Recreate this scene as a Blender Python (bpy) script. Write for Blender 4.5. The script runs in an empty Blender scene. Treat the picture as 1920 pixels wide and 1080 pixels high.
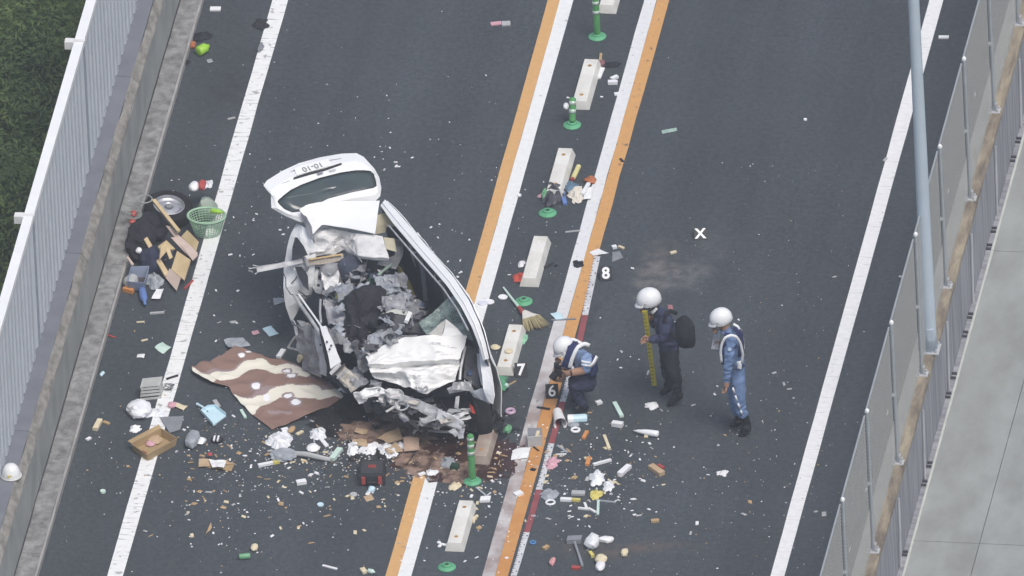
import bpy, bmesh, math, random
from mathutils import Vector, Matrix, noise
R = math.radians
sc = bpy.context.scene
col = sc.collection
rnd = random.Random(11)

# ------------------------------------------------------------------ camera
ELEV, PHI, ROLL, DIST, SCALE = R(31.5), R(9.93), R(2.8), 1200.0, 159.0
h_ = Vector((-math.sin(PHI), math.cos(PHI), 0))          # horizontal heading of the helicopter's view
r0 = Vector((math.cos(PHI), math.sin(PHI), 0))
d_ = h_ * math.cos(ELEV) - Vector((0, 0, 1)) * math.sin(ELEV)
u0 = h_ * math.sin(ELEV) + Vector((0, 0, 1)) * math.cos(ELEV)
cr = r0 * math.cos(ROLL) - u0 * math.sin(ROLL)
cu = r0 * math.sin(ROLL) + u0 * math.cos(ROLL)
CAM = d_ * (-DIST)
FPX = SCALE * DIST
cd = bpy.data.cameras.new('camera')
cam = bpy.data.objects.new('camera', cd)
col.objects.link(cam)
cd.sensor_width = 36
cd.lens = FPX / 1920 * 36
cd.clip_start, cd.clip_end = 200, 4000
cam.matrix_world = Matrix(((cr.x, cu.x, -d_.x, CAM.x), (cr.y, cu.y, -d_.y, CAM.y), (cr.z, cu.z, -d_.z, CAM.z), (0, 0, 0, 1)))
sc.camera = cam

# ------------------------------------------------------------------ light: overcast day
world = bpy.data.worlds.new('World')
sc.world = world
world.use_nodes = True
wn = world.node_tree
bg = wn.nodes['Background']
sky = wn.nodes.new('ShaderNodeTexSky')
sky.sky_type = 'NISHITA'
sky.sun_disc = False
SUN_EL, SUN_ROT = R(62), R(140)
sky.sun_elevation = SUN_EL
sky.sun_rotation = SUN_ROT
sky.air_density = 1.0
sky.dust_density = 4.0
sky.ozone_density = 1.0
wn.links.new(sky.outputs[0], bg.inputs[0])
bg.inputs[1].default_value = 0.112
sl = bpy.data.lights.new('sun', 'SUN')
sl.energy = 1.75
sl.angle = R(32)
sl.color = (1.0, 0.975, 0.94)
sun = bpy.data.objects.new('sun', sl)
col.objects.link(sun)
sd = Vector((math.sin(SUN_ROT) * math.cos(SUN_EL), math.cos(SUN_ROT) * math.cos(SUN_EL), math.sin(SUN_EL)))
sun.rotation_euler = (-sd).to_track_quat('-Z', 'Y').to_euler()
sc.view_settings.view_transform = 'Standard'
sc.view_settings.look = 'None'
sc.view_settings.gamma = 1
sc.view_settings.use_curve_mapping = False
sc.view_settings.exposure = 0.31
sc.render.engine = 'CYCLES'
HAZE = 1.05e-4

# ------------------------------------------------------------------ helpers
def V(px, py, z=0.0):
    """surveyed point: photo pixel (1920 px wide) at height z -> world"""
    d = d_ * FPX + cr * (px - 960) - cu * (py - 540)
    t = (z - CAM.z) / d.z
    return CAM + d * t

def W(px, py, base, t=0.0):
    """point on the upright plane facing the view through base, moved t metres towards the viewer"""
    d = d_ * FPX + cr * (px - 960) - cu * (py - 540)
    p0 = base - h_ * t
    k = (p0 - CAM).dot(h_) / d.dot(h_)
    return CAM + d * k

def srgb(r, g, b):
    f = lambda c: (c / 255 / 12.92) if c / 255 <= .04045 else ((c / 255 + .055) / 1.055) ** 2.4
    return (f(r), f(g), f(b))

MATS = {}
def M(name, c, rough=.6, var=.12, scale=9, bump=0., metal=0., c2=None, bscale=None, detail=4, spec=.4, trans=0, alpha=1, sub=None):
    if name in MATS:
        return MATS[name]
    m = bpy.data.materials.new(name)
    m.use_nodes = True
    nt = m.node_tree
    b = nt.nodes['Principled BSDF']
    tc = nt.nodes.new('ShaderNodeTexCoord')
    n = nt.nodes.new('ShaderNodeTexNoise')
    n.inputs['Scale'].default_value = scale
    n.inputs['Detail'].default_value = detail
    nt.links.new(tc.outputs['Object'], n.inputs['Vector'])
    r = nt.nodes.new('ShaderNodeValToRGB')
    r.color_ramp.elements[0].position = .3
    r.color_ramp.elements[1].position = .7
    a = c2 if c2 else tuple(x * (1 - var) for x in c)
    e = c if c2 else tuple(min(.92, x * (1 + var)) for x in c)
    r.color_ramp.elements[0].color = (*a, 1)
    r.color_ramp.elements[1].color = (*e, 1)
    nt.links.new(n.outputs['Fac'], r.inputs['Fac'])
    nt.links.new(r.outputs['Color'], b.inputs['Base Color'])
    b.inputs['Roughness'].default_value = rough
    b.inputs['Metallic'].default_value = metal
    b.inputs['Specular IOR Level'].default_value = spec
    b.inputs['Transmission Weight'].default_value = trans
    b.inputs['Alpha'].default_value = alpha
    if bump:
        n2 = nt.nodes.new('ShaderNodeTexNoise')
        n2.inputs['Scale'].default_value = bscale or scale * 4
        n2.inputs['Detail'].default_value = 5
        nt.links.new(tc.outputs['Object'], n2.inputs['Vector'])
        bp = nt.nodes.new('ShaderNodeBump')
        bp.inputs['Strength'].default_value = bump
        bp.inputs['Distance'].default_value = .02
        nt.links.new(n2.outputs['Fac'], bp.inputs['Height'])
        nt.links.new(bp.outputs['Normal'], b.inputs['Normal'])
    MATS[name] = m
    return m

class MB:
    """collects world-space geometry for ONE mesh object"""
    def __init__(s):
        s.v, s.f, s.m = [], [], []
    def add(s, vs, fs, mi=0):
        o = len(s.v)
        s.v += [Vector(v) for v in vs]
        s.f += [tuple(i + o for i in f) for f in fs]
        s.m += [mi] * len(fs)
        return s
    def box(s, c, a, b, n, mi=0):
        """centre and three half-axis vectors"""
        c, a, b, n = Vector(c), Vector(a), Vector(b), Vector(n)
        if a.cross(b).dot(n) < 0: a = -a
        vs = [c + a * i + b * j + n * k for k in (-1, 1) for i, j in ((-1, -1), (1, -1), (1, 1), (-1, 1))]
        return s.add(vs, [(3, 2, 1, 0), (4, 5, 6, 7), (0, 1, 5, 4), (1, 2, 6, 5), (2, 3, 7, 6), (3, 0, 4, 7)], mi)
    def frustum(s, c, a, b, h, k=.8, mi=0, kb=None):
        """base centre, half axes a b, height vector h, top scaled by k"""
        kb = k if kb is None else kb
        c, a, b, h = Vector(c), Vector(a), Vector(b), Vector(h)
        if a.cross(b).dot(h) < 0: a = -a
        q = ((-1, -1), (1, -1), (1, 1), (-1, 1))
        vs = [c + a * i + b * j for i, j in q] + [c + h + a * i * k + b * j * kb for i, j in q]
        return s.add(vs, [(3, 2, 1, 0), (4, 5, 6, 7), (0, 1, 5, 4), (1, 2, 6, 5), (2, 3, 7, 6), (3, 0, 4, 7)], mi)
    def tube(s, pts, r, n=8, mi=0, cap=True):
        pts = [Vector(p) for p in pts]
        rs = r if isinstance(r, (list, tuple)) else [r] * len(pts)
        ring = []
        prev = None
        for i, p in enumerate(pts):
            t = (pts[min(i + 1, len(pts) - 1)] - pts[max(i - 1, 0)]).normalized()
            if prev is None:
                a = t.orthogonal().normalized()
            else:
                a = (prev - t * prev.dot(t))
                a = a.normalized() if a.length > 1e-6 else t.orthogonal().normalized()
            prev = a
            b = t.cross(a)
            ring.append([p + (a * math.cos(2 * math.pi * k / n) + b * math.sin(2 * math.pi * k / n)) * rs[i] for k in range(n)])
        vs = [v for q in ring for v in q]
        fs = []
        for i in range(len(pts) - 1):
            for k in range(n):
                k2 = (k + 1) % n
                fs.append((i * n + k, i * n + k2, (i + 1) * n + k2, (i + 1) * n + k))
        if cap:
            fs.append(tuple(reversed(range(n))))
            fs.append(tuple(range((len(pts) - 1) * n, len(pts) * n)))
        return s.add(vs, fs, mi)
    def lathe(s, c, prof, axis=(0, 0, 1), n=20, mi=0, sx=1, sy=1):
        """profile of (radius, height) about axis through c"""
        ax = Vector(axis).normalized()
        a = Vector((1, 0, 0)) if abs(ax.z) > .99 else ax.orthogonal().normalized()
        b = ax.cross(a)
        c = Vector(c)
        vs, fs = [], []
        for (r, z) in prof:
            for k in range(n):
                w = 2 * math.pi * k / n
                vs.append(c + ax * z + a * (r * sx * math.cos(w)) + b * (r * sy * math.sin(w)))
        m = len(prof)
        for i in range(m - 1):
            for k in range(n):
                k2 = (k + 1) % n
                fs.append((i * n + k, i * n + k2, (i + 1) * n + k2, (i + 1) * n + k))
        fs.append(tuple(reversed(range(n))))
        fs.append(tuple(range((m - 1) * n, m * n)))
        return s.add(vs, fs, mi)
    def sheet(s, g, th=.006, mi=0, up=None):
        """grid of points -> solid sheet of thickness th"""
        m, n = len(g), len(g[0])
        nor = [[None] * n for _ in range(m)]
        for i in range(m):
            for j in range(n):
                du = g[i][min(j + 1, n - 1)] - g[i][max(j - 1, 0)]
                dv = g[min(i + 1, m - 1)][j] - g[max(i - 1, 0)][j]
                q = du.cross(dv)
                nor[i][j] = q.normalized() if q.length > 1e-9 else Vector((0, 0, 1))
        fl = 1
        avg = sum((x for r_ in nor for x in r_), Vector())
        if avg.dot(up or -d_) < 0: fl = -1
        vs = [g[i][j] for i in range(m) for j in range(n)] + [g[i][j] - nor[i][j] * fl * th for i in range(m) for j in range(n)]
        N = m * n
        fs = []
        for i in range(m - 1):
            for j in range(n - 1):
                q = (i * n + j, i * n + j + 1, (i + 1) * n + j + 1, (i + 1) * n + j)
                if fl < 0: q = q[::-1]
                fs.append(q)
                fs.append(tuple(x + N for x in reversed(q)))
        bd = [(0, j) for j in range(n)] + [(i, n - 1) for i in range(1, m)] + [(m - 1, j) for j in range(n - 2, -1, -1)] + [(i, 0) for i in range(m - 2, 0, -1)]
        for k in range(len(bd)):
            a, b = bd[k], bd[(k + 1) % len(bd)]
            a, b = a[0] * n + a[1], b[0] * n + b[1]
            q = (b, a, a + N, b + N)
            if fl < 0: q = q[::-1]
            fs.append(q)
        return s.add(vs, fs, mi)
    def prism(s, outline, hv, mi=0):
        """closed outline of points, extruded by hv"""
        o = [Vector(p) for p in outline]
        hv = Vector(hv)
        nn = Vector()
        for i in range(len(o)):
            nn += (o[i] - o[0]).cross(o[(i + 1) % len(o)] - o[0])
        if nn.dot(hv) < 0: o.reverse()
        n = len(o)
        vs = o + [p + hv for p in o]
        fs = [tuple(reversed(range(n))), tuple(range(n, 2 * n))] + [(i, (i + 1) % n, (i + 1) % n + n, i + n) for i in range(n)]
        return s.add(vs, fs, mi)
    def build(s, name, mats, parent=None, origin=None, smooth=False, **tags):
        if origin is None:
            if parent is not None:
                origin = Vector((0, 0, 0))
            else:
                lo = Vector((min(v.x for v in s.v), min(v.y for v in s.v), min(v.z for v in s.v)))
                hi = Vector((max(v.x for v in s.v), max(v.y for v in s.v), max(v.z for v in s.v)))
                origin = Vector(((lo.x + hi.x) / 2, (lo.y + hi.y) / 2, lo.z))
        base = world_of(parent) if parent else origin
        me = bpy.data.meshes.new(name)
        me.from_pydata([v - base for v in s.v], [], s.f)
        for m in (mats if isinstance(mats, (list, tuple)) else [mats]):
            me.materials.append(m)
        me.polygons.foreach_set('material_index', s.m)
        if smooth:
            me.polygons.foreach_set('use_smooth', [True] * len(me.polygons))
        me.update()
        o = bpy.data.objects.new(name, me)
        col.objects.link(o)
        if parent:
            o.parent = parent
        else:
            o.location = origin
        return tag(o, **tags)

def world_of(o):
    p = Vector((0, 0, 0))
    while o is not None:
        p += o.location
        o = o.parent
    return p

def tag(o, label=None, cat=None, group=None, kind=None):
    if label: o['label'] = label
    if cat: o['category'] = cat
    if group: o['group'] = group
    if kind: o['kind'] = kind
    return o

def thing(name, loc, label, cat, group=None):
    o = bpy.data.objects.new(name, None)
    o.empty_display_size = .1
    col.objects.link(o)
    o.location = loc
    return tag(o, label, cat, group)

def kids(o):
    return [c for c in bpy.data.objects if c.parent == o]

def copy_tree(o, loc=None, label=None, parent=None):
    ch = list(o.children)
    c = o.copy()
    col.objects.link(c)
    if parent: c.parent = parent
    if loc is not None: c.location = loc
    if label: c['label'] = label
    for k in ch:
        copy_tree(k, None, None, c)
    return c

def resample(pl, n):
    L = [0]
    for a, b in zip(pl, pl[1:]): L.append(L[-1] + (b - a).length)
    out = []
    for i in range(n):
        t = L[-1] * i / (n - 1)
        k = 0
        while k < len(pl) - 2 and L[k + 1] < t: k += 1
        seg = L[k + 1] - L[k]
        out.append(pl[k].lerp(pl[k + 1], (t - L[k]) / seg if seg > 1e-9 else 0))
    return out

def crease(p, f):
    q = p * f
    return abs(noise.noise(q)) * 1.6 - .5 + .5 * abs(noise.noise(q * 2.3 + Vector((7, 3, 1))))

def loft(rows, n=14, m=10, amp=0., freq=4., seed=0, raw=False, mask=None, along=None):
    """rows of photo points (px, py, z) -> grid of world points with dents"""
    pr = [resample([V(*p) if not raw else Vector(p) for p in r], n) for r in rows]
    cols_ = [resample([r[j] for r in pr], m) if len(pr) > 1 else [pr[0][j]] for j in range(n)]
    g = [[cols_[j][i].copy() for j in range(n)] for i in range(m)]
    if amp:
        off = Vector((seed * 3.7, seed * 1.9, seed * .7))
        ax_ = along.normalized() if along is not None else None
        sq = lambda p: p - ax_ * (p.dot(ax_) * .68) if ax_ is not None else p
        h = [[-crease(sq(g[i][j]) + off, freq) * amp * (mask(i / (m - 1), j / (n - 1)) if mask else 1) for j in range(n)] for i in range(m)]
        nn = Vector()
        for i in range(m - 1):
            for j in range(n - 1):
                nn += (g[i][j + 1] - g[i][j]).cross(g[i + 1][j] - g[i][j])
        nn.normalize()
        if nn.dot(-d_) < 0: nn = -nn
        for i in range(m):
            for j in range(n):
                g[i][j] += nn * h[i][j]
                g[i][j] += Vector((noise.noise(g[i][j] * freq + off), noise.noise(g[i][j] * freq - off), 0)) * amp * .35
    return g

X_ = Vector((1, 0, 0)); Y_ = Vector((0, 1, 0)); Z_ = Vector((0, 0, 1))
ZUP = Vector((0, 0, 1))
# ------------------------------------------------------------------ setting
YA, YB = -13.0, 13.0
def road_material():
    m = bpy.data.materials.new('asphalt')
    m.use_nodes = True
    nt = m.node_tree
    b = nt.nodes['Principled BSDF']
    L = nt.links.new
    tc = nt.nodes.new('ShaderNodeTexCoord')
    def noi(s, d=4, sc_=None):
        n = nt.nodes.new('ShaderNodeTexNoise')
        n.inputs['Scale'].default_value = s
        n.inputs['Detail'].default_value = d
        if sc_:
            mp = nt.nodes.new('ShaderNodeMapping')
            mp.inputs['Scale'].default_value = sc_
            L(tc.outputs['Object'], mp.inputs['Vector']); L(mp.outputs[0], n.inputs['Vector'])
        else:
            L(tc.outputs['Object'], n.inputs['Vector'])
        return n
    def ramp(src, p0, c0, p1, c1):
        r = nt.nodes.new('ShaderNodeValToRGB')
        r.color_ramp.elements[0].position, r.color_ramp.elements[1].position = p0, p1
        r.color_ramp.elements[0].color, r.color_ramp.elements[1].color = (*c0, 1), (*c1, 1)
        L(src, r.inputs[0]); return r
    def mix(a, bb, f=None, mode='MIX', fac=1):
        x = nt.nodes.new('ShaderNodeMix'); x.data_type = 'RGBA'; x.blend_type = mode
        L(a, x.inputs[6]); L(bb, x.inputs[7])
        if f is not None: L(f, x.inputs[0])
        else: x.inputs[0].default_value = fac
        return x.outputs[2]
    grain = ramp(noi(60, 3).outputs[0], .3, (.043, .051, .059), .72, (.077, .088, .100))
    big = ramp(noi(.55, 5).outputs[0], .3, (.9, .9, .9), .7, (1.06, 1.06, 1.06))
    lane = ramp(noi(1.0, 3, (1.3, .05, 1)).outputs[0], .35, (.86, .86, .86), .65, (1.07, 1.07, 1.06))
    c = mix(grain.outputs[0], big.outputs[0], None, 'MULTIPLY')
    c = mix(c, lane.outputs[0], None, 'MULTIPLY')
    mid = ramp(noi(16, 4).outputs[0], .32, (.80, .80, .81), .68, (1.16, 1.16, 1.15))
    c = mix(c, mid.outputs[0], None, 'MULTIPLY')
    # pale aggregate chips and grit
    vo = nt.nodes.new('ShaderNodeTexVoronoi'); vo.inputs['Scale'].default_value = 26
    L(tc.outputs['Object'], vo.inputs['Vector'])
    sp = ramp(vo.outputs['Distance'], .06, (1, 1, 1), .13, (0, 0, 0))
    sel = ramp(noi(9, 2).outputs[0], .52, (0, 0, 0), .66, (1, 1, 1))
    f = nt.nodes.new('ShaderNodeMath'); f.operation = 'MULTIPLY'; L(sp.outputs[0], f.inputs[0]); L(sel.outputs[0], f.inputs[1])
    f2 = nt.nodes.new('ShaderNodeMath'); f2.operation = 'MULTIPLY'; L(f.outputs[0], f2.inputs[0]); f2.inputs[1].default_value = .5
    pale = nt.nodes.new('ShaderNodeRGB'); pale.outputs[0].default_value = (.30, .31, .33, 1)
    c = mix(c, pale.outputs[0], f2.outputs[0])
    # stains and dark patches: list of (point, rx, ry, colour, strength)
    for (px, py, rx, ry, cc, st) in (
            (1262, 520, .62, .55, (.24, .235, .23), .45), (1235, 500, .3, .8, (.22, .19, .165), .3), (1330, 470, .5, .5, (.2, .195, .19), .18),
            (432, 160, .45, .9, (.028, .026, .028), .6), (1090, 1030, 1.1, .3, (.17, .13, .10), .25), (1210, 1025, .9, .22, (.20, .13, .085), .3),
            (700, 780, 1.0, .8, (.02, .02, .024), .8), (910, 800, .5, .9, (.018, .018, .022), .8),
            (760, 850, 1.1, .6, (.10, .06, .045), .35), (1115, 600, .12, 1.1, (.02, .02, .025), .5), (900, 630, .25, .5, (.03, .03, .035), .6),
            (640, 860, .8, .5, (.03, .03, .034), .5), (1060, 860, .5, .7, (.032, .032, .036), .4), (300, 500, .5, 1.0, (.026, .026, .03), .5)):
        p = V(px, py)
        mp = nt.nodes.new('ShaderNodeMapping'); mp.vector_type = 'TEXTURE'
        mp.inputs['Location'].default_value = p
        mp.inputs['Scale'].default_value = (rx, ry, 1)
        wa = noi(2.2, 5)
        ad = nt.nodes.new('ShaderNodeVectorMath'); ad.operation = 'ADD'
        sv = nt.nodes.new('ShaderNodeVectorMath'); sv.operation = 'SCALE'; sv.inputs['Scale'].default_value = 1.1
        L(wa.outputs['Color'], sv.inputs[0])
        sub = nt.nodes.new('ShaderNodeVectorMath'); sub.operation = 'SUBTRACT'; sub.inputs[1].default_value = (.55, .55, .55)
        L(sv.outputs[0], sub.inputs[0])
        L(tc.outputs['Object'], ad.inputs[0]); L(sub.outputs[0], ad.inputs[1])
        L(ad.outputs[0], mp.inputs['Vector'])
        ln = nt.nodes.new('ShaderNodeVectorMath'); ln.operation = 'LENGTH'; L(mp.outputs[0], ln.inputs[0])
        rr = ramp(ln.outputs['Value'], .25, (1, 1, 1), 1.0, (0, 0, 0))
        gm = ramp(noi(7, 5).outputs[0], .35, (.2, .2, .2), .65, (1, 1, 1))
        mu = nt.nodes.new('ShaderNodeMath'); mu.operation = 'MULTIPLY'; L(rr.outputs[0], mu.inputs[0]); L(gm.outputs[0], mu.inputs[1])
        m3 = nt.nodes.new('ShaderNodeMath'); m3.operation = 'MULTIPLY'; L(mu.outputs[0], m3.inputs[0]); m3.inputs[1].default_value = st
        k = nt.nodes.new('ShaderNodeRGB'); k.outputs[0].default_value = (*cc, 1)
        c = mix(c, k.outputs[0], m3.outputs[0])
    L(c, b.inputs['Base Color'])
    b.inputs['Roughness'].default_value = .8
    b.inputs['Specular IOR Level'].default_value = .3
    bp = nt.nodes.new('ShaderNodeBump'); bp.inputs['Strength'].default_value = .35; bp.inputs['Distance'].default_value = .01
    L(noi(45, 4).outputs[0], bp.inputs['Height']); L(bp.outputs[0], b.inputs['Normal'])
    return m

def paint(name, c, wear, wearpos, dirt=None, ticks=0, seedv=0, dark=(.09, .09, .1)):
    """road paint: worn by noise, with optional dirt that starts along the road"""
    m = bpy.data.materials.new(name); m.use_nodes = True
    nt = m.node_tree; b = nt.nodes['Principled BSDF']; L = nt.links.new
    tc = nt.nodes.new('ShaderNodeTexCoord')
    def noi(s, d=4, sc_=(1, 1, 1)):
        n = nt.nodes.new('ShaderNodeTexNoise'); n.inputs['Scale'].default_value = s; n.inputs['Detail'].default_value = d
        mp = nt.nodes.new('ShaderNodeMapping'); mp.inputs['Scale'].default_value = sc_; mp.inputs['Location'].default_value = (seedv, seedv, 0)
        L(tc.outputs['Object'], mp.inputs[0]); L(mp.outputs[0], n.inputs['Vector']); return n
    def ramp(src, p0, c0, p1, c1):
        r = nt.nodes.new('ShaderNodeValToRGB'); r.color_ramp.elements[0].position, r.color_ramp.elements[1].position = p0, p1
        r.color_ramp.elements[0].color, r.color_ramp.elements[1].color = (*c0, 1), (*c1, 1); L(src, r.inputs[0]); return r
    def mix(a, bb, f):
        x = nt.nodes.new('ShaderNodeMix'); x.data_type = 'RGBA'; L(a, x.inputs[6]); L(bb, x.inputs[7]); L(f, x.inputs[0]); return x.outputs[2]
    base = ramp(noi(14, 4).outputs[0], .3, tuple(x * .9 for x in c), .7, c).outputs[0]
    k = nt.nodes.new('ShaderNodeRGB'); k.outputs[0].default_value = (*dark, 1)
    w = ramp(noi(11, 6).outputs[0], wearpos, (0, 0, 0), wearpos + .06, (wear,) * 3)
    base = mix(base, k.outputs[0], w.outputs[0])
    if ticks:
        t = ramp(noi(1, 3, (3, 30, 1)).outputs[0], .60, (0, 0, 0), .68, (ticks,) * 3)
        base = mix(base, k.outputs[0], t.outputs[0])
    if dirt:
        y0, y1, dc, st = dirt
        sx = nt.nodes.new('ShaderNodeSeparateXYZ'); L(tc.outputs['Object'], sx.inputs[0])
        mr = nt.nodes.new('ShaderNodeMapRange'); mr.inputs[1].default_value = y0; mr.inputs[2].default_value = y1
        L(sx.outputs[1], mr.inputs[0])
        g = ramp(noi(3, 6).outputs[0], .3, (.25, .25, .25), .6, (1, 1, 1))
        mu = nt.nodes.new('ShaderNodeMath'); mu.operation = 'MULTIPLY'; L(mr.outputs[0], mu.inputs[0]); L(g.outputs[0], mu.inputs[1])
        m2 = nt.nodes.new('ShaderNodeMath'); m2.operation = 'MULTIPLY'; L(mu.outputs[0], m2.inputs[0]); m2.inputs[1].default_value = st
        kk = nt.nodes.new('ShaderNodeRGB'); kk.outputs[0].default_value = (*dc, 1)
        base = mix(base, kk.outputs[0], m2.outputs[0])
    L(base, b.inputs['Base Color']); b.inputs['Roughness'].default_value = .7
    return m

def strip_x(x0, x1, z, y0=YA, y1=YB, name='road', m=None, n=40, jag=0, kind='structure', z2=None):
    """flat road sheet between two X positions, split along Y with slightly uneven edges"""
    mb = MB()
    vs, fs = [], []
    for i in range(n + 1):
        y = y0 + (y1 - y0) * i / n
        a = noise.noise(Vector((y * 1.7, x0, 3))) * jag
        b = noise.noise(Vector((y * 1.7, x1, 9))) * jag
        vs += [Vector((x0 + a, y, z)), Vector((x1 + b, y, z if z2 is None else z2))]
    for i in range(n):
        fs.append((2 * i, 2 * i + 1, 2 * i + 3, 2 * i + 2))
    mb.add(vs, fs)
    return mb.build(name, m, None, Vector((0, 0, 0)), kind=kind)

strip_x(-4.75, 5.05, 0, name='road', m=road_material(), n=2)
white_l = paint('edge_line_paint', (.82, .83, .82), .55, .60, ticks=.55)
white_c = paint('centre_white_paint', (.80, .81, .80), .6, .66, seedv=3)
white_d = paint('dirty_white_paint', (.73, .74, .74), .6, .64, dirt=(.3, -2.6, (.30, .235, .22), .95), seedv=5)
white_r = paint('right_edge_paint', (.86, .86, .85), .35, .68, ticks=.25, seedv=8)
orange_l = paint('orange_paint', (.64, .375, .15), .55, .66, seedv=11)
orange_r = paint('orange_paint_marked', (.62, .335, .12), .7, .63, dirt=(.3, -3, (.45, .16, .03), .5), seedv=17)
strip_x(-3.80, -3.615, .004, name='left_edge_line', m=white_l, jag=.008)
strip_x(-.533, -.391, .004, name='orange_centre_line', m=orange_l, jag=.006)
strip_x(-.390, -.231, .004, name='white_centre_line', m=white_c, jag=.006)
strip_x(.605, .754, .004, name='white_centre_line', m=white_d, jag=.008)
strip_x(.755, .905, .004, name='orange_centre_line', m=orange_r, jag=.01)
strip_x(3.985, 4.15, .004, name='right_edge_line', m=white_r, jag=.006)
EXTRA_ = None

# -------- terrain below the viaduct
gm = M('undergrowth', (.12, .15, .09), .9, c2=(.08, .10, .065), scale=1.2, bump=.4)
mb = MB()
g = [[Vector((-90 + 60 * i / 6 * 1.4, -60 + 120 * j / 6, -9 + noise.noise(Vector((i, j, 0))))) for j in range(7)] for i in range(7)]
mb.sheet(g, .2, up=ZUP)
mb.build('terrain', gm, None, Vector((0, 0, 0)), kind='structure')
gm2 = M('far_ground', (.12, .13, .09), .9, c2=(.07, .09, .04), scale=.4)
mb = MB().box((90, -240, -12), (500, 0, 0), (0, 820, 0), (0, 0, .3))
mb.build('ground', gm2, None, Vector((0, 0, 0)), kind='structure')

# -------- left: gutter kerb, parapet, noise fence
conc_rough = M('rough_concrete', (.32, .32, .315), .9, c2=(.14, .14, .138), scale=8, bump=1.0, bscale=24, detail=8)
conc_edge = M('kerb_edge_concrete', (.36, .355, .34), .9, c2=(.26, .25, .24), scale=6, bump=.3)
def para_mat(name, c, c2, streak=(1, 1, 1), scale=4):
    m = bpy.data.materials.new(name); m.use_nodes = True
    nt = m.node_tree; b = nt.nodes['Principled BSDF']; L = nt.links.new
    tc = nt.nodes.new('ShaderNodeTexCoord'); mp = nt.nodes.new('ShaderNodeMapping'); mp.inputs['Scale'].default_value = streak
    n = nt.nodes.new('ShaderNodeTexNoise'); n.inputs['Scale'].default_value = scale; n.inputs['Detail'].default_value = 7
    n.inputs['Roughness'].default_value = .62
    r = nt.nodes.new('ShaderNodeValToRGB')
    r.color_ramp.elements[0].position, r.color_ramp.elements[1].position = .36, .64
    r.color_ramp.elements[0].color, r.color_ramp.elements[1].color = (*c2, 1), (*c, 1)
    L(tc.outputs['Object'], mp.inputs[0]); L(mp.outputs[0], n.inputs['Vector']); L(n.outputs[0], r.inputs[0]); L(r.outputs[0], b.inputs['Base Color'])
    b.inputs['Roughness'].default_value = .85
    bp = nt.nodes.new('ShaderNodeBump'); bp.inputs['Strength'].default_value = .25
    n2 = nt.nodes.new('ShaderNodeTexNoise'); n2.inputs['Scale'].default_value = 30; L(tc.outputs['Object'], n2.inputs['Vector'])
    L(n2.outputs[0], bp.inputs['Height']); L(bp.outputs[0], b.inputs['Normal'])
    return m
wall_m = para_mat('parapet_concrete', (.33, .34, .325), (.23, .24, .23), (1, 1.2, .6), 2.2)
brown_m = para_mat('stained_coping', (.30, .285, .26), (.155, .145, .13), (2, 1.2, 2), 5)
grey_m = M('grey_coping', (.165, .175, .20), .7, .12, 3, bump=.1)

def extrude_y(prof, y0, y1, n=1, wob=0):
    """closed XZ profile swept along Y"""
    mb = MB()
    k = len(prof)
    vs, fs = [], []
    for i in range(n + 1):
        y = y0 + (y1 - y0) * i / n
        for q, (x, z) in enumerate(prof):
            dx = noise.noise(Vector((y * 2.3, q * 5.1, .3))) * wob
            dz = noise.noise(Vector((y * 2.3, q * 5.1, 7.3))) * wob
            vs.append(Vector((x + dx, y, z + dz)))
    for i in range(n):
        for q in range(k):
            q2 = (q + 1) % k
            fs.append((i * k + q, i * k + q2, (i + 1) * k + q2, (i + 1) * k + q))
    fs.append(tuple(reversed(range(k)))); fs.append(tuple(range(n * k, n * k + k)))
    mb.add(vs, fs)
    bm = bmesh.new(); me = bpy.data.meshes.new('t'); me.from_pydata(mb.v, [], mb.f); bm.from_mesh(me)
    bmesh.ops.recalc_face_normals(bm, faces=bm.faces); bm.to_mesh(me); bm.free()
    mb.f = [tuple(p.vertices) for p in me.polygons]
    bpy.data.meshes.remove(me)
    return mb

kerb = thing('kerb', Vector((-4.75, 0, 0)), 'rough weathered concrete kerb running along the foot of the left parapet', 'kerb')
y = YA
while y < YB:
    extrude_y([(-4.868, -.1), (-4.632, -.1), (-4.632, .097), (-4.868, .1)], y, y + 6.493, 80, .005).build('kerb_stone', conc_rough, kerb)
    extrude_y([(-4.63, -.1), (-4.603, -.1), (-4.606, .078), (-4.63, .093)], y, y + 6.493, 70, .004).build('kerb_edge', conc_edge, kerb)
    y += 6.5
extrude_y([(-4.872, .09), (-4.856, .09), (-4.856, .1035), (-4.872, .1035)], YA, YB, 260, .006).build('joint_crack', M('joint_dark', (.05, .05, .052), .9), kerb)  # dark strip for the open crack at the wall foot, darkness put in its colour
par = thing('parapet', Vector((-5.0, 0, 0)), 'low concrete parapet with stained brown edge on the left side of the road', 'parapet')
y = YA
while y < YB:
    extrude_y([(-5.22, -.6), (-4.873, -.6), (-4.873, .74), (-5.22, .74)], y, y + 3.99, 1).build('wall_panel', wall_m, par)
    extrude_y([(-4.965, .7405), (-4.871, .7405), (-4.878, .765), (-4.955, .845), (-4.965, .846)], y, y + 3.988, 90, .014).build('stained_edge', brown_m, par)
    extrude_y([(-5.19, .7407), (-4.966, .7407), (-4.966, .85), (-5.19, .852)], y, y + 3.99, 1).build('coping', grey_m, par)
    y += 4.0

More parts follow.
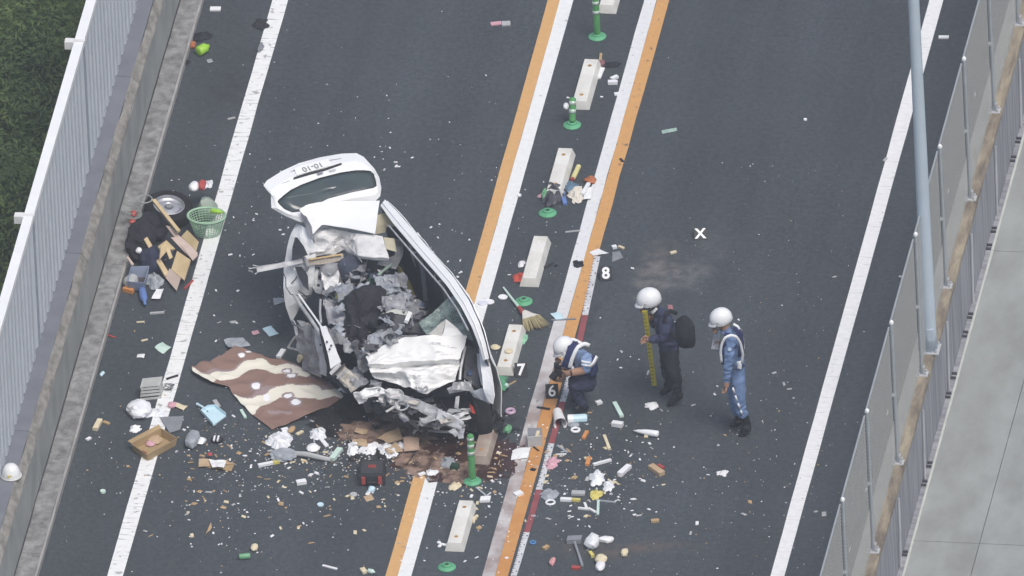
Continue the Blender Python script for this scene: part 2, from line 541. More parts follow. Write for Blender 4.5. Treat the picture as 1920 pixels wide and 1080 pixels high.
panel_m = M('noise_panel', (.50, .535, .58), .5, .06, 2.5, metal=.0, spec=.4)
rail_m = M('white_rail', (.82, .83, .82), .4, .03, 4)
post_m = M('blue_grey_post', (.27, .31, .36), .5, .06, 5)
clip_m = M('pale_clip', (.72, .72, .70), .5, .08, 8)
ZF0, ZF1 = .853, 2.60
XF = -5.145
fence = thing('noise_fence', Vector((XF, 0, ZF0)), 'tall ribbed pale grey noise fence with a white top rail above trees', 'fence')
py0 = V(153, 83, 2.6).y
posts_y = [py0 + 3.94 * k for k in range(-4, 3)]
def corrug(y0, y1):
    mb = MB()
    pitch, dep = .235, .05
    pts = []
    y = y0
    while y < y1 - pitch:
        pts += [(y, 0), (y + pitch * .50, 0), (y + pitch * .58, -dep), (y + pitch * .92, -dep)]
        y += pitch
    pts.append((y1, 0))
    n = len(pts)
    vs = [Vector((XF + 0.01 + x, yy, ZF0 + .004)) for yy, x in pts] + [Vector((XF + .01 + x, yy, ZF1 - .03)) for yy, x in pts]
    vs += [v + Vector((-.004, 0, 0)) for v in vs]
    fs = [(i, i + 1, i + 1 + n, i + n) for i in range(n - 1)] + [(i + 2 * n + n, i + 2 * n + 1 + n, i + 1 + 2 * n, i + 2 * n) for i in range(n - 1)]
    return mb.add(vs, fs)
for a, b in zip(posts_y, posts_y[1:]):
    corrug(a + .035, b - .035).build('ribbed_panel', panel_m, fence)
    MB().box((XF - .035, (a + b) / 2, ZF1 + .012), (.058, 0, 0), (0, (b - a) / 2 - .004, 0), (0, 0, .035)).build('top_rail', rail_m, fence)
for a in posts_y:
    MB().box((XF, a, (ZF0 + ZF1 - .03) / 2 + .004), (.022, 0, 0), (0, .03, 0), (0, 0, (ZF1 - .03 - ZF0) / 2)).build('post', post_m, fence)
    c = MB().box((XF - .15, a, ZF1 + .0), (.055, 0, 0), (0, .05, 0), (0, 0, .05))
    c.box((XF - .035, a, ZF1 + .052), (.07, 0, 0), (0, .022, 0), (0, 0, .004))
    c.build('post_bracket', clip_m, fence)

# -------- right: parapet, mesh fence, lamp, neighbouring slab
parr = thing('parapet', Vector((5.32, 0, 0)), 'concrete parapet with brown rain streaks under the mesh fence on the right', 'parapet')
outer_m = para_mat('streaked_wall', (.34, .345, .37), (.19, .19, .215), (1, 5, .25), 2.2)
cop_r = para_mat('stained_right_coping', (.37, .315, .225), (.15, .12, .095), (2.5, .7, 2), 3)
cop_pale = para_mat('pale_right_coping', (.38, .375, .335), (.27, .265, .235), (2, .9, 2), 3)
XP0, XP1, ZP = 5.17, 5.45, .95
y = YA
k = 0
while y < YB:
    extrude_y([(XP0, -.5), (XP1 - .012, -.5), (XP1 - .012, ZP - .10), (XP0, ZP - .10)], y, y + 3.96, 1).build('wall_panel', outer_m, parr)
    extrude_y([(5.325, ZP - .099), (XP1, ZP - .099), (XP1, ZP - .04), (XP1 - .03, ZP), (5.325, ZP)], y, y + 1.972, 30, .006).build('stained_coping', cop_r, parr)
    extrude_y([(5.325, ZP - .099), (XP1, ZP - .099), (XP1, ZP - .04), (XP1 - .03, ZP), (5.325, ZP)], y + 1.98, y + 3.952, 30, .006).build('stained_coping', cop_r, parr)
    extrude_y([(XP0 - .004, ZP - .098), (5.3235, ZP - .098), (5.3235, ZP - .004), (XP0 + .02, ZP - .004)], y, y + 3.957, 30, .003).build('pale_coping', cop_pale, parr)
    y += 3.96
kr = thing('kerb', Vector((5.1, 0, 0)), 'narrow concrete kerb behind the wire mesh fence on the right', 'kerb')
y = YA
while y < YB:
    extrude_y([(4.96, -.1), (5.165, -.1), (5.165, .1), (4.965, .098)], y, y + 1.985, 12, .004).build('kerb_stone', conc_rough, kr)
    y += 2
galv = M('galvanised', (.40, .43, .45), .5, .08, 7, metal=.3)
wire_m = M('wire', (.47, .47, .44), .5, .05, 5, metal=.1)
brk_m = M('galvanised_bracket', (.52, .53, .54), .5, .1, 9, metal=.2)
XM = 5.345
mf = thing('mesh_fence', Vector((XM, 0, ZP)), 'fine wire mesh fence on slim galvanised posts standing along the right parapet', 'fence')
SP = 1.98
HF = 1.88
ya = V(1800, 117, ZP + HF).y
bay = None
for k in range(-7, 5):
    yk = ya + SP * k
    if bay is None:
        mb = MB()
        nw = 40
        for i in range(nw):
            yy = .02 + (SP - .04) * (i + .5) / nw
            mb.box((0, yy, HF / 2), (.0016, 0, 0), (0, .0017, 0), (0, 0, HF / 2 - .01))
        for i in range(38):
            mb.box((.0045, SP / 2, .02 + (HF - .03) * (i + .5) / 38), (.0016, 0, 0), (0, SP / 2 - .02, 0), (0, 0, .0017))
        mb.v = [v + Vector((XM, yk, ZP)) for v in mb.v]
        bay = mb.build('wire_mesh', wire_m, mf, kind='stuff')
        bay_y = yk
        MBt = MB().tube([Vector((XM, yk + .03, ZP + HF)), Vector((XM, yk + SP - .03, ZP + HF))], .011, 6)
        tr = MBt.build('top_wire', galv, mf)
        pm = MB().tube([Vector((XM + .03, yk, ZP)), Vector((XM + .03, yk, ZP + HF + .03))], .021, 8)
        po = pm.build('post', galv, mf)
        cp = MB().lathe(Vector((XM + .03, yk, ZP + HF + .032)), [(.024, 0), (.028, .015), (.024, .036), (.010, .05)], n=8)
        cap = cp.build('post_cap', rail_m, po)
        bp_ = MB().box((XM + .03, yk, ZP + .006), (.07, 0, 0), (0, .06, 0), (0, 0, .006))
        for sx in (-.045, .045):
            for sy in (-.038, .038):
                bp_.lathe(Vector((XM + .03 + sx, yk + sy, ZP + .012)), [(.011, 0), (.011, .035)], n=6)
        bp_.box((XM + .055, yk, ZP + .06), (.008, 0, 0), (0, .03, 0), (0, 0, .05))
        base = bp_.build('base_plate', brk_m, po)
        cl = MB().box((XM + .018, yk, ZP + HF * .5), (.02, 0, 0), (0, .028, 0), (0, 0, .016)).build('clamp', brk_m, po)
    else:
        dy = Vector((0, yk - bay_y, 0))
        for o in (bay, tr):
            c = o.copy(); col.objects.link(c); c.parent = mf; c.location = o.location + dy
        copy_tree(po, po.location + dy, None, mf)
# small tags hanging in the mesh
for (px, py) in ((1822, 176), (1648, 773), (1595, 903), (1600, 1030), (1638, 918), (1790, 358)):
    p = V(px, py, ZP + .9)
    q = Vector((XM - .01, p.y, ZP + .9 + (p.x - XM) * 0))
    MB().box(q, (.003, 0, 0), (0, .035, 0), (0, 0, .018)).build('mesh_tie', rail_m, mf)

lamp_m = M('lamp_pole_paint', (.46, .54, .61), .45, .05, 3)
lb = Vector((5.385, V(1738, 655, ZP).y, ZP))
lamp = thing('lamp_post', lb, 'tall blue grey lamp post standing on the right parapet by the mesh fence', 'lamp post')
MB().tube([lb + Vector((0, 0, .012)), lb + Vector((0, 0, .25)), lb + Vector((0, 0, 4.2)), lb + Vector((0, 0, 8.2)), lb + Vector((-.25, 0, 8.9)), lb + Vector((-.8, 0, 9.2)), lb + Vector((-1.9, 0, 9.3))], [.09, .086, .068, .05, .045, .04, .035], 20).build('pole', lamp_m, lamp, smooth=True)
q = MB().box(lb + Vector((0, 0, .006)), (.12, 0, 0), (0, .12, 0), (0, 0, .006))
for sx in (-.09, .09):
    for sy in (-.09, .09):
        q.lathe(lb + Vector((sx, sy, .012)), [(.014, 0), (.014, .04)], n=6)
q.build('base_plate', brk_m, lamp)
MB().box(lb + Vector((.03, -.083, .25)), (.035, 0, 0), (0, .012, 0), (0, 0, .08)).build('access_cover', lamp_m, lamp)
MB().frustum(lb + Vector((-2.2, 0, 9.28)), (.34, 0, 0), (0, .13, 0), (0, 0, .12), .6).build('lamp_head', lamp_m, lamp)

slab_m = para_mat('slab_concrete', (.33, .35, .34), (.235, .245, .235), (1.2, .6, 1), 1.3)
slab_e = M('slab_edge', (.50, .52, .48), .8, .1, 4)
slab = thing('viaduct_deck', Vector((7, 0, -.1)), 'pale grey concrete deck with fine joints beside the right parapet', 'viaduct deck')
yj = sorted([V(1860, 470, -.1).y, V(1860, 1020, -.1).y])
jl = yj[1] - yj[0]
edges = [yj[0] + jl * k for k in range(-2, 4)]
for a, b in zip(edges, edges[1:]):
    for x0, x1 in ((5.533, V(1912, 740, -.1).x - .0), (V(1912, 740, -.1).x + .008, 12)):
        MB().box(((x0 + x1) / 2, (a + b) / 2, -.3), ((x1 - x0) / 2, 0, 0), (0, (b - a) / 2 - .005, 0), (0, 0, .2)).build('slab', slab_m, slab)
    MB().box((5.517, (a + b) / 2, -.29), (.0145, 0, 0), (0, (b - a) / 2 - .003, 0), (0, 0, .205)).build('edge_strip', slab_e, slab)
MB().box((8.7, 0, -.62), (3.2, 0, 0), (0, 14, 0), (0, 0, .1)).build('beam', slab_m, slab)
MB().box((5.47, 0, -.3), (.030, 0, 0), (0, 13, 0), (0, 0, .205)).build('gap_filler', outer_m, parr)
# pairs of dark brackets low on the outer face of the parapet
brd = M('dark_bracket', (.06, .06, .075), .6, .1, 8)
for (px, py) in ((1816, 588), (1814, 595), (1806, 622), (1803, 630), (1784, 700), (1781, 708), (1774, 737), (1770, 744), (1738, 867), (1735, 874), (1729, 902), (1726, 909), (1692, 1034), (1689, 1040), (1905, 259), (1903, 266), (1897, 294), (1894, 301), (1860, 427), (1858, 434), (1852, 459), (1849, 466)):
    p = V(px, py, .1)
    MB().box((XP1 + .018, V(px, py, -.08).y, -.078), (.03, 0, 0), (0, .011, 0), (0, 0, .012)).build('spacer_bar', brd, parr)
pipe_m = M('pale_pipe', (.42, .43, .45), .6, .15, 4)
for k in range(-7, 8):
    yy = .35 + k * 1.98
    MB().tube([Vector((XP1 + .01, yy, .8)), Vector((XP1 + .012, yy - .06, .3)), Vector((XP1 + .012, yy - .1, -.09))], .013, 6).build('drain_pipe', pipe_m, parr)

# -------- trees beyond the noise fence
bark = M('bark', (.09, .07, .05), .9, .3, 6, bump=.4)
leafm = []
for i, (c, c2) in enumerate((((.25, .36, .13), (.10, .15, .07)), ((.30, .38, .12), (.13, .18, .07)), ((.18, .27, .12), (.08, .125, .065)))):
    lm = M('foliage_%d' % i, c, .7, c2=c2, scale=1.3)
    nt = lm.node_tree; b_ = nt.nodes['Principled BSDF']; tr_ = nt.nodes.new('ShaderNodeBsdfTranslucent'); mx_ = nt.nodes.new('ShaderNodeMixShader'); mx_.inputs[0].default_value = .5
    nt.links.new(b_.inputs['Base Color'].links[0].from_socket, tr_.inputs[0])
    nt.links.new(b_.outputs[0], mx_.inputs[1]); nt.links.new(tr_.outputs[0], mx_.inputs[2])
    nt.links.new(mx_.outputs[0], nt.nodes['Material Output'].inputs[0])
    leafm.append(lm)
def tree(px, py, z, rad, hgt, mi, seed):
    c = V(px, py, z)
    rr = random.Random(seed)
    base = Vector((c.x, c.y, -9.2))
    t = thing('broadleaf_tree', base, 'leafy green tree growing below and beyond the noise fence', 'tree', 'trees beyond the noise fence')
    tb = MB()
    tb.tube([base, base + Vector((.1, .05, 3)), c + Vector((0, 0, -hgt * .9)), c + Vector((.1, 0, -hgt * .1))], [.28, .22, .14, .04], 8)
    for k in range(6):
        a = rr.uniform(0, 6.28)
        s = c + Vector((0, 0, -hgt * 1.2 + k * .12))
        e = s + Vector((math.cos(a), math.sin(a), .45)) * rad * .5
        tb.tube([s, s.lerp(e, .5) + Vector((0, 0, .12)), e], [.08, .05, .015], 5)
    tb.build('trunk', bark, t)
    cb = MB()
    blobs = []
    for k in range(34):
        while True:
            q = Vector((rr.uniform(-1, 1), rr.uniform(-1, 1), rr.uniform(-1, 1)))
            if q.length < 1: break
        blobs.append((Vector((q.x * rad, q.y * rad, q.z * hgt)), rr.uniform(.35, .7)))
    vs, fs = [], []
    for bc, br in blobs:
        for k in range(900):
            q = Vector((rr.gauss(0, 1), rr.gauss(0, 1), rr.gauss(0, .8))).normalized() * br * rr.uniform(.6, 1.05)
            p = c + bc + q
            a = Vector((rr.gauss(0, 1), rr.gauss(0, 1), rr.gauss(0, .5))).normalized()
            nrm = (q.normalized() + Vector((rr.gauss(0, .4), rr.gauss(0, .4), .5))).normalized()
            b = nrm.cross(a)
            if b.length < 1e-3: continue
            b.normalize(); a = b.cross(nrm)
            l, w = rr.uniform(.028, .062), rr.uniform(.011, .022)
            o = len(vs)
            vs += [p - a * l, p + b * w + nrm * .012, p + a * l, p - b * w + nrm * .012]
            fs += [(o, o + 1, o + 2), (o, o + 2, o + 3)]
    cb.add(vs, fs)
    cb.build('crown', leafm[mi], t)
for i, (px, py, z, rad, hgt, mi) in enumerate(((60, 60, -3.2, 1.3, 1.0, 1), (120, -80, -3.6, 1.3, 1.1, 2), (40, 200, -3.4, 1.2, 1.0, 0), (95, 250, -4.2, 1.2, 1.1, 1),
                                       (0, 330, -3.6, 1.3, 1.0, 0), (60, 420, -4.4, 1.3, 1.1, 2), (-70, 120, -3.8, 1.3, 1.1, 2), (0, 470, -4.0, 1.2, 1.0, 0), (-60, 560, -4.2, 1.3, 1.1, 1), (-110, 330, -4.0, 1.4, 1.2, 1))):
    tree(px, py, z + 1.9, rad, hgt, mi, 40 + i)

# ------------------------------------------------------------------ centre strip: blocks and posts
block_m = M('cream_block', (.75, .745, .70), .75, c2=(.60, .585, .535), scale=5, bump=.2, detail=8)
cap_m = M('rust_bolt', (.42, .24, .08), .7, .3, 20)
def block(px, py, label, tilt=0):
    """px,py: photo position of the middle of the top face"""
    z = .11
    c = V(px, py, z); c.z = 0; c = Vector((c.x, c.y, .004))
    t = thing('kerb_block', c, label, 'kerb block', 'cream kerb blocks along the centre strip')
    d = Vector((math.sin(tilt), math.cos(tilt), 0)); n = Vector((math.cos(tilt), -math.sin(tilt), 0))
    b = MB()
    b.frustum(c, n * .115, d * .50, Vector((0, 0, .105)), .70, kb=.95)
    b.build('block', M('stained_block', (.44, .38, .32), .8, c2=(.24, .17, .14), scale=4, detail=6) if 'stained' in label else block_m, t)
    q = MB()
    for s in (.33, -.33):
        q.lathe(c + d * s + Vector((0, 0, .1055)), [(.026, 0), (.022, .004), (.012, .007)], n=10)
    q.build('bolt_cap', cap_m if py < 400 or py > 600 else block_m, t)
    return t
block(1148, -30, 'cream kerb block at the top of the photo beside the tallest green post')
block(1098, 150, 'cream kerb block between the two upper green posts')
block(1049, 317, 'cream kerb block with a crumpled dark bag at its near end')
block(1003, 482, 'clean cream kerb block with a red scrap at its near corner')
block(956, 648, 'cream kerb block by the corn broom and marker 7')
block(911, 815, 'brown stained kerb block just right of the crushed car front')
block(863, 978, 'lowest cream kerb block between green post and bare green base')
green = M('green_post', (.085, .30, .10), .5, .12, 10)
green2 = M('green_base', (.11, .36, .19), .5, .15, 10)
band = M('reflective_band', (.50, .60, .52), .3, .06, 10, metal=.2)
def gbase(c, t, stub=True):
    b = MB().lathe(c, [(.105, 0), (.107, .012), (.085, .025), (.06, .032), (.056, .05), (.042, .056)] + ([(.03, .056), (.028, .045)] if stub else []), n=26)
    return b.build('base', green2, t, smooth=False)
def post(px, py, hgt, label, bands, lean=Vector((0, 0, 0))):
    c = V(px, py, 0); c.z = .003
    t = thing('delineator_post', c, label, 'delineator post', 'green posts and bases along the centre strip')
    gbase(c, t)
    ax = (Vector((0, 0, 1)) + lean).normalized()
    p = c + ax * .05
    MB().lathe(p, [(.043, 0), (.041, .02), (.041, hgt - .09), (.038, hgt - .065), (.02, hgt - .052)], ax, 18).build('shaft', green, t, smooth=True)
    for z0, z1 in bands:
        MB().lathe(p + ax * z0, [(.0428, 0), (.0428, z1 - z0)], ax, 18).build('reflective_band', band, t, smooth=True)
post(1120, 70, .80, 'full height green post at the top of the photo', [(.28, .33), (.41, .46), (.54, .59)])
post(1073, 236, .34, 'short leaning green post with a white scrap at its side', [(.10, .15), (.20, .25)], Vector((0, .42, 0)))
post(886, 904, .66, 'green post standing in the brown stain in front of the car', [(.33, .38), (.43, .48), (.53, .57)])
def bare(px, py, label):
    c = V(px, py, 0); c.z = .003
    t = thing('post_base', c, label, 'post base', 'green posts and bases along the centre strip')
    gbase(c, t)
    MB().lathe(c + Vector((0, 0, .046)), [(.026, 0), (.02, .006)], n=12).build('socket', M('dark_socket', (.03, .06, .04), .8), t)
bare(1027, 401, 'bare green post base below the dark crumpled bag')
bare(982, 567, 'bare green post base beside the corn broom handle')
bare(838, 1065, 'bare green post base at the bottom edge of the photo')

# thin cables crossing below the viaduct
cab = M('cable_grey', (.10, .11, .12), .7)
for i, (ya_, yb_) in enumerate(((119, 124), (231, 236), (12, 18))):
    A, B = V(-60, ya_, -2.2), V(260, yb_, -2.2)
    d = (B - A)
    MB().tube([A - d * 1.5, A, B, B + d * 2], .014, 6).build('power_cable', cab, None, label=('dark cable crossing the trees below the upper fence bracket', 'dark cable crossing the trees halfway between the two fence brackets', 'dark cable crossing the trees near the top edge of the photo')[i], cat='cable')
# -------- the air between the helicopter and the road
hz = bpy.data.materials.new('haze_air'); hz.use_nodes = True
nt = hz.node_tree
nt.nodes.remove(nt.nodes['Principled BSDF'])
pv = nt.nodes.new('ShaderNodeVolumePrincipled')
pv.inputs['Color'].default_value = (.86, .93, 1, 1)
pv.inputs['Density'].default_value = HAZE
nt.links.new(pv.outputs[0], nt.nodes['Material Output'].inputs['Volume'])
MB().box((90, -240, 311), (540, 0, 0), (0, 860, 0), (0, 0, 325)).build('haze', hz, None, Vector((0, 0, 0)), kind='stuff')
# ------------------------------------------------------------------ the wrecked car
car_w = M('car_white', (.80, .81, .81), .28, .03, 3, spec=.5)
car_s = M('scratched_white', (.78, .78, .76), .65, c2=(.52, .52, .53), scale=7, bump=.2, detail=8)
car_in = M('bare_inner_panel', (.36, .37, .38), .6, c2=(.17, .17, .19), scale=6, bump=.3, detail=7)
car_g = M('crushed_grey', (.42, .43, .45), .5, c2=(.20, .20, .23), scale=8, bump=.3, detail=7)
metal_l = M('bright_metal', (.56, .57, .57), .4, c2=(.33, .33, .34), scale=9, metal=.25)
cream_m = M('cream_metal', (.60, .57, .50), .55, c2=(.36, .33, .29), scale=10, bump=.3, detail=7)
dark = M('dark_interior', (.034, .037, .050), .8, c2=(.016, .018, .026), scale=6, bump=.5)
trim = M('door_trim', (.050, .057, .078), .7, c2=(.034, .038, .052), scale=3)
black = M('black_plastic', (.020, .021, .027), .6, c2=(.010, .011, .015), scale=7, bump=.3)
glass_d = M('rear_glass', (.075, .10, .10), .12, c2=(.045, .06, .065), scale=2.2, spec=.6)
rubber_s = M('rubber_seal', (.012, .012, .014), .7)
beige = M('headliner', (.48, .44, .32), .9, .1, 8)
olive = M('olive_trim', (.20, .19, .07), .8, .2, 6)
cloth_g = M('airbag_cloth', (.40, .43, .46), .9, c2=(.24, .26, .30), scale=7, bump=.5)
cloth_k = M('black_cloth', (.030, .028, .036), .95, c2=(.014, .014, .021), scale=8, bump=.6)
seat_m = M('seat_cloth', (.075, .09, .13), .95, c2=(.04, .045, .07), scale=9, bump=.4)
dash_m = M('dashboard_plastic', (.10, .10, .115), .7, c2=(.06, .06, .07), scale=6, bump=.2)
wire_k = M('black_wire', (.012, .012, .014), .6)

def shatter_mat():
    m = bpy.data.materials.new('shattered_windscreen'); m.use_nodes = True
    nt = m.node_tree; b = nt.nodes['Principled BSDF']; L = nt.links.new
    tc = nt.nodes.new('ShaderNodeTexCoord')
    v = nt.nodes.new('ShaderNodeTexVoronoi'); v.feature = 'DISTANCE_TO_EDGE'; v.inputs['Scale'].default_value = 22
    L(tc.outputs['Object'], v.inputs['Vector'])
    n = nt.nodes.new('ShaderNodeTexNoise'); n.inputs['Scale'].default_value = 6; n.inputs['Detail'].default_value = 7
    L(tc.outputs['Object'], n.inputs['Vector'])
    r = nt.nodes.new('ShaderNodeValToRGB'); r.color_ramp.elements[0].position = .35; r.color_ramp.elements[1].position = .68
    r.color_ramp.elements[0].color = (.10, .15, .14, 1); r.color_ramp.elements[1].color = (.40, .50, .45, 1)
    L(n.outputs[0], r.inputs[0])
    e = nt.nodes.new('ShaderNodeValToRGB'); e.color_ramp.elements[0].position = .0; e.color_ramp.elements[1].position = .05
    e.color_ramp.elements[0].color = (.6, .6, .6, 1); e.color_ramp.elements[1].color = (0, 0, 0, 1); L(v.outputs['Distance'], e.inputs[0])
    x = nt.nodes.new('ShaderNodeMix'); x.data_type = 'RGBA'; x.inputs[7].default_value = (.55, .63, .60, 1)
    L(r.outputs[0], x.inputs[6]); L(e.outputs[0], x.inputs[0]); L(x.outputs[2], b.inputs['Base Color'])
    al = nt.nodes.new('ShaderNodeMapRange'); al.inputs[1].default_value = .3; al.inputs[2].default_value = .65; al.inputs[3].default_value = .55; al.inputs[4].default_value = .95
    L(n.outputs[0], al.inputs[0]); L(al.outputs[0], b.inputs['Alpha'])
    b.inputs['Roughness'].default_value = .25
    return m
wind_m = shatter_mat()

CO = V(745, 715, 0)
CO.z = 0
car = thing('wrecked_car', CO, 'white car with a torn open roof and crushed front, its tailgate raised', 'car')

def panel(name, rows, m, n=16, k=10, amp=0., freq=4., th=.006, seed=0, parent=car, mask=None, smooth=False, up=None, along=None):
    return MB().sheet(loft(rows, n, k, amp, freq, seed, mask=mask, along=along), th, up=up).build(name, m, parent, smooth=smooth)
def bar(name, pts, w, h, m, parent=car, n=None):
    """square section bar through photo points"""
    P = [V(*p) for p in pts]
    b = MB()
    for a, c in zip(P, P[1:]):
        t = (c - a); l = t.length; t.normalize()
        s = t.cross(-d_)
        s = s.normalized() if s.length > 1e-4 else t.orthogonal().normalized()
        q = t.cross(s)
        b.box((a + c) / 2, t * (l / 2 + w * .3), s * w / 2, q * h / 2)
    return b.build(name, m, parent)
def pipe(name, pts, r, m, parent=car, n=8):
    return MB().tube([V(*p) for p in pts], r, n).build(name, m, parent, smooth=False)
def lump(mb, c, rx, ry, rz, seed=0, amp=.35, f=1.6, sub=3, ang=0, sq=1.0):
    bm = bmesh.new()
    bmesh.ops.create_icosphere(bm, subdivisions=sub, radius=1)
    vs = []
    ca, sa = math.cos(ang), math.sin(ang)
    for v in bm.verts:
        q = v.co.copy()
        s = 1 + (.12 - crease(q * 1.0 + Vector((seed * 3.1, seed, -seed)), f * .8)) * amp
        if sq != 1: q = Vector([math.copysign(abs(t_) ** sq, t_) for t_ in q])
        q = Vector((q.x * rx * s, q.y * ry * s, q.z * rz * s))
        vs.append(Vector(c) + Vector((q.x * ca - q.y * sa, q.x * sa + q.y * ca, q.z)))
    mb.add(vs, [tuple(v.index for v in f_.verts) for f_ in bm.faces])
    bm.free()
    return mb

# --- tailgate
def zh(px, py):
    dx, dy = px - 560, py - 415
    dist = dx * -.2486 + dy * -.9687
    t = max(-.1, min(1.15, dist / 110))
    return 1.50 + .34 * math.sin(max(t, -.1) * 1.35) * .9
def zrow(pts, dz=0):
    return [(x, y, zh(x, y) + dz) for x, y in pts]
outer = [(494, 347), (501, 338), (528, 321), (560, 306), (600, 295), (640, 288), (668, 287), (682, 294), (702, 316), (711, 332), (715, 352), (713, 368), (704, 377), (660, 382), (610, 392), (585, 418), (562, 416), (535, 405), (509, 390), (508, 377), (508, 364), (499, 355), (494, 347)]
inner = [(524, 374), (532, 367), (545, 357), (565, 347), (600, 334), (640, 324), (668, 320), (682, 320), (694, 321), (700, 326), (704, 338), (706, 348), (700, 352), (660, 360), (615, 372), (583, 388), (562, 396), (548, 398), (534, 392), (527, 386), (522, 381), (521, 378), (524, 374)]
midl = [((a[0] * .55 + b[0] * .45), (a[1] * .55 + b[1] * .45)) for a, b in zip(outer, inner)]
def ringloft(rows, k):
    pr = [[V(*p) for p in r] for r in rows]
    n = 90
    pr = [resample(r, n) for r in pr]
    cols_ = [resample([r[j] for r in pr], k) for j in range(n)]
    return [[cols_[j][i] for j in range(n)] for i in range(k)]
# same vertex order on both rings, so resample by index instead of length
def expand(l, n=5):
    out = []
    for a, b in zip(l, l[1:]):
        for i in range(n): out.append((a[0] + (b[0] - a[0]) * i / n, a[1] + (b[1] - a[1]) * i / n))
    out.append(l[-1]); return out
gr = [[V(x, y, zh(x, y) + dz) for x, y in expand(l)] for l, dz in ((outer, -.05), (outer, -.012), (midl, .012), (inner, .0), (inner, -.03))]
gate = MB().sheet(gr, .02).build('tailgate', car_w, car, smooth=False)
gr = [[V(x, y, zh(x, y) - .004) for x, y in expand([(a[0] + (614 - a[0]) * s, a[1] + (358 - a[1]) * s) for a in inner], 3)] for s in (0, .25, .5, .75, .97)]
gl = MB().sheet(gr, .006).build('rear_window', glass_d, gate, smooth=True)
rim = MB().tube([V(x, y, zh(x, y) - .001) for x, y in expand(inner, 3)], .006, 5).build('window_seal', rubber_s, gate)
# backing shell so the opened tailgate has depth
gr = [[V(x, y, zh(x, y) - dz) for x, y in expand([(a[0] + (620 - a[0]) * s, a[1] + (350 - a[1]) * s) for a in outer], 2)] for s, dz in ((0.02, .055), (.2, .10), (.4, .12))]
MB().sheet(gr, .01).build('inner_shell', car_in, gate)
def on_gate(pts, dz):
    return [V(x, y, zh(x, y) + dz) for x, y in pts]
MB().sheet([on_gate([(550, 336), (580, 327), (610, 319), (641, 308)], .016), on_gate([(551, 332), (580, 323), (610, 315), (640, 305)], .020)], .012).build('tailgate_handle', black, gate)
plate_m = M('plate_white', (.80, .81, .80), .4, .02)
MB().sheet([on_gate([(556, 329), (590, 319), (621, 310)], .017), on_gate([(552, 315), (585, 305), (616, 297)], .021)], .006).build('licence_plate', plate_m, gate)
MB().sheet([on_gate([(596, 328), (606, 325)], .016), on_gate([(594, 324), (604, 321)], .018)], .006).build('badge', M('badge_grey', (.35, .36, .38), .3, metal=.5), gate)
MB().sheet([on_gate([(618, 322), (630, 319)], .016), on_gate([(617, 319), (629, 316)], .018)], .004).build('badge', M('badge_pale', (.6, .61, .62), .3, metal=.4), gate)
pipe('panel_seam', [(x, y, zh(x, y) + .008) for x, y in ((512, 353), (527, 345), (543, 339))], .004, car_in, gate)
pipe('panel_seam', [(x, y, zh(x, y) + .006) for x, y in ((545, 322), (590, 305), (640, 297))], .003, car_in, gate)
def text(s, c, right, up, size, m, parent, name='lettering', ext=.002, bold=.0):
    cu_ = bpy.data.curves.new(name, 'FONT')
    cu_.body = s; cu_.align_x = 'CENTER'; cu_.align_y = 'CENTER'; cu_.size = size; cu_.extrude = ext; cu_.offset = bold
    cu_.materials.append(m)
    o = bpy.data.objects.new(name, cu_)
    col.objects.link(o)
    o.parent = parent
    right = right.normalized(); n = right.cross(up).normalized(); up = n.cross(right)
    c = c - world_of(parent)
    mtx = Matrix(((right.x, up.x, n.x, c.x), (right.y, up.y, n.y, c.y), (right.z, up.z, n.z, c.z), (0, 0, 0, 1)))
    dg = bpy.context.evaluated_depsgraph_get(); dg.update()
    me = bpy.data.meshes.new_from_object(o.evaluated_get(dg))
    bpy.data.objects.remove(o)
    me.transform(mtx)
    o = bpy.data.objects.new(name, me); col.objects.link(o); o.parent = parent
    return o
a, b_ = V(622, 303, zh(622, 303) + .022), V(554, 322, zh(554, 322) + .022)
c_ = V(586, 313, zh(586, 313) + .0225)
text('10-10', c_ + Vector((0, 0, .002)), b_ - a, V(590, 330, zh(590, 330)) - V(584, 300, zh(584, 300)), .115, M('plate_green', (.24, .28, .27), .6), gate, 'plate_number')
# rear shelf side where the roof tore from the tailgate
panel('torn_pillar_cover', [[(563, 398, 1.60), (574, 406, 1.62)], [(572, 420, 1.52), (584, 425, 1.54)], [(581, 447, 1.42), (588, 452, 1.42)]], car_g, 6, 8, .01, 5)

# --- roof, folded back
panel('roof_panel', [[(561, 393, 1.66), (575, 384, 1.68), (600, 379, 1.68), (650, 377, 1.64), (712, 376, 1.56)],
                     [(575, 410, 1.58), (594, 402, 1.62), (650, 402, 1.58), (708, 402, 1.52)],
                     [(586, 440, 1.46), (604, 421, 1.54), (655, 428, 1.52), (703, 438, 1.48)]], car_w, 22, 14, .010, 2.5, .008, 3, smooth=False)
panel('roof_fold', [[(590, 428, 1.43), (606, 421, 1.45), (630, 430, 1.44), (660, 437, 1.44), (718, 443, 1.44)],
                    [(586, 450, 1.36), (610, 446, 1.40), (640, 448, 1.30), (670, 455, 1.38), (722, 460, 1.37)],
                    [(583, 472, 1.27), (605, 468, 1.30), (640, 462, 1.20), (668, 478, 1.28), (728, 486, 1.29)],
                    [(583, 482, 1.20), (610, 478, 1.22), (640, 474, 1.12), (672, 484, 1.22), (728, 490, 1.24)]],
      car_s, 50, 30, .075, 6.5, .007, 4, mask=lambda i, j: 1.0 if j < .62 else .12, along=Vector((.95, .3, 0)))
panel('headliner_edge', [[(719, 445, 1.42), (739, 447, 1.40)], [(724, 466, 1.34), (744, 472, 1.32)]], beige, 5, 5, .01, 6, .012)
panel('pillar_trim', [[(740, 449, 1.25), (757, 446, 1.22)], [(742, 478, 1.1), (756, 478, 1.08)], [(700, 494, 1.02), (742, 505, .98)]], car_g, 8, 8, .02, 6)
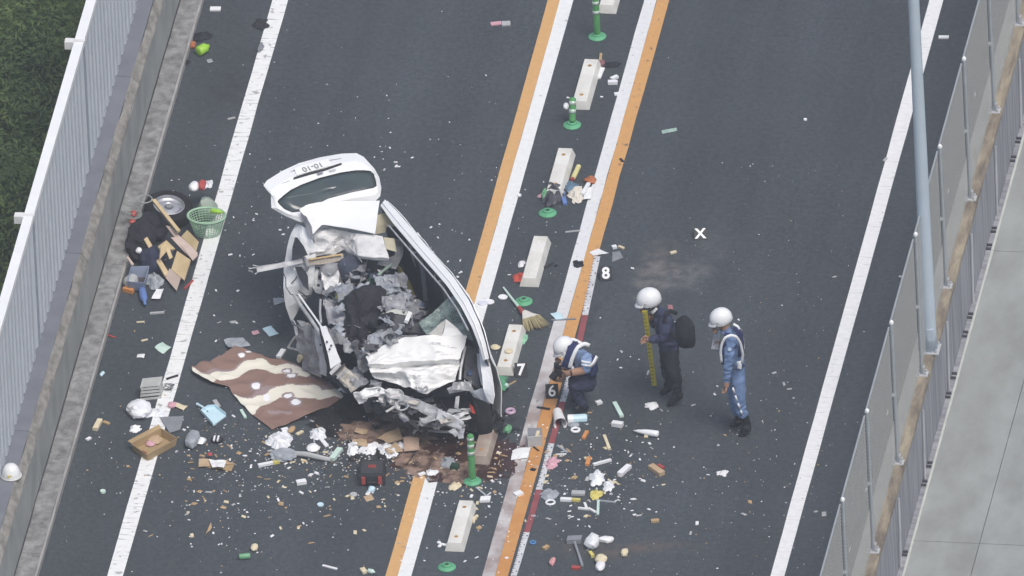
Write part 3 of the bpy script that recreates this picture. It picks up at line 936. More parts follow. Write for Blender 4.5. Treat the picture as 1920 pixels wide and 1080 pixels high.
panel('pillar_lining', [[(702, 405, 1.40), (722, 398, 1.40)], [(702, 425, 1.32), (728, 418, 1.34)], [(700, 440, 1.24), (722, 436, 1.24)]], beige, 6, 8, .01, 5)
panel('pillar_lining', [[(722, 399, 1.41), (732, 408, 1.40)], [(724, 425, 1.32), (745, 424, 1.34)]], beige, 5, 5, .005, 5)
panel('roof_scrap', [[(600, 470, 1.25), (640, 452, 1.33), (668, 470, 1.3)], [(615, 482, 1.15), (645, 468, 1.2), (680, 490, 1.18)]], car_s, 14, 10, .06, 7, .006, 9)
bolt = MB().lathe(V(649, 404, 1.52), [(.022, 0), (.02, .012), (.008, .018)], n=10).build('aerial_mount', M('rust_red', (.25, .07, .05), .7), car)

# --- right side of the body: roof rail, pillar, fender
railz = [1.52, 1.52, 1.52, 1.52, 1.50, 1.42, 1.26, 1.08]
ro = [(722, 374), (748, 400), (800, 461), (850, 519), (879, 562), (899, 605), (910, 640), (917, 672)]
ri = [(713, 385), (735, 416), (788, 478), (837, 534), (864, 574), (884, 612), (897, 645), (906, 676)]
g = loft([[(x, y, z - .015) for (x, y), z in zip(ri, railz)], [((x + u) / 2, (y + v) / 2, z + .012) for (x, y), (u, v), z in zip(ri, ro, railz)], [(x, y, z - .01) for (x, y), z in zip(ro, railz)]], 40, 7)
MB().sheet(g, .05).build('roof_rail', car_w, car, smooth=False)
pipe('rail_groove', [((x * .62 + u * .38), (y * .62 + v * .38), z + .004) for (x, y), (u, v), z in zip(ri, ro, railz)], .004, car_g)
pipe('drip_moulding', [(x - 6, y + 7, z - .03) for (x, y), z in zip(ri[1:6], railz[1:6])], .011, metal_l)
pipe('door_frame', [(783, 437, 1.46), (793, 452, 1.46), (806, 472, 1.45)], .010, car_w)
pipe('door_frame', [(836, 505, 1.44), (858, 528, 1.44), (878, 555, 1.38), (896, 590, 1.22), (908, 625, 1.06)], .013, car_w)
pipe('door_frame', [(846, 519, 1.38), (866, 541, 1.38), (884, 568, 1.3), (898, 600, 1.16)], .006, car_in)
# body side (faces away) and its dark inner face
top = [(x, y, z) for (x, y), z in zip(ro, railz)]
def below(pts, out, z):
    r_ = []
    for p in pts:
        w = V(*p)
        r_.append(Vector((w.x + out, w.y + out * .25, z)))
    return r_
tops = [V(*p) for p in top] + [V(921, 700, .92), V(925, 735, .8)]
def side_sheet(off, zs, name, m, offs):
    rows = []
    for z, o in zip(zs, offs):
        rows.append([Vector((p.x + o + off, p.y + (o + off) * .3, min(p.z, 1.6) * 0 + z if z < 1.0 else p.z - (1.52 - z))) for p in tops])
    rows = [[tuple(p) for p in r_] for r_ in rows]
    g = loft(rows, 30, 14, .012, 4, 2, raw=True)
    MB().sheet(g, .01, up=Vector((1, .3, .2)) if off > 0 else None).build(name, m, car)
tops_all = tops; tops = tops[:-2]
side_sheet(.03, (1.50, .92, .62, .26), 'body_side', car_w, (0, .06, .10, .08))
tops = tops_all[:-2]
side_sheet(-.05, (1.46, .95, .6, .22), 'door_trim', trim, (0, .06, .08, .05))
# belts, handles and pillars seen on the inner side
bar('centre_pillar', [(786, 474, 1.42), (792, 505, 1.15), (798, 560, .75)], .05, .04, M('pillar_grey', (.21, .22, .25), .7, .1, 6))
bar('rear_pillar', [(770, 455, 1.42), (775, 475, 1.2), (782, 495, 1.05)], .07, .03, car_in)
bar('front_pillar_trim', [(826, 528, 1.42), (834, 548, 1.22), (838, 565, 1.08)], .05, .03, car_in)
for q in (((770, 460, 1.4), (771, 470, 1.35), (777, 474, 1.35), (782, 473, 1.38)), ((815, 514, 1.4), (817, 526, 1.33), (823, 531, 1.33), (830, 529, 1.38))):
    pipe('grab_handle', q, .011, metal_l)
g = loft([[(896, 640, 1.06), (901, 680, .96), (905, 712, .88), (906, 730, .81), (914, 750, .70)], [(911, 642, 1.07), (920, 690, .97), (925, 720, .89), (927, 742, .79), (923, 758, .69)]], 18, 7, .016, 6)
MB().sheet(g, .012).build('right_fender', car_w, car)
panel('fender_shade', [[(893, 662, .95), (901, 665, .98)], [(897, 700, .84), (908, 700, .90)], [(903, 722, .76), (911, 724, .80)]], M('fender_grey', (.46, .48, .51), .5, .1, 6), 5, 10, .01, 6)  # grey panel painted in as the shadow along the fender's inner edge
panel('fender_lining', [[(880, 736, .62), (904, 727, .70)], [(888, 744, .55), (920, 757, .60)]], M('fender_grey', (.46, .48, .51)), 8, 6, .02, 7)
panel('wing_support', [[(870, 648, .95), (893, 650, .93)], [(872, 680, .82), (897, 690, .80)], [(868, 708, .70), (900, 728, .62)]], dash_m, 8, 10, .04, 6)
pipe('hood_hinge', [(872, 650, 1.0), (864, 690, .86), (862, 712, .76)], .018, metal_l)
panel('wheel_arch', [[(850, 716, .72), (880, 716, .70)], [(848, 730, .64), (890, 735, .6)]], metal_l, 10, 6, .03, 7)
panel('headlight_housing', [[(838, 728, .66), (862, 718, .68), (884, 714, .68)], [(842, 738, .58), (866, 734, .58), (884, 724, .62)]], M('lamp_silver', (.50, .52, .54), .3, c2=(.3, .31, .33), scale=9, metal=.3), 12, 6, .03, 8)
lump(MB(), V(882, 701, .72), .045, .045, .04, 4, .3).build('blue_hose_joint', M('dull_blue', (.05, .09, .18), .5), car)

# --- left rear quarter, pushed outwards
qo = [(556, 419, 1.38), (544, 440, 1.33), (537, 470, 1.20), (532, 505, 1.02), (531, 540, .86), (536, 575, .62), (546, 604, .40)]
qi = [(576, 428, 1.44), (588, 455, 1.36), (592, 482, 1.22), (590, 510, 1.04), (588, 535, .88), (584, 553, .72), (568, 570, .55)]
qm = [((a[0] + b[0]) / 2, (a[1] + b[1]) / 2, (a[2] + b[2]) / 2 + .03) for a, b in zip(qo, qi)]
MB().sheet(loft([qo, qm, qi], 26, 10, .018, 5, 5), .012).build('left_quarter_panel', M('quarter_white', (.70, .72, .73), .35, .06, 4), car)
panel('quarter_window', [[(553, 445, 1.42), (557, 445, 1.43)], [(548, 465, 1.34), (569, 461, 1.38)], [(547, 487, 1.24), (577, 478, 1.30)]], dark, 8, 8, 0)
panel('quarter_window', [[(553, 500, 1.14), (566, 500, 1.15)], [(560, 520, 1.04), (577, 516, 1.07)], [(569, 536, .98), (579, 545, .94)]], dark, 6, 8, 0)
pipe('window_seal', [(551, 502, 1.1), (560, 522, 1.0), (571, 541, .91)], .007, car_w)
panel('inner_wheel_house', [[(578, 500, 1.04), (594, 502, 1.06), (612, 520, 1.0)], [(580, 525, .92), (600, 528, .95), (618, 535, .92)], [(592, 548, .82), (606, 553, .82), (620, 550, .82)]], car_s, 14, 12, .03, 7)
for (x, y, z) in ((599, 519, 1.01), (597, 535, .95), (608, 542, .92)):
    MB().lathe(V(x, y, z), [(.02, 0), (.018, .008)], -d_, 10).build('access_hole', dark, car)
# torn roof bow across the car and sticking out to the left
bar('roof_bow', [(484, 506, 1.16), (520, 499, 1.17), (566, 489, 1.18)], .055, .03, metal_l)
bar('roof_bow', [(486, 500, 1.17), (525, 494, 1.19), (570, 482, 1.20)], .018, .02, car_in)
bar('roof_bow', [(575, 492, 1.17), (610, 489, 1.17), (640, 482, 1.17)], .075, .03, M('torn_bow', (.45, .40, .33), .6, c2=(.26, .22, .19), scale=9, bump=.3))
bar('roof_bow', [(582, 486, 1.22), (640, 477, 1.22)], .02, .03, M('orange_sealer', (.50, .36, .17), .7))
bar('roof_bow', [(585, 496, 1.12), (622, 499, 1.1), (634, 492, 1.1)], .045, .03, car_in)
for q in (((468, 504, 1.15), (476, 502, 1.15), (486, 502, 1.15)), ((466, 507, 1.1), (474, 510, 1.1)), ((478, 514, 1.12), (488, 507, 1.15)), ((474, 497, 1.17), (486, 500, 1.16))):
    pipe('torn_strand', q, .008, metal_l, n=5)
MB().tube([V(566, 478, 1.22), V(572, 486, 1.21), V(578, 500, 1.17), V(574, 508, 1.1)], .02, 6).build('belt_anchor', car_in, car)
for q in (((531, 512, 1.02), (536, 522, .98), (536, 538, .92), (545, 552, .85), (565, 555, .85), (600, 554, .9), (606, 560, .88)),
          ((546, 532, .95), (552, 525, .98), (557, 518, 1.0)),
          ((560, 545, .85), (580, 560, .82), (590, 580, .8)),
          ((756, 770, .45), (780, 780, .42), (800, 765, .5), (812, 742, .6)),
          ((800, 806, .12), (788, 830, .05), (772, 858, .02), (762, 872, .01)),
          ((826, 750, .6), (836, 765, .55), (838, 790, .4))):
    pipe('loose_cable', q, .006, wire_k, n=6)

# --- left side, front half: crushed door and pillar
pipe('door_frame', [(552, 554, .95), (562, 570, .95), (582, 598, .92), (602, 628, .88)], .022, metal_l)
pipe('door_frame', [(560, 552, .98), (574, 572, .97), (594, 600, .94), (606, 618, .9)], .012, car_w)
pipe('door_frame', [(601, 562, 1.0), (600, 585, .96), (602, 606, .92)], .014, metal_l)
panel('crushed_door', [[(548, 598, .62), (556, 608, .66), (575, 606, .7), (596, 618, .74)], [(556, 630, .48), (572, 632, .52), (590, 640, .58), (602, 648, .62)],
                       [(560, 650, .34), (576, 655, .38), (592, 662, .44), (604, 672, .5)], [(568, 672, .2), (580, 686, .16), (598, 692, .24), (610, 700, .3)]], car_in, 22, 22, .08, 5, .007, 12)
panel('door_skin', [[(547, 594, .68), (549, 600, .68)], [(549, 612, .58), (557, 616, .62)], [(556, 630, .5), (560, 626, .52)]], car_w, 6, 10, .01, 6)
panel('door_skin', [[(557, 600, .72), (572, 603, .76)], [(566, 612, .68), (578, 608, .72)]], car_s, 8, 6, .03, 7)
panel('door_edge', [[(588, 615, .8), (600, 622, .84)], [(592, 650, .66), (606, 655, .7)], [(600, 680, .52), (614, 692, .52)], [(600, 700, .36), (612, 706, .38)]], M('dull_white', (.55, .57, .60), .5, c2=(.34, .35, .38), scale=8), 8, 16, .03, 6)
panel('windscreen_pillar', [[(600, 612, .98), (611, 611, 1.0)], [(608, 640, .90), (622, 638, .93)], [(616, 668, .82), (634, 665, .85)], [(620, 692, .72), (639, 678, .80)]], car_w, 8, 18, .014, 5, .03)
for (x, y, z) in ((613, 641, .92), (621, 648, .91), (618, 655, .89), (601, 647, .72)):
    MB().lathe(V(x, y, z), [(.014, 0), (.012, .008)], -d_, 8).build('access_hole', dark, car)
pipe('pillar_seal', [(600, 618, .93), (606, 650, .84), (614, 678, .74), (622, 698, .68)], .010, rubber_s)
panel('front_rail', [[(628, 702, .70), (643, 686, .76)], [(640, 712, .64), (654, 695, .70)], [(650, 722, .58), (668, 704, .64)], [(660, 736, .50), (678, 722, .56)]], cream_m, 10, 14, .04, 8, .04, 21)
panel('front_rail', [[(618, 700, .7), (638, 682, .8)], [(624, 706, .66), (643, 688, .75)]], car_s, 6, 4, .01, 6, .03)
bar('rail_band', [(624, 704, .74), (645, 684, .80)], .03, .02, black)
bar('rail_band', [(632, 709, .70), (650, 693, .76)], .02, .02, car_in)
pipe('brake_pipe', [(540, 652, .12), (546, 642, .2), (554, 631, .3)], .014, metal_l)
pipe('brake_pipe', [(541, 652, .12), (565, 658, .2), (590, 662, .3)], .014, metal_l)
panel('sill_scrap', [[(572, 668, .14), (600, 690, .2)], [(565, 690, .06), (600, 708, .12)]], car_in, 12, 8, .06, 7)

# --- engine bay: hood, bumper, beams
hood_mask = lambda i, j: .18 + 1.0 * max(0, min(1, (i - .30 + .25 * (1 - j)) * 2.4)) * (1.0 if j < .9 else .5)
hood_m = M('hood_white', (.80, .80, .78), .6, .03, scale=4, bump=.10, detail=8, spec=.2)
def scratches(m):
    nt = m.node_tree; L = nt.links.new; b = nt.nodes['Principled BSDF']
    src = b.inputs['Base Color'].links[0].from_socket
    tc = nt.nodes.new('ShaderNodeTexCoord'); mp = nt.nodes.new('ShaderNodeMapping'); mp.inputs['Rotation'].default_value = (0, 0, .25); mp.inputs['Scale'].default_value = (3, 14, 8)
    n = nt.nodes.new('ShaderNodeTexNoise'); n.inputs['Scale'].default_value = 1.6; n.inputs['Detail'].default_value = 9; n.inputs['Roughness'].default_value = .7
    L(tc.outputs['Object'], mp.inputs[0]); L(mp.outputs[0], n.inputs['Vector'])
    r = nt.nodes.new('ShaderNodeValToRGB'); r.color_ramp.elements[0].position = .56; r.color_ramp.elements[1].position = .70
    L(n.outputs[0], r.inputs[0])
    n2 = nt.nodes.new('ShaderNodeTexNoise'); n2.inputs['Scale'].default_value = 2.2; L(tc.outputs['Object'], n2.inputs['Vector'])
    r2 = nt.nodes.new('ShaderNodeValToRGB'); r2.color_ramp.elements[0].position = .46; r2.color_ramp.elements[1].position = .6; L(n2.outputs[0], r2.inputs[0])
    mu = nt.nodes.new('ShaderNodeMath'); mu.operation = 'MULTIPLY'; L(r.outputs[0], mu.inputs[0]); L(r2.outputs[0], mu.inputs[1])
    x = nt.nodes.new('ShaderNodeMix'); x.data_type = 'RGBA'; x.inputs[7].default_value = (.17, .17, .20, 1)
    L(src, x.inputs[6]); L(mu.outputs[0], x.inputs[0]); L(x.outputs[2], b.inputs['Base Color'])
scratches(hood_m); scratches(car_s)
hg = loft([[(684, 668, .90), (706, 655, .95), (730, 644, 1.0), (758, 633, 1.06), (800, 628, 1.12), (850, 625, 1.13), (875, 630, 1.10)],
              [(688, 676, .87), (720, 668, .93), (760, 655, .99), (815, 650, 1.04), (872, 648, 1.04)],
              [(690, 684, .86), (720, 683, .88), (765, 678, .92), (815, 676, .96), (862, 674, .96)],
              [(692, 690, .78), (725, 692, .78), (770, 686, .81), (815, 685, .84), (861, 684, .86)],
              [(694, 697, .80), (725, 700, .80), (770, 698, .85), (815, 694, .86), (861, 692, .86)],
              [(697, 702, .76), (730, 708, .72), (780, 714, .76), (820, 708, .80), (858, 702, .80)],
              [(704, 708, .73), (745, 718, .70), (778, 731, .68), (800, 737, .66), (826, 727, .70), (853, 712, .74)]], 90, 64, .068, 8.0, 6, mask=hood_mask, along=Vector((.95, .3, 0)))
hood = MB().sheet(hg, .006).build('hood', hood_m, car)
panel('hood_fold', [[(804, 627, 1.12), (815, 616, 1.18), (828, 604, 1.26)], [(828, 629, 1.12), (832, 615, 1.2), (836, 599, 1.30)]], M('hood_underside', (.55, .54, .50), .6, .1, 6), 8, 6, .01, 6)
panel('hood_fold', [[(830, 629, 1.12), (834, 615, 1.2), (836, 599, 1.30)], [(872, 632, 1.09), (856, 614, 1.18), (837, 599, 1.30)]], car_w, 10, 10, .012, 5)
pts = []
for k in range(17):
    w = 2 * math.pi * k / 16
    pts.append(V(791 + 11 * math.cos(w), 728 + 7 * math.sin(w), .72))
em = MB().tube(pts, .010, 6)
em.tube([V(783, 724, .72), V(791, 731, .72), V(799, 724, .72)], .008, 5)
em.tube([V(791, 722, .72), V(791, 734, .72)], .007, 5)
em.build('badge', M('badge_chrome', (.5, .52, .55), .25, metal=.7), hood)
panel('bumper', [[(664, 738, .60), (684, 729, .64), (708, 727, .66), (724, 730, .62)], [(666, 748, .52), (690, 744, .56), (712, 738, .6), (722, 738, .58)], [(673, 757, .44), (690, 752, .48), (706, 744, .52)]], car_w, 18, 10, .05, 8, .01, 31)
panel('bumper', [[(708, 734, .58), (730, 728, .64), (756, 734, .60)], [(706, 752, .46), (735, 758, .46), (754, 745, .5)]], car_s, 16, 10, .06, 9, .01, 33)
panel('front_beam', [[(752, 738, .60), (780, 748, .58), (812, 762, .54), (845, 784, .47), (868, 796, .42)], [(748, 755, .52), (780, 768, .48), (808, 782, .42), (838, 800, .34), (866, 808, .32)]], metal_l, 24, 8, .03, 6, .03, 7)
panel('front_beam', [[(822, 768, .55), (845, 778, .50), (868, 792, .45)], [(818, 785, .44), (840, 797, .38), (864, 806, .36)]], M('beam_white', (.68, .70, .72), .4, c2=(.45, .46, .48), scale=8), 12, 6, .015, 7, .03, 8)
panel('radiator', [[(700, 758, .40), (740, 765, .42), (800, 790, .34)], [(705, 778, .22), (745, 795, .18), (800, 812, .12)]], M('radiator_dark', (.045, .045, .05), .6, c2=(.02, .02, .025), scale=14, bump=.6), 26, 12, .05, 8, .02, 3)
bar('lower_tie_bar', [(735, 757, .48), (758, 780, .34), (790, 806, .14)], .045, .03, M('tie_bar_grey', (.30, .30, .29), .6, c2=(.18, .17, .16), scale=9))
bar('lower_tie_bar', [(790, 806, .12), (820, 809, .14), (858, 811, .18)], .03, .03, car_in)
bar('lower_tie_bar', [(776, 812, .05), (784, 800, .14), (796, 790, .24)], .03, .02, cream_m)
q = [V(753 + 10 * math.cos(a * .55) * (1 + .01 * a), 760 + 9 * math.sin(a * .55), .44 + .006 * a) for a in range(30)]
MB().tube(q, .009, 6).build('coil_spring', metal_l, car)
panel('headlight_bracket', [[(855, 744, .62), (862, 742, .62)], [(852, 765, .5), (860, 768, .48)], [(858, 772, .42), (876, 770, .42)]], metal_l, 6, 10, .02, 6)
# right front wheel and the black bumper cover beside it
fax = (V(560, 600, 0) - V(720, 575, 0)).normalized()
wc = V(899, 774, .25)
MB().lathe(wc - fax * .0, [(.20, -.10), (.28, -.09), (.30, -.04), (.30, .04), (.28, .09), (.20, .10)], fax, 28).build('front_tyre', M('tyre', (.012, .012, .014), .85, .2, 20, bump=.3), car)
panel('bumper_cover', [[(872, 752, .42), (895, 762, .40), (925, 768, .34), (946, 776, .22)], [(868, 775, .3), (898, 782, .36), (926, 786, .26), (944, 792, .12)], [(862, 802, .14), (890, 812, .18), (918, 808, .12), (940, 810, .04)]], black, 22, 16, .10, 5, .01, 17)
panel('indicator_lens', [[(880, 757, .47), (886, 762, .47)], [(884, 774, .42), (891, 776, .42)]], M('red_lens', (.42, .045, .03), .3), 5, 6, .01, 8)
rr = random.Random(5)
mts = [car_in, metal_l, car_g, black, dash_m, cream_m, car_s]
for k in range(84):
    x, y = rr.uniform(690, 872), 0
    y = 734 + (x - 690) * .27 + rr.uniform(-14, 34)
    z = rr.uniform(.2, .55)
    a = rr.uniform(0, 6.28); l = rr.uniform(6, 16); w = rr.uniform(3, 7)
    dx, dy = math.cos(a) * l, math.sin(a) * l * .6
    ex, ey = -math.sin(a) * w, math.cos(a) * w * .6
    panel('bent_bracket', [[(x - dx - ex, y - dy - ey, z), (x + dx - ex, y + dy - ey, z + rr.uniform(-.08, .08))], [(x - dx + ex, y - dy + ey, z + rr.uniform(-.06, .06)), (x + dx + ex, y + dy + ey, z)]], rr.choice(mts), 5, 4, .03, 9, .008, k)

# --- cabin: floor, seats, dashboard, airbags and torn trim
fl = [[V(566, 600, .22), V(640, 592, .2), V(728, 580, .2)], [V(600, 690, .22), V(700, 690, .2), V(820, 680, .2)], [V(690, 765, .22), V(780, 790, .2), V(915, 795, .22)]]
MB().sheet(loft([[tuple(p) for p in r_] for r_ in fl], 14, 14, .03, 3, 1, raw=True), .03).build('floor_pan', dark, car)
panel('firewall', [[(668, 690, .62), (705, 668, .70), (800, 650, .80), (866, 660, .80)], [(690, 742, .30), (740, 740, .33), (810, 745, .34), (872, 740, .34)]], dark, 16, 10, .05, 4)
panel('left_inner_side', [[(590, 480, 1.05), (600, 560, .72), (612, 620, .62), (645, 690, .52)], [(602, 565, .5), (614, 640, .34), (640, 690, .3), (680, 750, .22)]], dark, 16, 8, .05, 4)
panel('load_bay', [[(590, 480, 1.0), (660, 490, .98), (745, 450, 1.05)], [(600, 560, .5), (680, 570, .5), (780, 540, .6)]], dark, 16, 10, .06, 4, seed=4)
for (x, y, z, m) in ((655, 507, 1.02, seat_m), (690, 500, .96, dash_m), (622, 520, .95, car_in)):
    b = MB(); lump(b, V(x, y, z), .16, .09, .2, int(x), .18, 1.3, 3, .3)
    b.build('seat_back', m, car, smooth=True)
b = MB(); lump(b, V(682, 588, .92), .23, .30, .30, 3, .30, 1.7, 4, .3); lump(b, V(672, 630, .72), .20, .26, .26, 8, .3, 1.7, 4, .2)
lump(b, V(700, 560, .98), .16, .16, .16, 14, .3, 1.8, 3); b.build('black_seat_cover', cloth_k, car)
b = MB(); lump(b, V(726, 548, .98), .14, .12, .10, 6, .5, 2.4, 4); b.build('airbag', cloth_g, car)
b = MB(); lump(b, V(742, 575, .95), .20, .11, .10, 7, .5, 2.4, 4, -.4); b.build('airbag', cloth_g, car)
b = MB(); lump(b, V(645, 555, .96), .13, .12, .12, 9, .45, 2.2, 4); b.build('torn_cushion', M('silver_film', (.46, .50, .52), .5, c2=(.2, .23, .24), scale=8, bump=.4), car)
b = MB(); lump(b, V(638, 556, 1.05), .05, .05, .04, 10, .4, 2, 3); b.build('foam_scrap', M('foam_yellow', (.42, .38, .10), .8, .2, 20), car)
b = MB(); lump(b, V(700, 525, .98), .05, .10, .04, 12, .4, 2, 3); b.build('green_scrap', M('scrap_green', (.10, .20, .13), .7, .2, 20), car)
panel('olive_seat_side', [[(741, 495, .98), (752, 503, .98), (766, 525, .9), (777, 556, .8)], [(746, 510, .9), (752, 522, .9), (760, 540, .82), (766, 562, .74)]], olive, 12, 6, .01, 4, .02)
panel('dashboard', [[(706, 612, .92), (740, 590, 1.0), (772, 590, 1.02), (796, 598, 1.02)], [(705, 628, .86), (740, 622, .9), (775, 624, .92), (800, 628, .95)]], dash_m, 16, 10, .025, 4, .03)
panel('dashboard_lip', [[(716, 588, 1.02), (740, 579, 1.05), (764, 584, 1.04)], [(718, 594, 1.0), (742, 588, 1.02), (764, 592, 1.02)]], M('pale_trim', (.5, .51, .47), .6, .1, 7), 10, 5, .015, 6)
panel('cowl', [[(690, 628, .86), (712, 618, .92), (745, 628, .94)], [(690, 655, .8), (715, 650, .82), (760, 640, .9)]], car_g, 16, 12, .06, 7, .006, 14)
panel('cowl', [[(664, 658, .78), (690, 655, .78)], [(668, 672, .72), (690, 668, .74)]], M('blue_grey_plastic', (.28, .32, .38), .6, .15, 8), 8, 6, .03, 7)
bar('washer_tube', [(762, 602, 1.05), (768, 588, 1.05)], .05, .04, car_w)
pipe('green_strap', [(705, 520, 1.05), (718, 508, 1.05), (735, 495, 1.06)], .018, M('pale_green_strap', (.30, .40, .35), .7))
pipe('steering_wheel', [V and (715 + 22 * math.cos(k * .42), 602 + 13 * math.sin(k * .42), .98 + .05 * math.sin(k * .42)) for k in range(13)], .014, black)
panel('windscreen', [[(786, 604, 1.06), (806, 590, 1.14), (822, 574, 1.20), (840, 560, 1.30), (852, 553, 1.35), (866, 562, 1.33)],
                     [(792, 618, 1.04), (825, 600, 1.10), (855, 590, 1.18), (882, 600, 1.16)],
                     [(800, 628, 1.03), (835, 622, 1.04), (866, 630, 1.02), (894, 642, 1.0)]], wind_m, 24, 16, .03, 5, .006, 3, smooth=False)
imt = [cloth_g, cloth_g, metal_l, car_in, car_in, car_g, car_s, dash_m, seat_m, car_g, cloth_k, M('grey_carpet', (.15, .16, .18), .95, .2, 12), M('pale_plastic', (.48, .50, .53), .5, .1, 8), M('blue_scrap', (.12, .18, .30), .7, .2, 9)]
poly = [(600, 500), (660, 492), (740, 510), (800, 585), (780, 630), (690, 660), (650, 650), (610, 580)]
def inside(x, y, pl):
    c = False
    for (x0, y0), (x1, y1) in zip(pl, pl[1:] + pl[:1]):
        if (y0 > y) != (y1 > y) and x < (x1 - x0) * (y - y0) / (y1 - y0) + x0: c = not c
    return c
k = 0
while k < 190:
    x, y = rr.uniform(595, 800), rr.uniform(490, 662)
    if not inside(x, y, poly): continue
    if 650 < x < 712 and 545 < y < 650 and rr.random() < .85: 
        k += 1; continue
    k += 1
    z = rr.uniform(.80, 1.08)
    a = rr.uniform(0, 6.28); l = rr.uniform(4, 17); w = rr.uniform(2.5, 9)
    dx, dy = math.cos(a) * l, math.sin(a) * l * .7
    ex, ey = -math.sin(a) * w, math.cos(a) * w * .7
    u = lambda: rr.uniform(-.07, .07)
    panel('torn_trim', [[(x - dx - ex, y - dy - ey, z + u()), (x, y - ey, z + .02), (x + dx - ex, y + dy - ey, z + u())], [(x - dx + ex, y - dy + ey, z + u()), (x, y + ey, z), (x + dx + ex, y + dy + ey, z + u())]], rr.choice(imt), 6, 4, .035, 9, .006, 50 + k)
for k in range(16):
    x, y = rr.uniform(610, 780), rr.uniform(510, 650)
    if not inside(x, y, poly): continue
    p = [(x, y, rr.uniform(.85, 1.05))]
    for j in range(4):
        p.append((p[-1][0] + rr.uniform(-14, 14), p[-1][1] + rr.uniform(-8, 12), rr.uniform(.8, 1.08)))
    pipe('loose_cable', p, .005, rr.choice([wire_k, metal_l]), n=5)

# larger torn sheets and trim thrown about in the cabin
for i, (c4, z, m) in enumerate((
        (((600, 505), (632, 498), (640, 540), (612, 548)), 1.04, car_s), (((604, 560), (634, 556), (650, 600), (618, 610)), .92, car_g), (((612, 612), (640, 606), (652, 640), (626, 650)), .80, car_in),
        (((700, 520), (742, 512), (752, 548), (712, 556)), 1.06, cloth_g), (((712, 556), (764, 552), (770, 584), (722, 588)), 1.04, car_g), (((646, 484), (690, 490), (684, 512), (642, 508)), 1.08, car_in),
        (((690, 632), (730, 622), (742, 644), (700, 656)), .96, cloth_g), (((758, 560), (790, 566), (782, 590), (762, 588)), 1.02, car_in), (((640, 640), (668, 636), (676, 660), (650, 664)), .84, car_g),
        (((668, 670), (690, 664), (694, 690), (676, 694)), .72, car_in), (((742, 505), (764, 520), (760, 545), (740, 530)), 1.02, car_g), (((626, 536), (660, 530), (668, 556), (634, 566)), 1.08, cloth_g),
        (((652, 694), (676, 690), (690, 720), (664, 728)), .58, car_g), (((694, 712), (716, 716), (712, 734), (690, 730)), .62, car_in))):
    a, b, c, d = c4
    panel('torn_sheet', [[(*a, z), (*b, z + .04)], [((a[0] + d[0]) / 2, (a[1] + d[1]) / 2, z + .07), ((b[0] + c[0]) / 2, (b[1] + c[1]) / 2, z - .02)], [(*d, z - .05), (*c, z)]], m, 14, 12, .09, 7, .006, 300 + i)
# ------------------------------------------------------------------ people
skin_m = M('skin', (.42, .24, .16), .6, .08, 9)
helm_m = M('helmet_white', (.76, .77, .775), .25, .02, 3)
hair_m = M('black_hair', (.012, .011, .011), .8)
navy = M('navy_cloth', (.030, .037, .075), .9, c2=(.019, .024, .052), scale=7, bump=.5, bscale=14)
navy_j = M('navy_jacket', (.042, .050, .10), .9, c2=(.028, .034, .07), scale=6, bump=.6, bscale=12)
blackc = M('black_trousers', (.024, .026, .037), .9, c2=(.015, .017, .025), scale=7, bump=.5, bscale=14)
blue = M('blue_uniform', (.17, .26, .45), .85, c2=(.125, .195, .35), scale=6, bump=.6, bscale=13)
paleblue = M('pale_blue_shirt', (.25, .35, .55), .85, c2=(.19, .27, .45), scale=6, bump=.6, bscale=13)
boot_m = M('black_leather', (.017, .018, .023), .45, c2=(.010, .010, .014), scale=9)
whitec = M('white_webbing', (.76, .78, .78), .7, .06, 12)
vest_m = M('vest_navy', (.028, .035, .12), .9, c2=(.018, .022, .08), scale=8, bump=.4)

def skin_body(joints, edges, root):
    me = bpy.data.meshes.new('tmp')
    names = list(joints)
    me.from_pydata([joints[n][0] for n in names], [(names.index(a), names.index(b)) for a, b in edges], [])
    o = bpy.data.objects.new('tmp', me)
    col.objects.link(o)
    sm = o.modifiers.new('skin', 'SKIN')
    sm.use_smooth_shade = True
    sm.branch_smoothing = .6
    if not me.skin_vertices: 
        bpy.context.view_layer.objects.active = o
    lay = me.skin_vertices[0].data
    for i, n in enumerate(names):
        r = joints[n][1]
        lay[i].radius = r if isinstance(r, tuple) else (r, r)
        lay[i].use_root = (n == root)
    ss = o.modifiers.new('sub', 'SUBSURF'); ss.levels = 3; ss.render_levels = 3
    dg = bpy.context.evaluated_depsgraph_get(); dg.update()
    ev = o.evaluated_get(dg)
    m2 = ev.to_mesh()
    vs = [v.co.copy() for v in m2.vertices]
    fs = [tuple(p.vertices) for p in m2.polygons]
    ev.to_mesh_clear()
    bpy.data.objects.remove(o); bpy.data.meshes.remove(me)
    return vs, fs

def seg_d(p, a, b):
    ab = b - a
    t = max(0, min(1, (p - a).dot(ab) / max(ab.length_squared, 1e-9)))
    return (p - a - ab * t).length, t

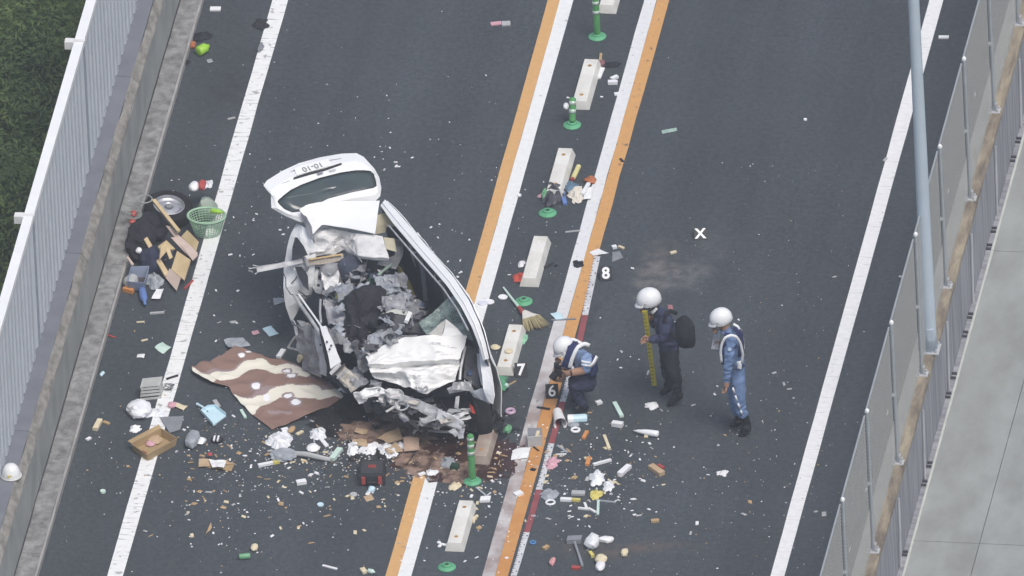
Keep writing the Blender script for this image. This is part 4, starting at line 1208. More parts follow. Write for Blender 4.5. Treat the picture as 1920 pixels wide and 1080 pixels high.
def person(base, J, seg_mats, label, mats, face, hands):
    """J: joint -> (px, py, t, radius); seg_mats: list of (a, b, material index)"""
    j = {k: (W(v[0], v[1], base, v[2]), v[3]) for k, v in J.items()}
    edges = [(a, b) for a, b, _, in seg_mats]
    vs, fs = skin_body(j, edges, 'pelvis')
    mb = MB()
    mi = []
    bm = bmesh.new(); tm = bpy.data.meshes.new('t'); tm.from_pydata(vs, [], fs); bm.from_mesh(tm); bm.normal_update()
    for k_, v in enumerate(bm.verts):
        best = min(seg_mats, key=lambda s: seg_d(vs[k_], j[s[0]][0], j[s[1]][0])[0])
        if best[2] in (0,): continue
        q = vs[k_]
        n_ = abs(noise.noise(Vector((q.x * 9, q.y * 9, q.z * 16)))) + .5 * abs(noise.noise(Vector((q.x * 22, q.y * 22, q.z * 30 + 4))))
        vs[k_] = q + v.normal * (.010 - .034 * n_) * (1 if best[2] in (1, 2) else .3)
    bm.free(); bpy.data.meshes.remove(tm)
    for f in fs:
        c = sum((vs[i] for i in f), Vector()) / len(f)
        best = min(seg_mats, key=lambda s: seg_d(c, j[s[0]][0], j[s[1]][0])[0] - min(j[s[0]][1] if not isinstance(j[s[0]][1], tuple) else j[s[0]][1][0], .1) * .35)
        mi.append(best[2])
    mb.v += vs; mb.f += fs; mb.m += mi
    # hands: palm, four fingers and a thumb curled round what they hold
    for (w, k, curl) in hands:
        a, b = j[w][0], j[k][0]
        d = (b - a).normalized(); curl = Vector(curl)
        s = d.cross(curl)
        s = s.normalized() if s.length > .1 else d.orthogonal().normalized()
        cu2 = s.cross(d)
        for q in range(4):
            o = b + s * (q - 1.5) * .021
            l = (.040, .046, .043, .034)[q]
            mb.tube([o - d * .02, o + d * l * .8 + cu2 * .008, o + d * l * 1.3 + cu2 * .032, o + d * l * 1.2 + cu2 * .056], [.010, .0095, .0085, .006], 6, 0)
        o = b - d * .025 + s * .035
        mb.tube([o, o + s * .022 + d * .025 + cu2 * .012, o + s * .018 + d * .05 + cu2 * .034], [.012, .010, .007], 6, 0)
    # feet are part of the mesh through the toe joints; nose and chin on the head
    hd, f_ = j['head'][0], Vector(face).normalized()
    mb.tube([hd + f_ * .085 + Z_ * .0, hd + f_ * .122 - Z_ * .035, hd + f_ * .10 - Z_ * .05], [.010, .017, .012], 6, 0)
    mb.tube([hd + f_ * .06 - Z_ * .08, hd + f_ * .088 - Z_ * .10, hd + f_ * .06 - Z_ * .115], [.03, .034, .026], 8, 0)
    side = f_.cross(Z_).normalized()
    for sgn in (-1, 1):
        mb.lathe(hd + f_ * .098 + side * .034 * sgn - Z_ * .005, [(.012, -.004), (.011, .003)], f_, 8, 3)
    mb.tube([hd + f_ * .104 - side * .022 - Z_ * .068, hd + f_ * .112 - Z_ * .07, hd + f_ * .104 + side * .022 - Z_ * .068], .006, 5, 4)
    t = thing('person', base, label, 'person')
    body = mb.build('body', mats, t, smooth=True)
    return t, j

def helmet(t, c, f, tilt, r=.135, emblem=None):
    """jet helmet: dome open below, short visor towards f"""
    f = Vector(f); f.z = 0; f.normalize()
    up = (Z_ * math.cos(tilt) + f * math.sin(tilt)).normalized()
    fwd = (f * math.cos(tilt) - Z_ * math.sin(tilt)).normalized()
    sd_ = up.cross(fwd)
    mb = MB()
    N, K = 28, 14
    g = []
    for i in range(K + 1):
        row = []
        for k in range(N + 1):
            w = 2 * math.pi * k / N
            # lower edge: deeper at the back and sides, higher over the face
            low = R(112) - R(26) * max(0, math.cos(w)) ** 1.5
            th = .02 + (low - .02) * i / K
            x, y, z = math.sin(th) * math.cos(w), math.sin(th) * math.sin(w), math.cos(th)
            row.append(c + fwd * (x * r * 1.10) + sd_ * (y * r * .96) + up * (z * r * 1.02))
        g.append(row)
    mb.sheet(g, .018, up=Z_)
    h = mb.build('helmet', helm_m, t, smooth=True)
    vs = []
    g = []
    for (a, b) in ((1.02, -.10), (1.22, -.24), (1.36, -.40)):
        row = []
        for k in range(9):
            w = R(-52 + 104 * k / 8)
            sc2 = 1 + (a - 1) * math.cos(w)
            row.append(c + fwd * (math.cos(w) * r * 1.06 * sc2) + sd_ * (math.sin(w) * r * .99) + up * (b * r * .8 + .0))
        g.append(row)
    MB().sheet(g, .008, up=Z_).build('visor', helm_m, h, smooth=True)
    rim = []
    for k in range(N + 1):
        w = 2 * math.pi * k / N
        low = R(112) - R(26) * max(0, math.cos(w)) ** 1.5
        rim.append(c + fwd * (math.sin(low) * math.cos(w) * r * 1.10) + sd_ * (math.sin(low) * math.sin(w) * r * .96) + up * (math.cos(low) * r * 1.02))
    MB().tube(rim, .007, 6).build('rim', M('helmet_rim', (.35, .36, .36), .6), h)
    for s_ in (-1, 1):
        MB().lathe(c + fwd * (r * .42) + sd_ * (s_ * r * .88) + up * (r * .10), [(.012, -.004), (.011, .006), (.006, .009)], sd_ * s_, 10).build('visor_stud', M('stud_grey', (.4, .41, .42), .4, metal=.5), h)
        MB().tube([c + sd_ * (s_ * r * .90) - up * (r * .30) + fwd * .02, c + sd_ * (s_ * r * .72) - up * (r * .85) + fwd * .05, c - up * (r * 1.15) + fwd * .07], .006, 6).build('chin_strap', M('strap_black', (.02, .02, .024), .8), h)
    return h

def ribbon(name, pts, w, m, t, th=.006, nrm=None, j=None):
    """webbing that follows points, facing nrm"""
    P = [Vector(p) for p in pts]
    P = resample(P, max(8, len(P) * 3)) if len(P) > 2 else P
    g = [[], []]
    for i, p in enumerate(P):
        tt = (P[min(i + 1, len(P) - 1)] - P[max(i - 1, 0)]).normalized()
        n = (nrm[0] + (nrm[1] - nrm[0]) * (i / (len(P) - 1))) if isinstance(nrm, tuple) else (nrm or -d_)
        s = tt.cross(n).normalized()
        g[0].append(p - s * w / 2); g[1].append(p + s * w / 2)
    return MB().sheet(g, th).build(name, m, t, smooth=True)

LEFT = -r0
TOV = -h_
eye_m = M('eye_dark', (.02, .016, .014), .4)
lip_m = M('lip', (.30, .12, .10), .6)

# --- person in blue, standing on the right, walking left with a sheet of paper
bc = V(1392, 806, 0); bc.z = 0
J = dict(pelvis=(1381, 704, 0, (.135, .125)), belly=(1379, 672, 0, .130), chest=(1374, 641, 0, (.150, .14)), neck=(1362, 618, 0, .062), head=(1352, 602, 0, .10),
         shn=(1370, 634, .15, .082), eln=(1366, 682, .20, .060), wrn=(1362, 712, .20, .042), han=(1362, 727, .20, .038),
         shf=(1373, 632, -.16, .08), elf=(1362, 668, -.20, .058), wrf=(1351, 652, -.18, .042), haf=(1346, 645, -.18, .038),
         hpn=(1384, 718, .09, .105), knn=(1386, 757, .10, .078), ann=(1402, 802, .12, .055), ton=(1385, 819, .14, .038), hen=(1409, 809, .12, .05),
         hpf=(1379, 716, -.09, .10), knf=(1377, 752, -.10, .075), anf=(1387, 790, -.10, .053), tof=(1367, 797, -.09, .038), hef=(1393, 793, -.10, .046))
S = [('pelvis', 'belly', 1), ('belly', 'chest', 1), ('chest', 'neck', 1), ('neck', 'head', 0),
     ('chest', 'shn', 1), ('shn', 'eln', 1), ('eln', 'wrn', 1), ('wrn', 'han', 0), ('chest', 'shf', 1), ('shf', 'elf', 1), ('elf', 'wrf', 1), ('wrf', 'haf', 0),
     ('pelvis', 'hpn', 1), ('hpn', 'knn', 1), ('knn', 'ann', 2), ('ann', 'ton', 2), ('ann', 'hen', 2), ('pelvis', 'hpf', 1), ('hpf', 'knf', 1), ('knf', 'anf', 2), ('anf', 'tof', 2), ('anf', 'hef', 2)]
def split(J, S, a, b, name, t, m1, m2):
    """insert a joint on segment a-b where the garment changes"""
    A, B = J[a], J[b]
    J[name] = tuple(A[i] + (B[i] - A[i]) * t for i in range(3)) + ((A[3] if not isinstance(A[3], tuple) else A[3][0]) * (1 - t) + B[3] * t,)
    i = [k for k, s in enumerate(S) if s[0] == a and s[1] == b][0]
    S[i:i + 1] = [(a, name, m1), (name, b, m2)]
split(J, S, 'knn', 'ann', 'shin_n', .45, 1, 2)
split(J, S, 'knf', 'anf', 'shin_f', .55, 1, 2)
face = LEFT * .9 + TOV * .15 - Z_ * .35
pc, jc = person(bc, J, S, 'standing person in blue uniform with black boots and a white harness, rightmost of the three', [skin_m, blue, boot_m, eye_m, lip_m], face, [('wrn', 'han', LEFT), ('wrf', 'haf', TOV)])
helmet(pc, jc['head'][0] + Z_ * .045, LEFT + TOV * .1, R(18), .124)
bt = -d_
def on(j, px, py, base, t):
    return W(px, py, base, t)
# dark vest and white harness
ribbon('vest_panel', [W(x, y, bc, t) for x, y, t in ((1364, 624, .13), (1362, 645, .17), (1360, 668, .17), (1358, 684, .15))], .07, vest_m, pc, .01, bt)
ribbon('vest_panel', [W(x, y, bc, t) for x, y, t in ((1378, 612, .06), (1388, 625, .10), (1391, 645, .12), (1389, 668, .12))], .08, vest_m, pc, .01, (r0 * .8 - d_))
ribbon('white_strap', [W(x, y, bc, t) for x, y, t in ((1353, 680, .22), (1351, 660, .24), (1353, 645, .25), (1360, 632, .26), (1372, 628, .25), (1382, 632, .24), (1389, 645, .22), (1393, 665, .19), (1390, 682, .16))], .030, whitec, pc, .004, bt)
ribbon('white_strap', [W(x, y, bc, t) for x, y, t in ((1375, 607, .04), (1384, 612, .06), (1390, 622, .06), (1394, 638, .05), (1395, 655, .04))], .030, whitec, pc, .004, (r0 - d_))
ribbon('white_strap', [W(x, y, bc, t) for x, y, t in ((1385, 678, .20), (1387, 686, .20), (1386, 692, .20))], .05, whitec, pc, .008, bt)
ribbon('belt', [W(x, y, bc, t) for x, y, t in ((1357, 688, .15), (1370, 691, .20), (1385, 690, .18), (1396, 684, .08))], .035, M('dark_belt', (.03, .04, .09), .6), pc, .006, bt)
stripe = [((1374, 727), .20), ((1379, 742), .20), ((1384, 757), .20), ((1389, 770), .19), ((1393, 780), .18)]
for (a, ta), (b, tb) in zip(stripe, stripe[1:]):
    A, B = W(*a, bc, ta), W(*b, bc, tb)
    ribbon('leg_stripe', [A, A.lerp(B, .72)], .022, whitec, pc, .008, bt)
MB().lathe(W(1368, 655, bc, .235), [(.024, 0), (.022, .006)], bt, 8).build('sleeve_badge', M('badge_pale_blue', (.32, .42, .55), .6), pc)
ribbon('collar', [W(x, y, bc, t) for x, y, t in ((1350, 622, .05), (1360, 626, .08), (1370, 620, .06))], .03, blue, pc, .012, bt)
paper_m = M('paper', (.80, .81, .82), .7, .02, 4)
g = [[W(1341, 622, bc, -.12), W(1351, 620, bc, -.16)], [W(1337, 637, bc, -.14), W(1349, 638, bc, -.18)], [W(1334, 654, bc, -.10), W(1347, 656, bc, -.14)]]
MB().sheet(g, .006).build('clipboard_paper', paper_m, None, label='white sheet of paper held by the person in blue', cat='paper')

# --- person in the navy jacket holding the yellow rule, with a backpack
bb = V(1262, 752, 0); bb.z = 0
J = dict(pelvis=(1255, 655, 0, (.135, .13)), belly=(1253, 628, 0, .150), chest=(1247, 600, 0, (.165, .16)), neck=(1230, 580, 0, .065), head=(1217, 566, 0, .10),
         shn=(1248, 592, .17, .095), eln=(1246, 632, .24, .078), wrn=(1222, 637, .22, .045), han=(1212, 637, .20, .038),
         shf=(1243, 588, -.17, .09), elf=(1228, 612, -.22, .07), wrf=(1222, 596, -.12, .045), haf=(1216, 590, -.02, .038),
         hpn=(1259, 672, .09, .110), knn=(1265, 705, .10, .085), ann=(1273, 744, .10, .060), ton=(1251, 760, .14, .038), hen=(1278, 750, .10, .048),
         hpf=(1252, 670, -.09, .105), knf=(1252, 700, -.10, .08), anf=(1257, 728, -.12, .056), tof=(1238, 738, -.14, .036), hef=(1262, 732, -.12, .045))
S = [('pelvis', 'belly', 1), ('belly', 'chest', 1), ('chest', 'neck', 1), ('neck', 'head', 0),
     ('chest', 'shn', 1), ('shn', 'eln', 1), ('eln', 'wrn', 1), ('wrn', 'han', 0), ('chest', 'shf', 1), ('shf', 'elf', 1), ('elf', 'wrf', 1), ('wrf', 'haf', 0),
     ('pelvis', 'hpn', 2), ('hpn', 'knn', 2), ('knn', 'ann', 2), ('ann', 'ton', 5), ('ann', 'hen', 5), ('pelvis', 'hpf', 2), ('hpf', 'knf', 2), ('knf', 'anf', 2), ('anf', 'tof', 5), ('anf', 'hef', 5)]
face = LEFT * .95 + TOV * .1 - Z_ * .3
pb, jb = person(bb, J, S, 'person in a dark navy jacket and black trousers wearing a backpack, between the other two', [skin_m, navy_j, blackc, eye_m, lip_m, boot_m], face, [('wrn', 'han', LEFT * .3 - h_), ('wrf', 'haf', LEFT * .3 - h_)])
helmet(pb, jb['head'][0] + Z_ * .045, LEFT + TOV * .1, R(14), .134)
ribbon('collar', [W(x, y, bb, t) for x, y, t in ((1218, 582, .03), (1224, 586, .09), (1231, 578, .08))], .035, whitec, pb, .012, bt)
MB().tube([W(1214, 574, bb, .07), W(1219, 583, bb, .09), W(1229, 574, bb, .08)], .012, 6).build('chin_strap', boot_m, pb)
MB().sheet([[W(1252, 571, bb, .12), W(1261, 572, bb, .10)], [W(1254, 588, bb, .19), W(1263, 588, bb, .17)]], .004).build('shoulder_patch', M('patch_pink', (.30, .14, .16), .8, .2, 30), pb)
mb = MB(); pts = [(1232, 640, .19), (1245, 645, .23), (1262, 645, .18), (1272, 640, .05)]
ribbon('jacket_hem', [W(*p[:2], bb, p[2]) for p in pts], .04, navy_j, pb, .012, bt)
bp = thing('backpack', W(1290, 625, bb, .0), 'black backpack on the back of the person in the navy jacket', 'backpack')
mb = MB(); lump(mb, W(1283, 622, bb, .0), .125, .15, .20, 5, .12, 1.1, 4, PHI)
mb.build('pack_body', M('backpack_black', (.017, .018, .026), .85, c2=(.010, .011, .016), scale=6, bump=.4), bp)
mb = MB(); lump(mb, W(1292, 634, bb, .0), .075, .11, .10, 8, .06, 1.1, 3, PHI, .62)
mb.build('pocket', M('backpack_black', (.02, .02, .02)), bp)
ribbon('shoulder_strap', [W(x, y, bb, t) for x, y, t in ((1270, 588, .15), (1256, 582, .20), (1247, 588, .26), (1246, 604, .26), (1256, 622, .24), (1268, 636, .18))], .045, M('backpack_black', (.02, .02, .02)), bp, .012, bt)
rule_top, rule_bot = W(1209, 583, bb, .14), V(1227, 724, .0)
rule_bot = W(1227, 723, bb, -.30); rule_bot.z = max(rule_bot.z, .005)
rl = thing('measuring_rule', Vector((rule_bot.x, rule_bot.y, 0)), 'yellow measuring rule held upright by the person in the navy jacket', 'measuring rule')
ax = (rule_top - rule_bot)
MB().box((rule_top + rule_bot) / 2, ax / 2, r0 * .029, h_ * .008).build('rule', M('rule_yellow', (.62, .53, .045), .5, .06, 6), rl)
tk = MB()
for k in range(1, 20):
    p = rule_bot + ax * (k / 20)
    tk.box(p - h_ * .009 - r0 * (.012 if k % 5 else .006), ax.normalized() * .004, r0 * (.014 if k % 5 else .022), h_ * .001)
tk.build('tick_marks', boot_m, rl, kind='stuff')

# --- crouching photographer
ba = V(1090, 762, 0); ba.z = 0
J = dict(pelvis=(1108, 710, 0, (.145, .135)), belly=(1103, 690, .0, .145), chest=(1090, 668, .0, (.150, .15)), neck=(1067, 658, 0, .062), head=(1054, 656, 0, .098),
         shn=(1097, 668, .17, .088), eln=(1101, 693, .25, .066), wrn=(1071, 699, .24, .043), han=(1060, 700, .20, .038),
         shf=(1080, 658, -.18, .08), elf=(1058, 690, -.20, .06), wrf=(1054, 708, -.04, .042), haf=(1050, 714, .06, .036),
         hpn=(1108, 722, .10, .115), knn=(1072, 722, .20, .095), ann=(1092, 757, .14, .058), ton=(1078, 770, .22, .04), hen=(1102, 768, .12, .048),
         hpf=(1105, 714, -.10, .11), knf=(1070, 716, -.10, .088), anf=(1088, 742, -.16, .056), tof=(1070, 752, -.14, .038), hef=(1098, 748, -.16, .046))
S = [('pelvis', 'belly', 5), ('belly', 'chest', 1), ('chest', 'neck', 5), ('neck', 'head', 0),
     ('chest', 'shn', 1), ('shn', 'eln', 1), ('eln', 'wrn', 0), ('wrn', 'han', 0), ('chest', 'shf', 1), ('shf', 'elf', 1), ('elf', 'wrf', 0), ('wrf', 'haf', 0),
     ('pelvis', 'hpn', 2), ('hpn', 'knn', 2), ('knn', 'ann', 2), ('ann', 'ton', 6), ('ann', 'hen', 6), ('pelvis', 'hpf', 2), ('hpf', 'knf', 2), ('knf', 'anf', 2), ('anf', 'tof', 6), ('anf', 'hef', 6)]
face = LEFT * .75 + TOV * .25 - Z_ * .8
pa, ja = person(ba, J, S, 'crouching person in a pale blue shirt and navy vest taking a photo of the road', [skin_m, paleblue, navy, eye_m, lip_m, vest_m, boot_m], face, [('wrn', 'han', LEFT * .3 + h_), ('wrf', 'haf', LEFT * .4 + Z_)])
helmet(pa, ja['head'][0] + Z_ * .05 - LEFT * .02, LEFT + TOV * .2, R(30), .120)
ribbon('vest_panel', [W(x, y, ba, t) for x, y, t in ((1074, 640, .02), (1074, 654, .14), (1068, 672, .20), (1062, 690, .20))], .12, vest_m, pa, .012, bt)
ribbon('vest_panel', [W(x, y, ba, t) for x, y, t in ((1112, 668, .10), (1117, 690, .16), (1112, 706, .20))], .09, vest_m, pa, .012, (r0 - d_))
ribbon('white_strap', [W(x, y, ba, t) for x, y, t in ((1068, 690, .27), (1072, 675, .27), (1078, 660, .25), (1084, 650, .22), (1096, 644, .17), (1106, 648, .16))], .045, whitec, pa, .005, bt)
ribbon('white_strap', [W(x, y, ba, t) for x, y, t in ((1064, 636, -.02), (1076, 636, .0), (1086, 641, .02), (1094, 646, .02))], .035, whitec, pa, .008, (Z_ - d_))
ribbon('white_strap', [W(x, y, ba, t) for x, y, t in ((1106, 688, .28), (1114, 680, .26), (1120, 668, .20))], .045, whitec, pa, .008, (r0 - d_))
ribbon('white_strap', [W(x, y, ba, t) for x, y, t in ((1052, 664, .10), (1056, 672, .12), (1060, 662, .12))], .03, whitec, pa, .008, bt)
for dy in (0, 6):
    ribbon('sleeve_stripe', [W(x, y + dy, ba, t) for x, y, t in ((1090, 677, .31), (1098, 679, .335), (1108, 680, .30))], .022, whitec, pa, .006, bt)
ribbon('wrist_watch', [W(1070, 695, ba, .285), W(1071, 699, ba, .295), W(1072, 704, ba, .28)], .016, boot_m, pa, .008, bt)
cmra = thing('camera', W(1045, 697, ba, .10), 'black camera with a big lens held by the crouching person', 'camera')
cc = W(1046, 695, ba, .12)
MB().box(cc, r0 * .045 + TOV * .03, TOV * .06, Z_ * .05).box(cc + Z_ * .06, r0 * .02, TOV * .03, Z_ * .018).build('camera_body', boot_m, cmra)
MB().lathe(cc, [(.038, 0), (.044, .06), (.046, .12), (.040, .125)], LEFT * .6 - Z_ * .7 + TOV * .25, 18).build('lens', M('lens_black', (.015, .013, .014), .35), cmra)
MB().box(cc + Z_ * .09 + LEFT * .01, r0 * .03, TOV * .02, Z_ * .02).build('flash', M('flash_grey', (.04, .04, .045), .5), cmra)
# ------------------------------------------------------------------ evidence markers, survey tape, blanket
mk_black = M('marker_black', (.010, .013, .018), .5, .1, 8)
mk_white = M('marker_white', (.85, .86, .86), .5, .02, 5)
def marker(ch, px, py, label, w=.15, hgt=.17, lean=R(35), size=.185, bold=.006):
    """folded board standing on the road, face towards the road's near side"""
    c = V(px, py, .06); c.z = .005
    t = thing('evidence_marker', c, label, 'number marker', 'black number markers on the road')
    n = (TOV * math.cos(lean) + Z_ * math.sin(lean))
    upv = (Z_ * math.cos(lean) + h_ * math.sin(lean))
    fc = c + upv * hgt / 2 + TOV * .06
    MB().box(fc, r0 * w / 2, upv * hgt / 2, n * .003).build('face_board', mk_black, t)
    top = c + upv * hgt + TOV * .06
    bk = (Vector((top.x, top.y, 0)) + h_ * .09) ; bk.z = .004
    MB().box((top + bk) / 2 + h_ * .004, r0 * w / 2, (top - bk) / 2, (top - bk).cross(r0).normalized() * .003).build('back_board', mk_black, t)
    text(ch, fc + n * .0045, r0, upv, size, mk_white, t, 'numeral', .001, bold)
    return t
marker('8', 1136, 514, 'black marker with white number 8 at the top end of the survey tape')
marker('7', 977, 695, 'black marker with white number 7 beside the kerb block')
marker('6', 1035, 735, 'black marker with white number 6 on the orange line below the photographer', bold=.0025)
marker('X', 1313, 437, 'small black marker with a white cross alone in the right lane', .15, .14, R(50), .17, .005)

red_t = M('tape_red', (.30, .085, .09), .7, c2=(.22, .055, .06), scale=7)
wht_t = M('tape_white', (.66, .67, .68), .7, c2=(.50, .51, .53), scale=7)
tp = [V(1120, 482), V(1087, 640), V(1052, 765), V(1020, 885), V(992, 985), V(962, 1085), V(940, 1160)]
tl = resample(tp, 400)
L_ = sum((b - a).length for a, b in zip(tl, tl[1:]))
st = thing('survey_tape', tp[2], 'red and white survey tape laid along the right orange line', 'survey tape')
bnds = []
for y in (482, 592, 674, 755, 834, 920, 1000, 1082, 1165):
    bnds.append(min(range(400), key=lambda i: abs(tl[i].y - V(1000, y).y if False else (tl[i] - V(*min([(1120 - (y - 482) * .232, y)], key=lambda q: 0))).length)))
for k, (a, b) in enumerate(zip(bnds, bnds[1:])):
    pts = tl[a:b + 1:6] + [tl[b]]
    g = [[], []]
    for i, p in enumerate(pts):
        tt = (pts[min(i + 1, len(pts) - 1)] - pts[max(i - 1, 0)]).normalized()
        s = tt.cross(Z_)
        z = Z_ * (.012 + .004 * math.sin(i * .9))
        g[0].append(p - s * .036 + z); g[1].append(p + s * .036 + z)
    sg = MB().sheet(g, .004, up=Z_).build('red_section' if k % 2 else 'white_section', red_t if k % 2 else wht_t, st)
    tk = MB()
    for i in range(1, 20 if k % 2 == 0 else 1):
        q = (b - a) * i / 20 + a
        p = tl[int(q)]; tt = (tl[min(int(q) + 2, 399)] - tl[max(int(q) - 2, 0)]).normalized(); s = tt.cross(Z_)
        w = .012 if i % 2 else .007
        tk.box(p + Z_ * .0185 + s * (.036 - w), s * w, tt * .004, Z_ * .0012)
        if i % 4 == 2: tk.box(p + Z_ * .0185 - s * .018, s * .007, tt * .009, Z_ * .0012)
    if tk.v: tk.build('tick_marks', mk_black, sg, kind='stuff')

# blanket with a printed brown and cream pattern
bl = bpy.data.materials.new('blanket_print'); bl.use_nodes = True
nt = bl.node_tree; at = nt.nodes.new('ShaderNodeVertexColor'); at.layer_name = 'print'
nt.links.new(at.outputs[0], nt.nodes['Principled BSDF'].inputs['Base Color'])
nt.nodes['Principled BSDF'].inputs['Roughness'].default_value = .95
nt.nodes['Principled BSDF'].inputs['Specular IOR Level'].default_value = .1
nz = nt.nodes.new('ShaderNodeTexNoise'); nz.inputs['Scale'].default_value = 40
bp_ = nt.nodes.new('ShaderNodeBump'); bp_.inputs['Strength'].default_value = .4; bp_.inputs['Distance'].default_value = .01
nt.links.new(nz.outputs[0], bp_.inputs['Height']); nt.links.new(bp_.outputs[0], nt.nodes['Principled BSDF'].inputs['Normal'])
up_edge = [(360, 695), (385, 685), (400, 680), (425, 664), (440, 652), (470, 662), (497, 672), (540, 680), (580, 698), (610, 715), (640, 738), (644, 744)]
lo_edge = [(361, 703), (375, 713), (398, 724), (430, 730), (436, 742), (452, 760), (478, 784), (510, 808), (540, 799), (580, 780), (615, 765), (643, 746)]
nU, nV = 150, 90
U = resample([V(*p) for p in up_edge], nU); Lw = resample([V(*p) for p in lo_edge], nU)
def to_px(w):
    q = w - CAM; de = q.dot(d_)
    return 960 + FPX * q.dot(cr) / de, 540 - FPX * q.dot(cu) / de
BANDS = [  # cream band polylines (photo) and half widths
    ([(362, 704), (385, 712), (400, 718)], 6), ([(396, 712), (430, 706), (455, 695), (480, 684), (500, 688), (530, 696), (550, 700), (575, 705)], 8.5),
    ([(440, 756), (470, 764), (500, 752), (520, 736), (550, 735), (590, 740)], 11), ([(445, 760), (470, 772)], 9), ([(600, 745), (625, 738), (643, 742)], 9)]
GREY = [([(380, 705), (430, 697), (462, 684)], 4), ([(430, 752), (470, 750), (500, 732), (540, 727), (600, 732), (618, 722)], 5), ([(505, 776), (545, 778)], 2.5), ([(545, 690), (590, 712)], 4)]
SPOT = [(453, 671, 6, 4.5), (547, 709, 8, 4), (480, 728, 8, 7), (500, 747, 6, 7), (540, 744, 8, 4), (555, 757, 9, 6), (538, 698, 7, 3), (466, 664, 5, 2)]
def dseg(x, y, pl):
    m = 1e9
    for (x0, y0), (x1, y1) in zip(pl, pl[1:]):
        dx, dy = x1 - x0, y1 - y0
        t = max(0, min(1, ((x - x0) * dx + (y - y0) * dy) / (dx * dx + dy * dy)))
        m = min(m, math.hypot(x - x0 - dx * t, y - y0 - dy * t))
    return m
BR, BR2, CR, GR, WH = srgb(146, 121, 111), srgb(130, 105, 96), srgb(226, 222, 208), srgb(150, 134, 134), srgb(236, 236, 240)
g, colr = [], []
for i in range(nV):
    row = []
    for j in range(nU):
        v = i / (nV - 1)
        p = U[j].lerp(Lw[j], v)
        x, y = to_px(p)
        nx = x + 7 * noise.noise(Vector((x * .03, y * .05, 1))); ny = y + 5 * noise.noise(Vector((x * .04, y * .05, 4)))
        c = Vector(BR).lerp(Vector(BR2), .5 + .5 * noise.noise(Vector((x * .02, y * .05, 9))))
        for pl, w in GREY:
            if dseg(nx, ny, pl) < w: c = Vector(GR)
        for pl, w in BANDS:
            if dseg(nx, ny, pl) < w: c = Vector(CR)
        for (sx, sy, rx, ry) in SPOT:
            e = math.hypot((x - sx) / rx, (y - sy) / ry)
            if e < 1: c = Vector(WH)
            elif e < 1.55 and rx > 6.5: c = Vector(GR) * .9
        colr.append(c)
        hz = .022 + .034 * noise.noise(Vector((p.x * 2.1, p.y * 2.1, 2))) + .045 * (.3 - abs(noise.noise(Vector((p.x * 3 + p.y * 3, p.y * 4 - p.x, 5)))))
        if j < 60: hz += .05 * (1 - j / 60) * abs(math.sin(p.x * 9 + p.y * 12))
        row.append(p + Z_ * max(.012, hz))
    g.append(row)
me_b = MB().sheet(g, .008, up=Z_)
bo = me_b.build('blanket', bl, None, label='brown and cream patterned blanket spread out left of the crushed car', cat='blanket', smooth=True)
ca = bo.data.color_attributes.new('print', 'FLOAT_COLOR', 'POINT')
N_ = nU * nV
for i in range(N_):
    ca.data[i].color = (*colr[i], 1); ca.data[i + N_].color = (*BR, 1)

# ------------------------------------------------------------------ scattered things
pl_white = M('plastic_white', (.80, .81, .82), .35, .03, 5)
pp_white = M('packaging_white', (.74, .75, .75), .7, .06, 8)
bag_w = M('white_bag', (.72, .74, .76), .4, .08, 6)
bag_g = M('grey_bag', (.38, .41, .44), .5, c2=(.24, .26, .29), scale=8)
card_m = M('cardboard', (.40, .29, .155), .9, c2=(.31, .22, .115), scale=5)
card_l = M('pale_cardboard', (.50, .37, .24), .9, c2=(.42, .30, .18), scale=6)
wood_l = M('pale_wood', (.60, .48, .29), .8, c2=(.50, .38, .21), scale=6)
wood_p = M('pinkish_wood', (.58, .47, .42), .8, c2=(.50, .39, .33), scale=7)
tan_m = M('tan_scrap', (.50, .36, .20), .85, c2=(.40, .27, .14), scale=9)
cream_s = M('cream_scrap', (.66, .58, .40), .8, .1, 9)
steel = M('wheel_silver', (.50, .51, .54), .35, c2=(.40, .41, .44), scale=8, metal=.5)
red_m = M('red_plastic', (.40, .07, .06), .45, .1, 6)
orange_m = M('orange_plastic', (.62, .27, .09), .5, .1, 6)
yellow_m = M('yellow_plastic', (.62, .54, .16), .5, .1, 6)
bluep = M('blue_plastic', (.12, .20, .45), .4, .1, 6)
cyan_m = M('pale_blue_plastic', (.54, .72, .79), .4, .05, 6)
lime = M('lime_plastic', (.32, .58, .05), .4, .1, 6)
greenp = M('green_plastic', (.15, .36, .19), .4, .12, 6)
mint = M('mint_plastic', (.55, .70, .62), .4, .06, 6)
pink_m = M('pink_plastic', (.58, .33, .38), .6, .08, 6)
grey_m2 = M('grey_plastic', (.22, .23, .25), .6, .1, 6)
paleg = M('pale_grey_plastic', (.42, .43, .43), .6, .08, 8)
bk = black
def out(mb, name, label, cat, m, group=None, smooth=False):
    return mb.build(name, m, None, label=label, cat=cat, group=group, smooth=smooth)
def quad(c, m, name, label, cat, amp=.012, z=.008, th=.004, group=None, n=7, lift=0, seed=0):
    """thin sheet from four photo corners: top-left, top-right, bottom-right, bottom-left"""
    a, b, cc, d = c
    rows = [[(*a, z + lift), (*b, z + lift * .3)], [(*d, z), (*cc, z + lift * .1)]]
    g = loft(rows, n, n, 0)
    for r_ in g:
        for p in r_: p.z = max(.006, p.z + amp * (crease(p * 3 + Vector((seed, 0, 0)), 1.7) + .3))
    return out(MB().sheet(g, th, up=Z_), name, label, cat, m, group)
def stick(p0, p1, w, hh, m, name, label, cat, z=.004, group=None, z1=None):
    A, B = V(*p0, z), V(*p1, z if z1 is None else z1)
    t = (B - A); s = t.cross(Z_).normalized(); q = s.cross(t).normalized()
    return out(MB().box((A + B) / 2 + Z_ * hh / 2, t / 2, s * w / 2, q * hh / 2), name, label, cat, m, group)
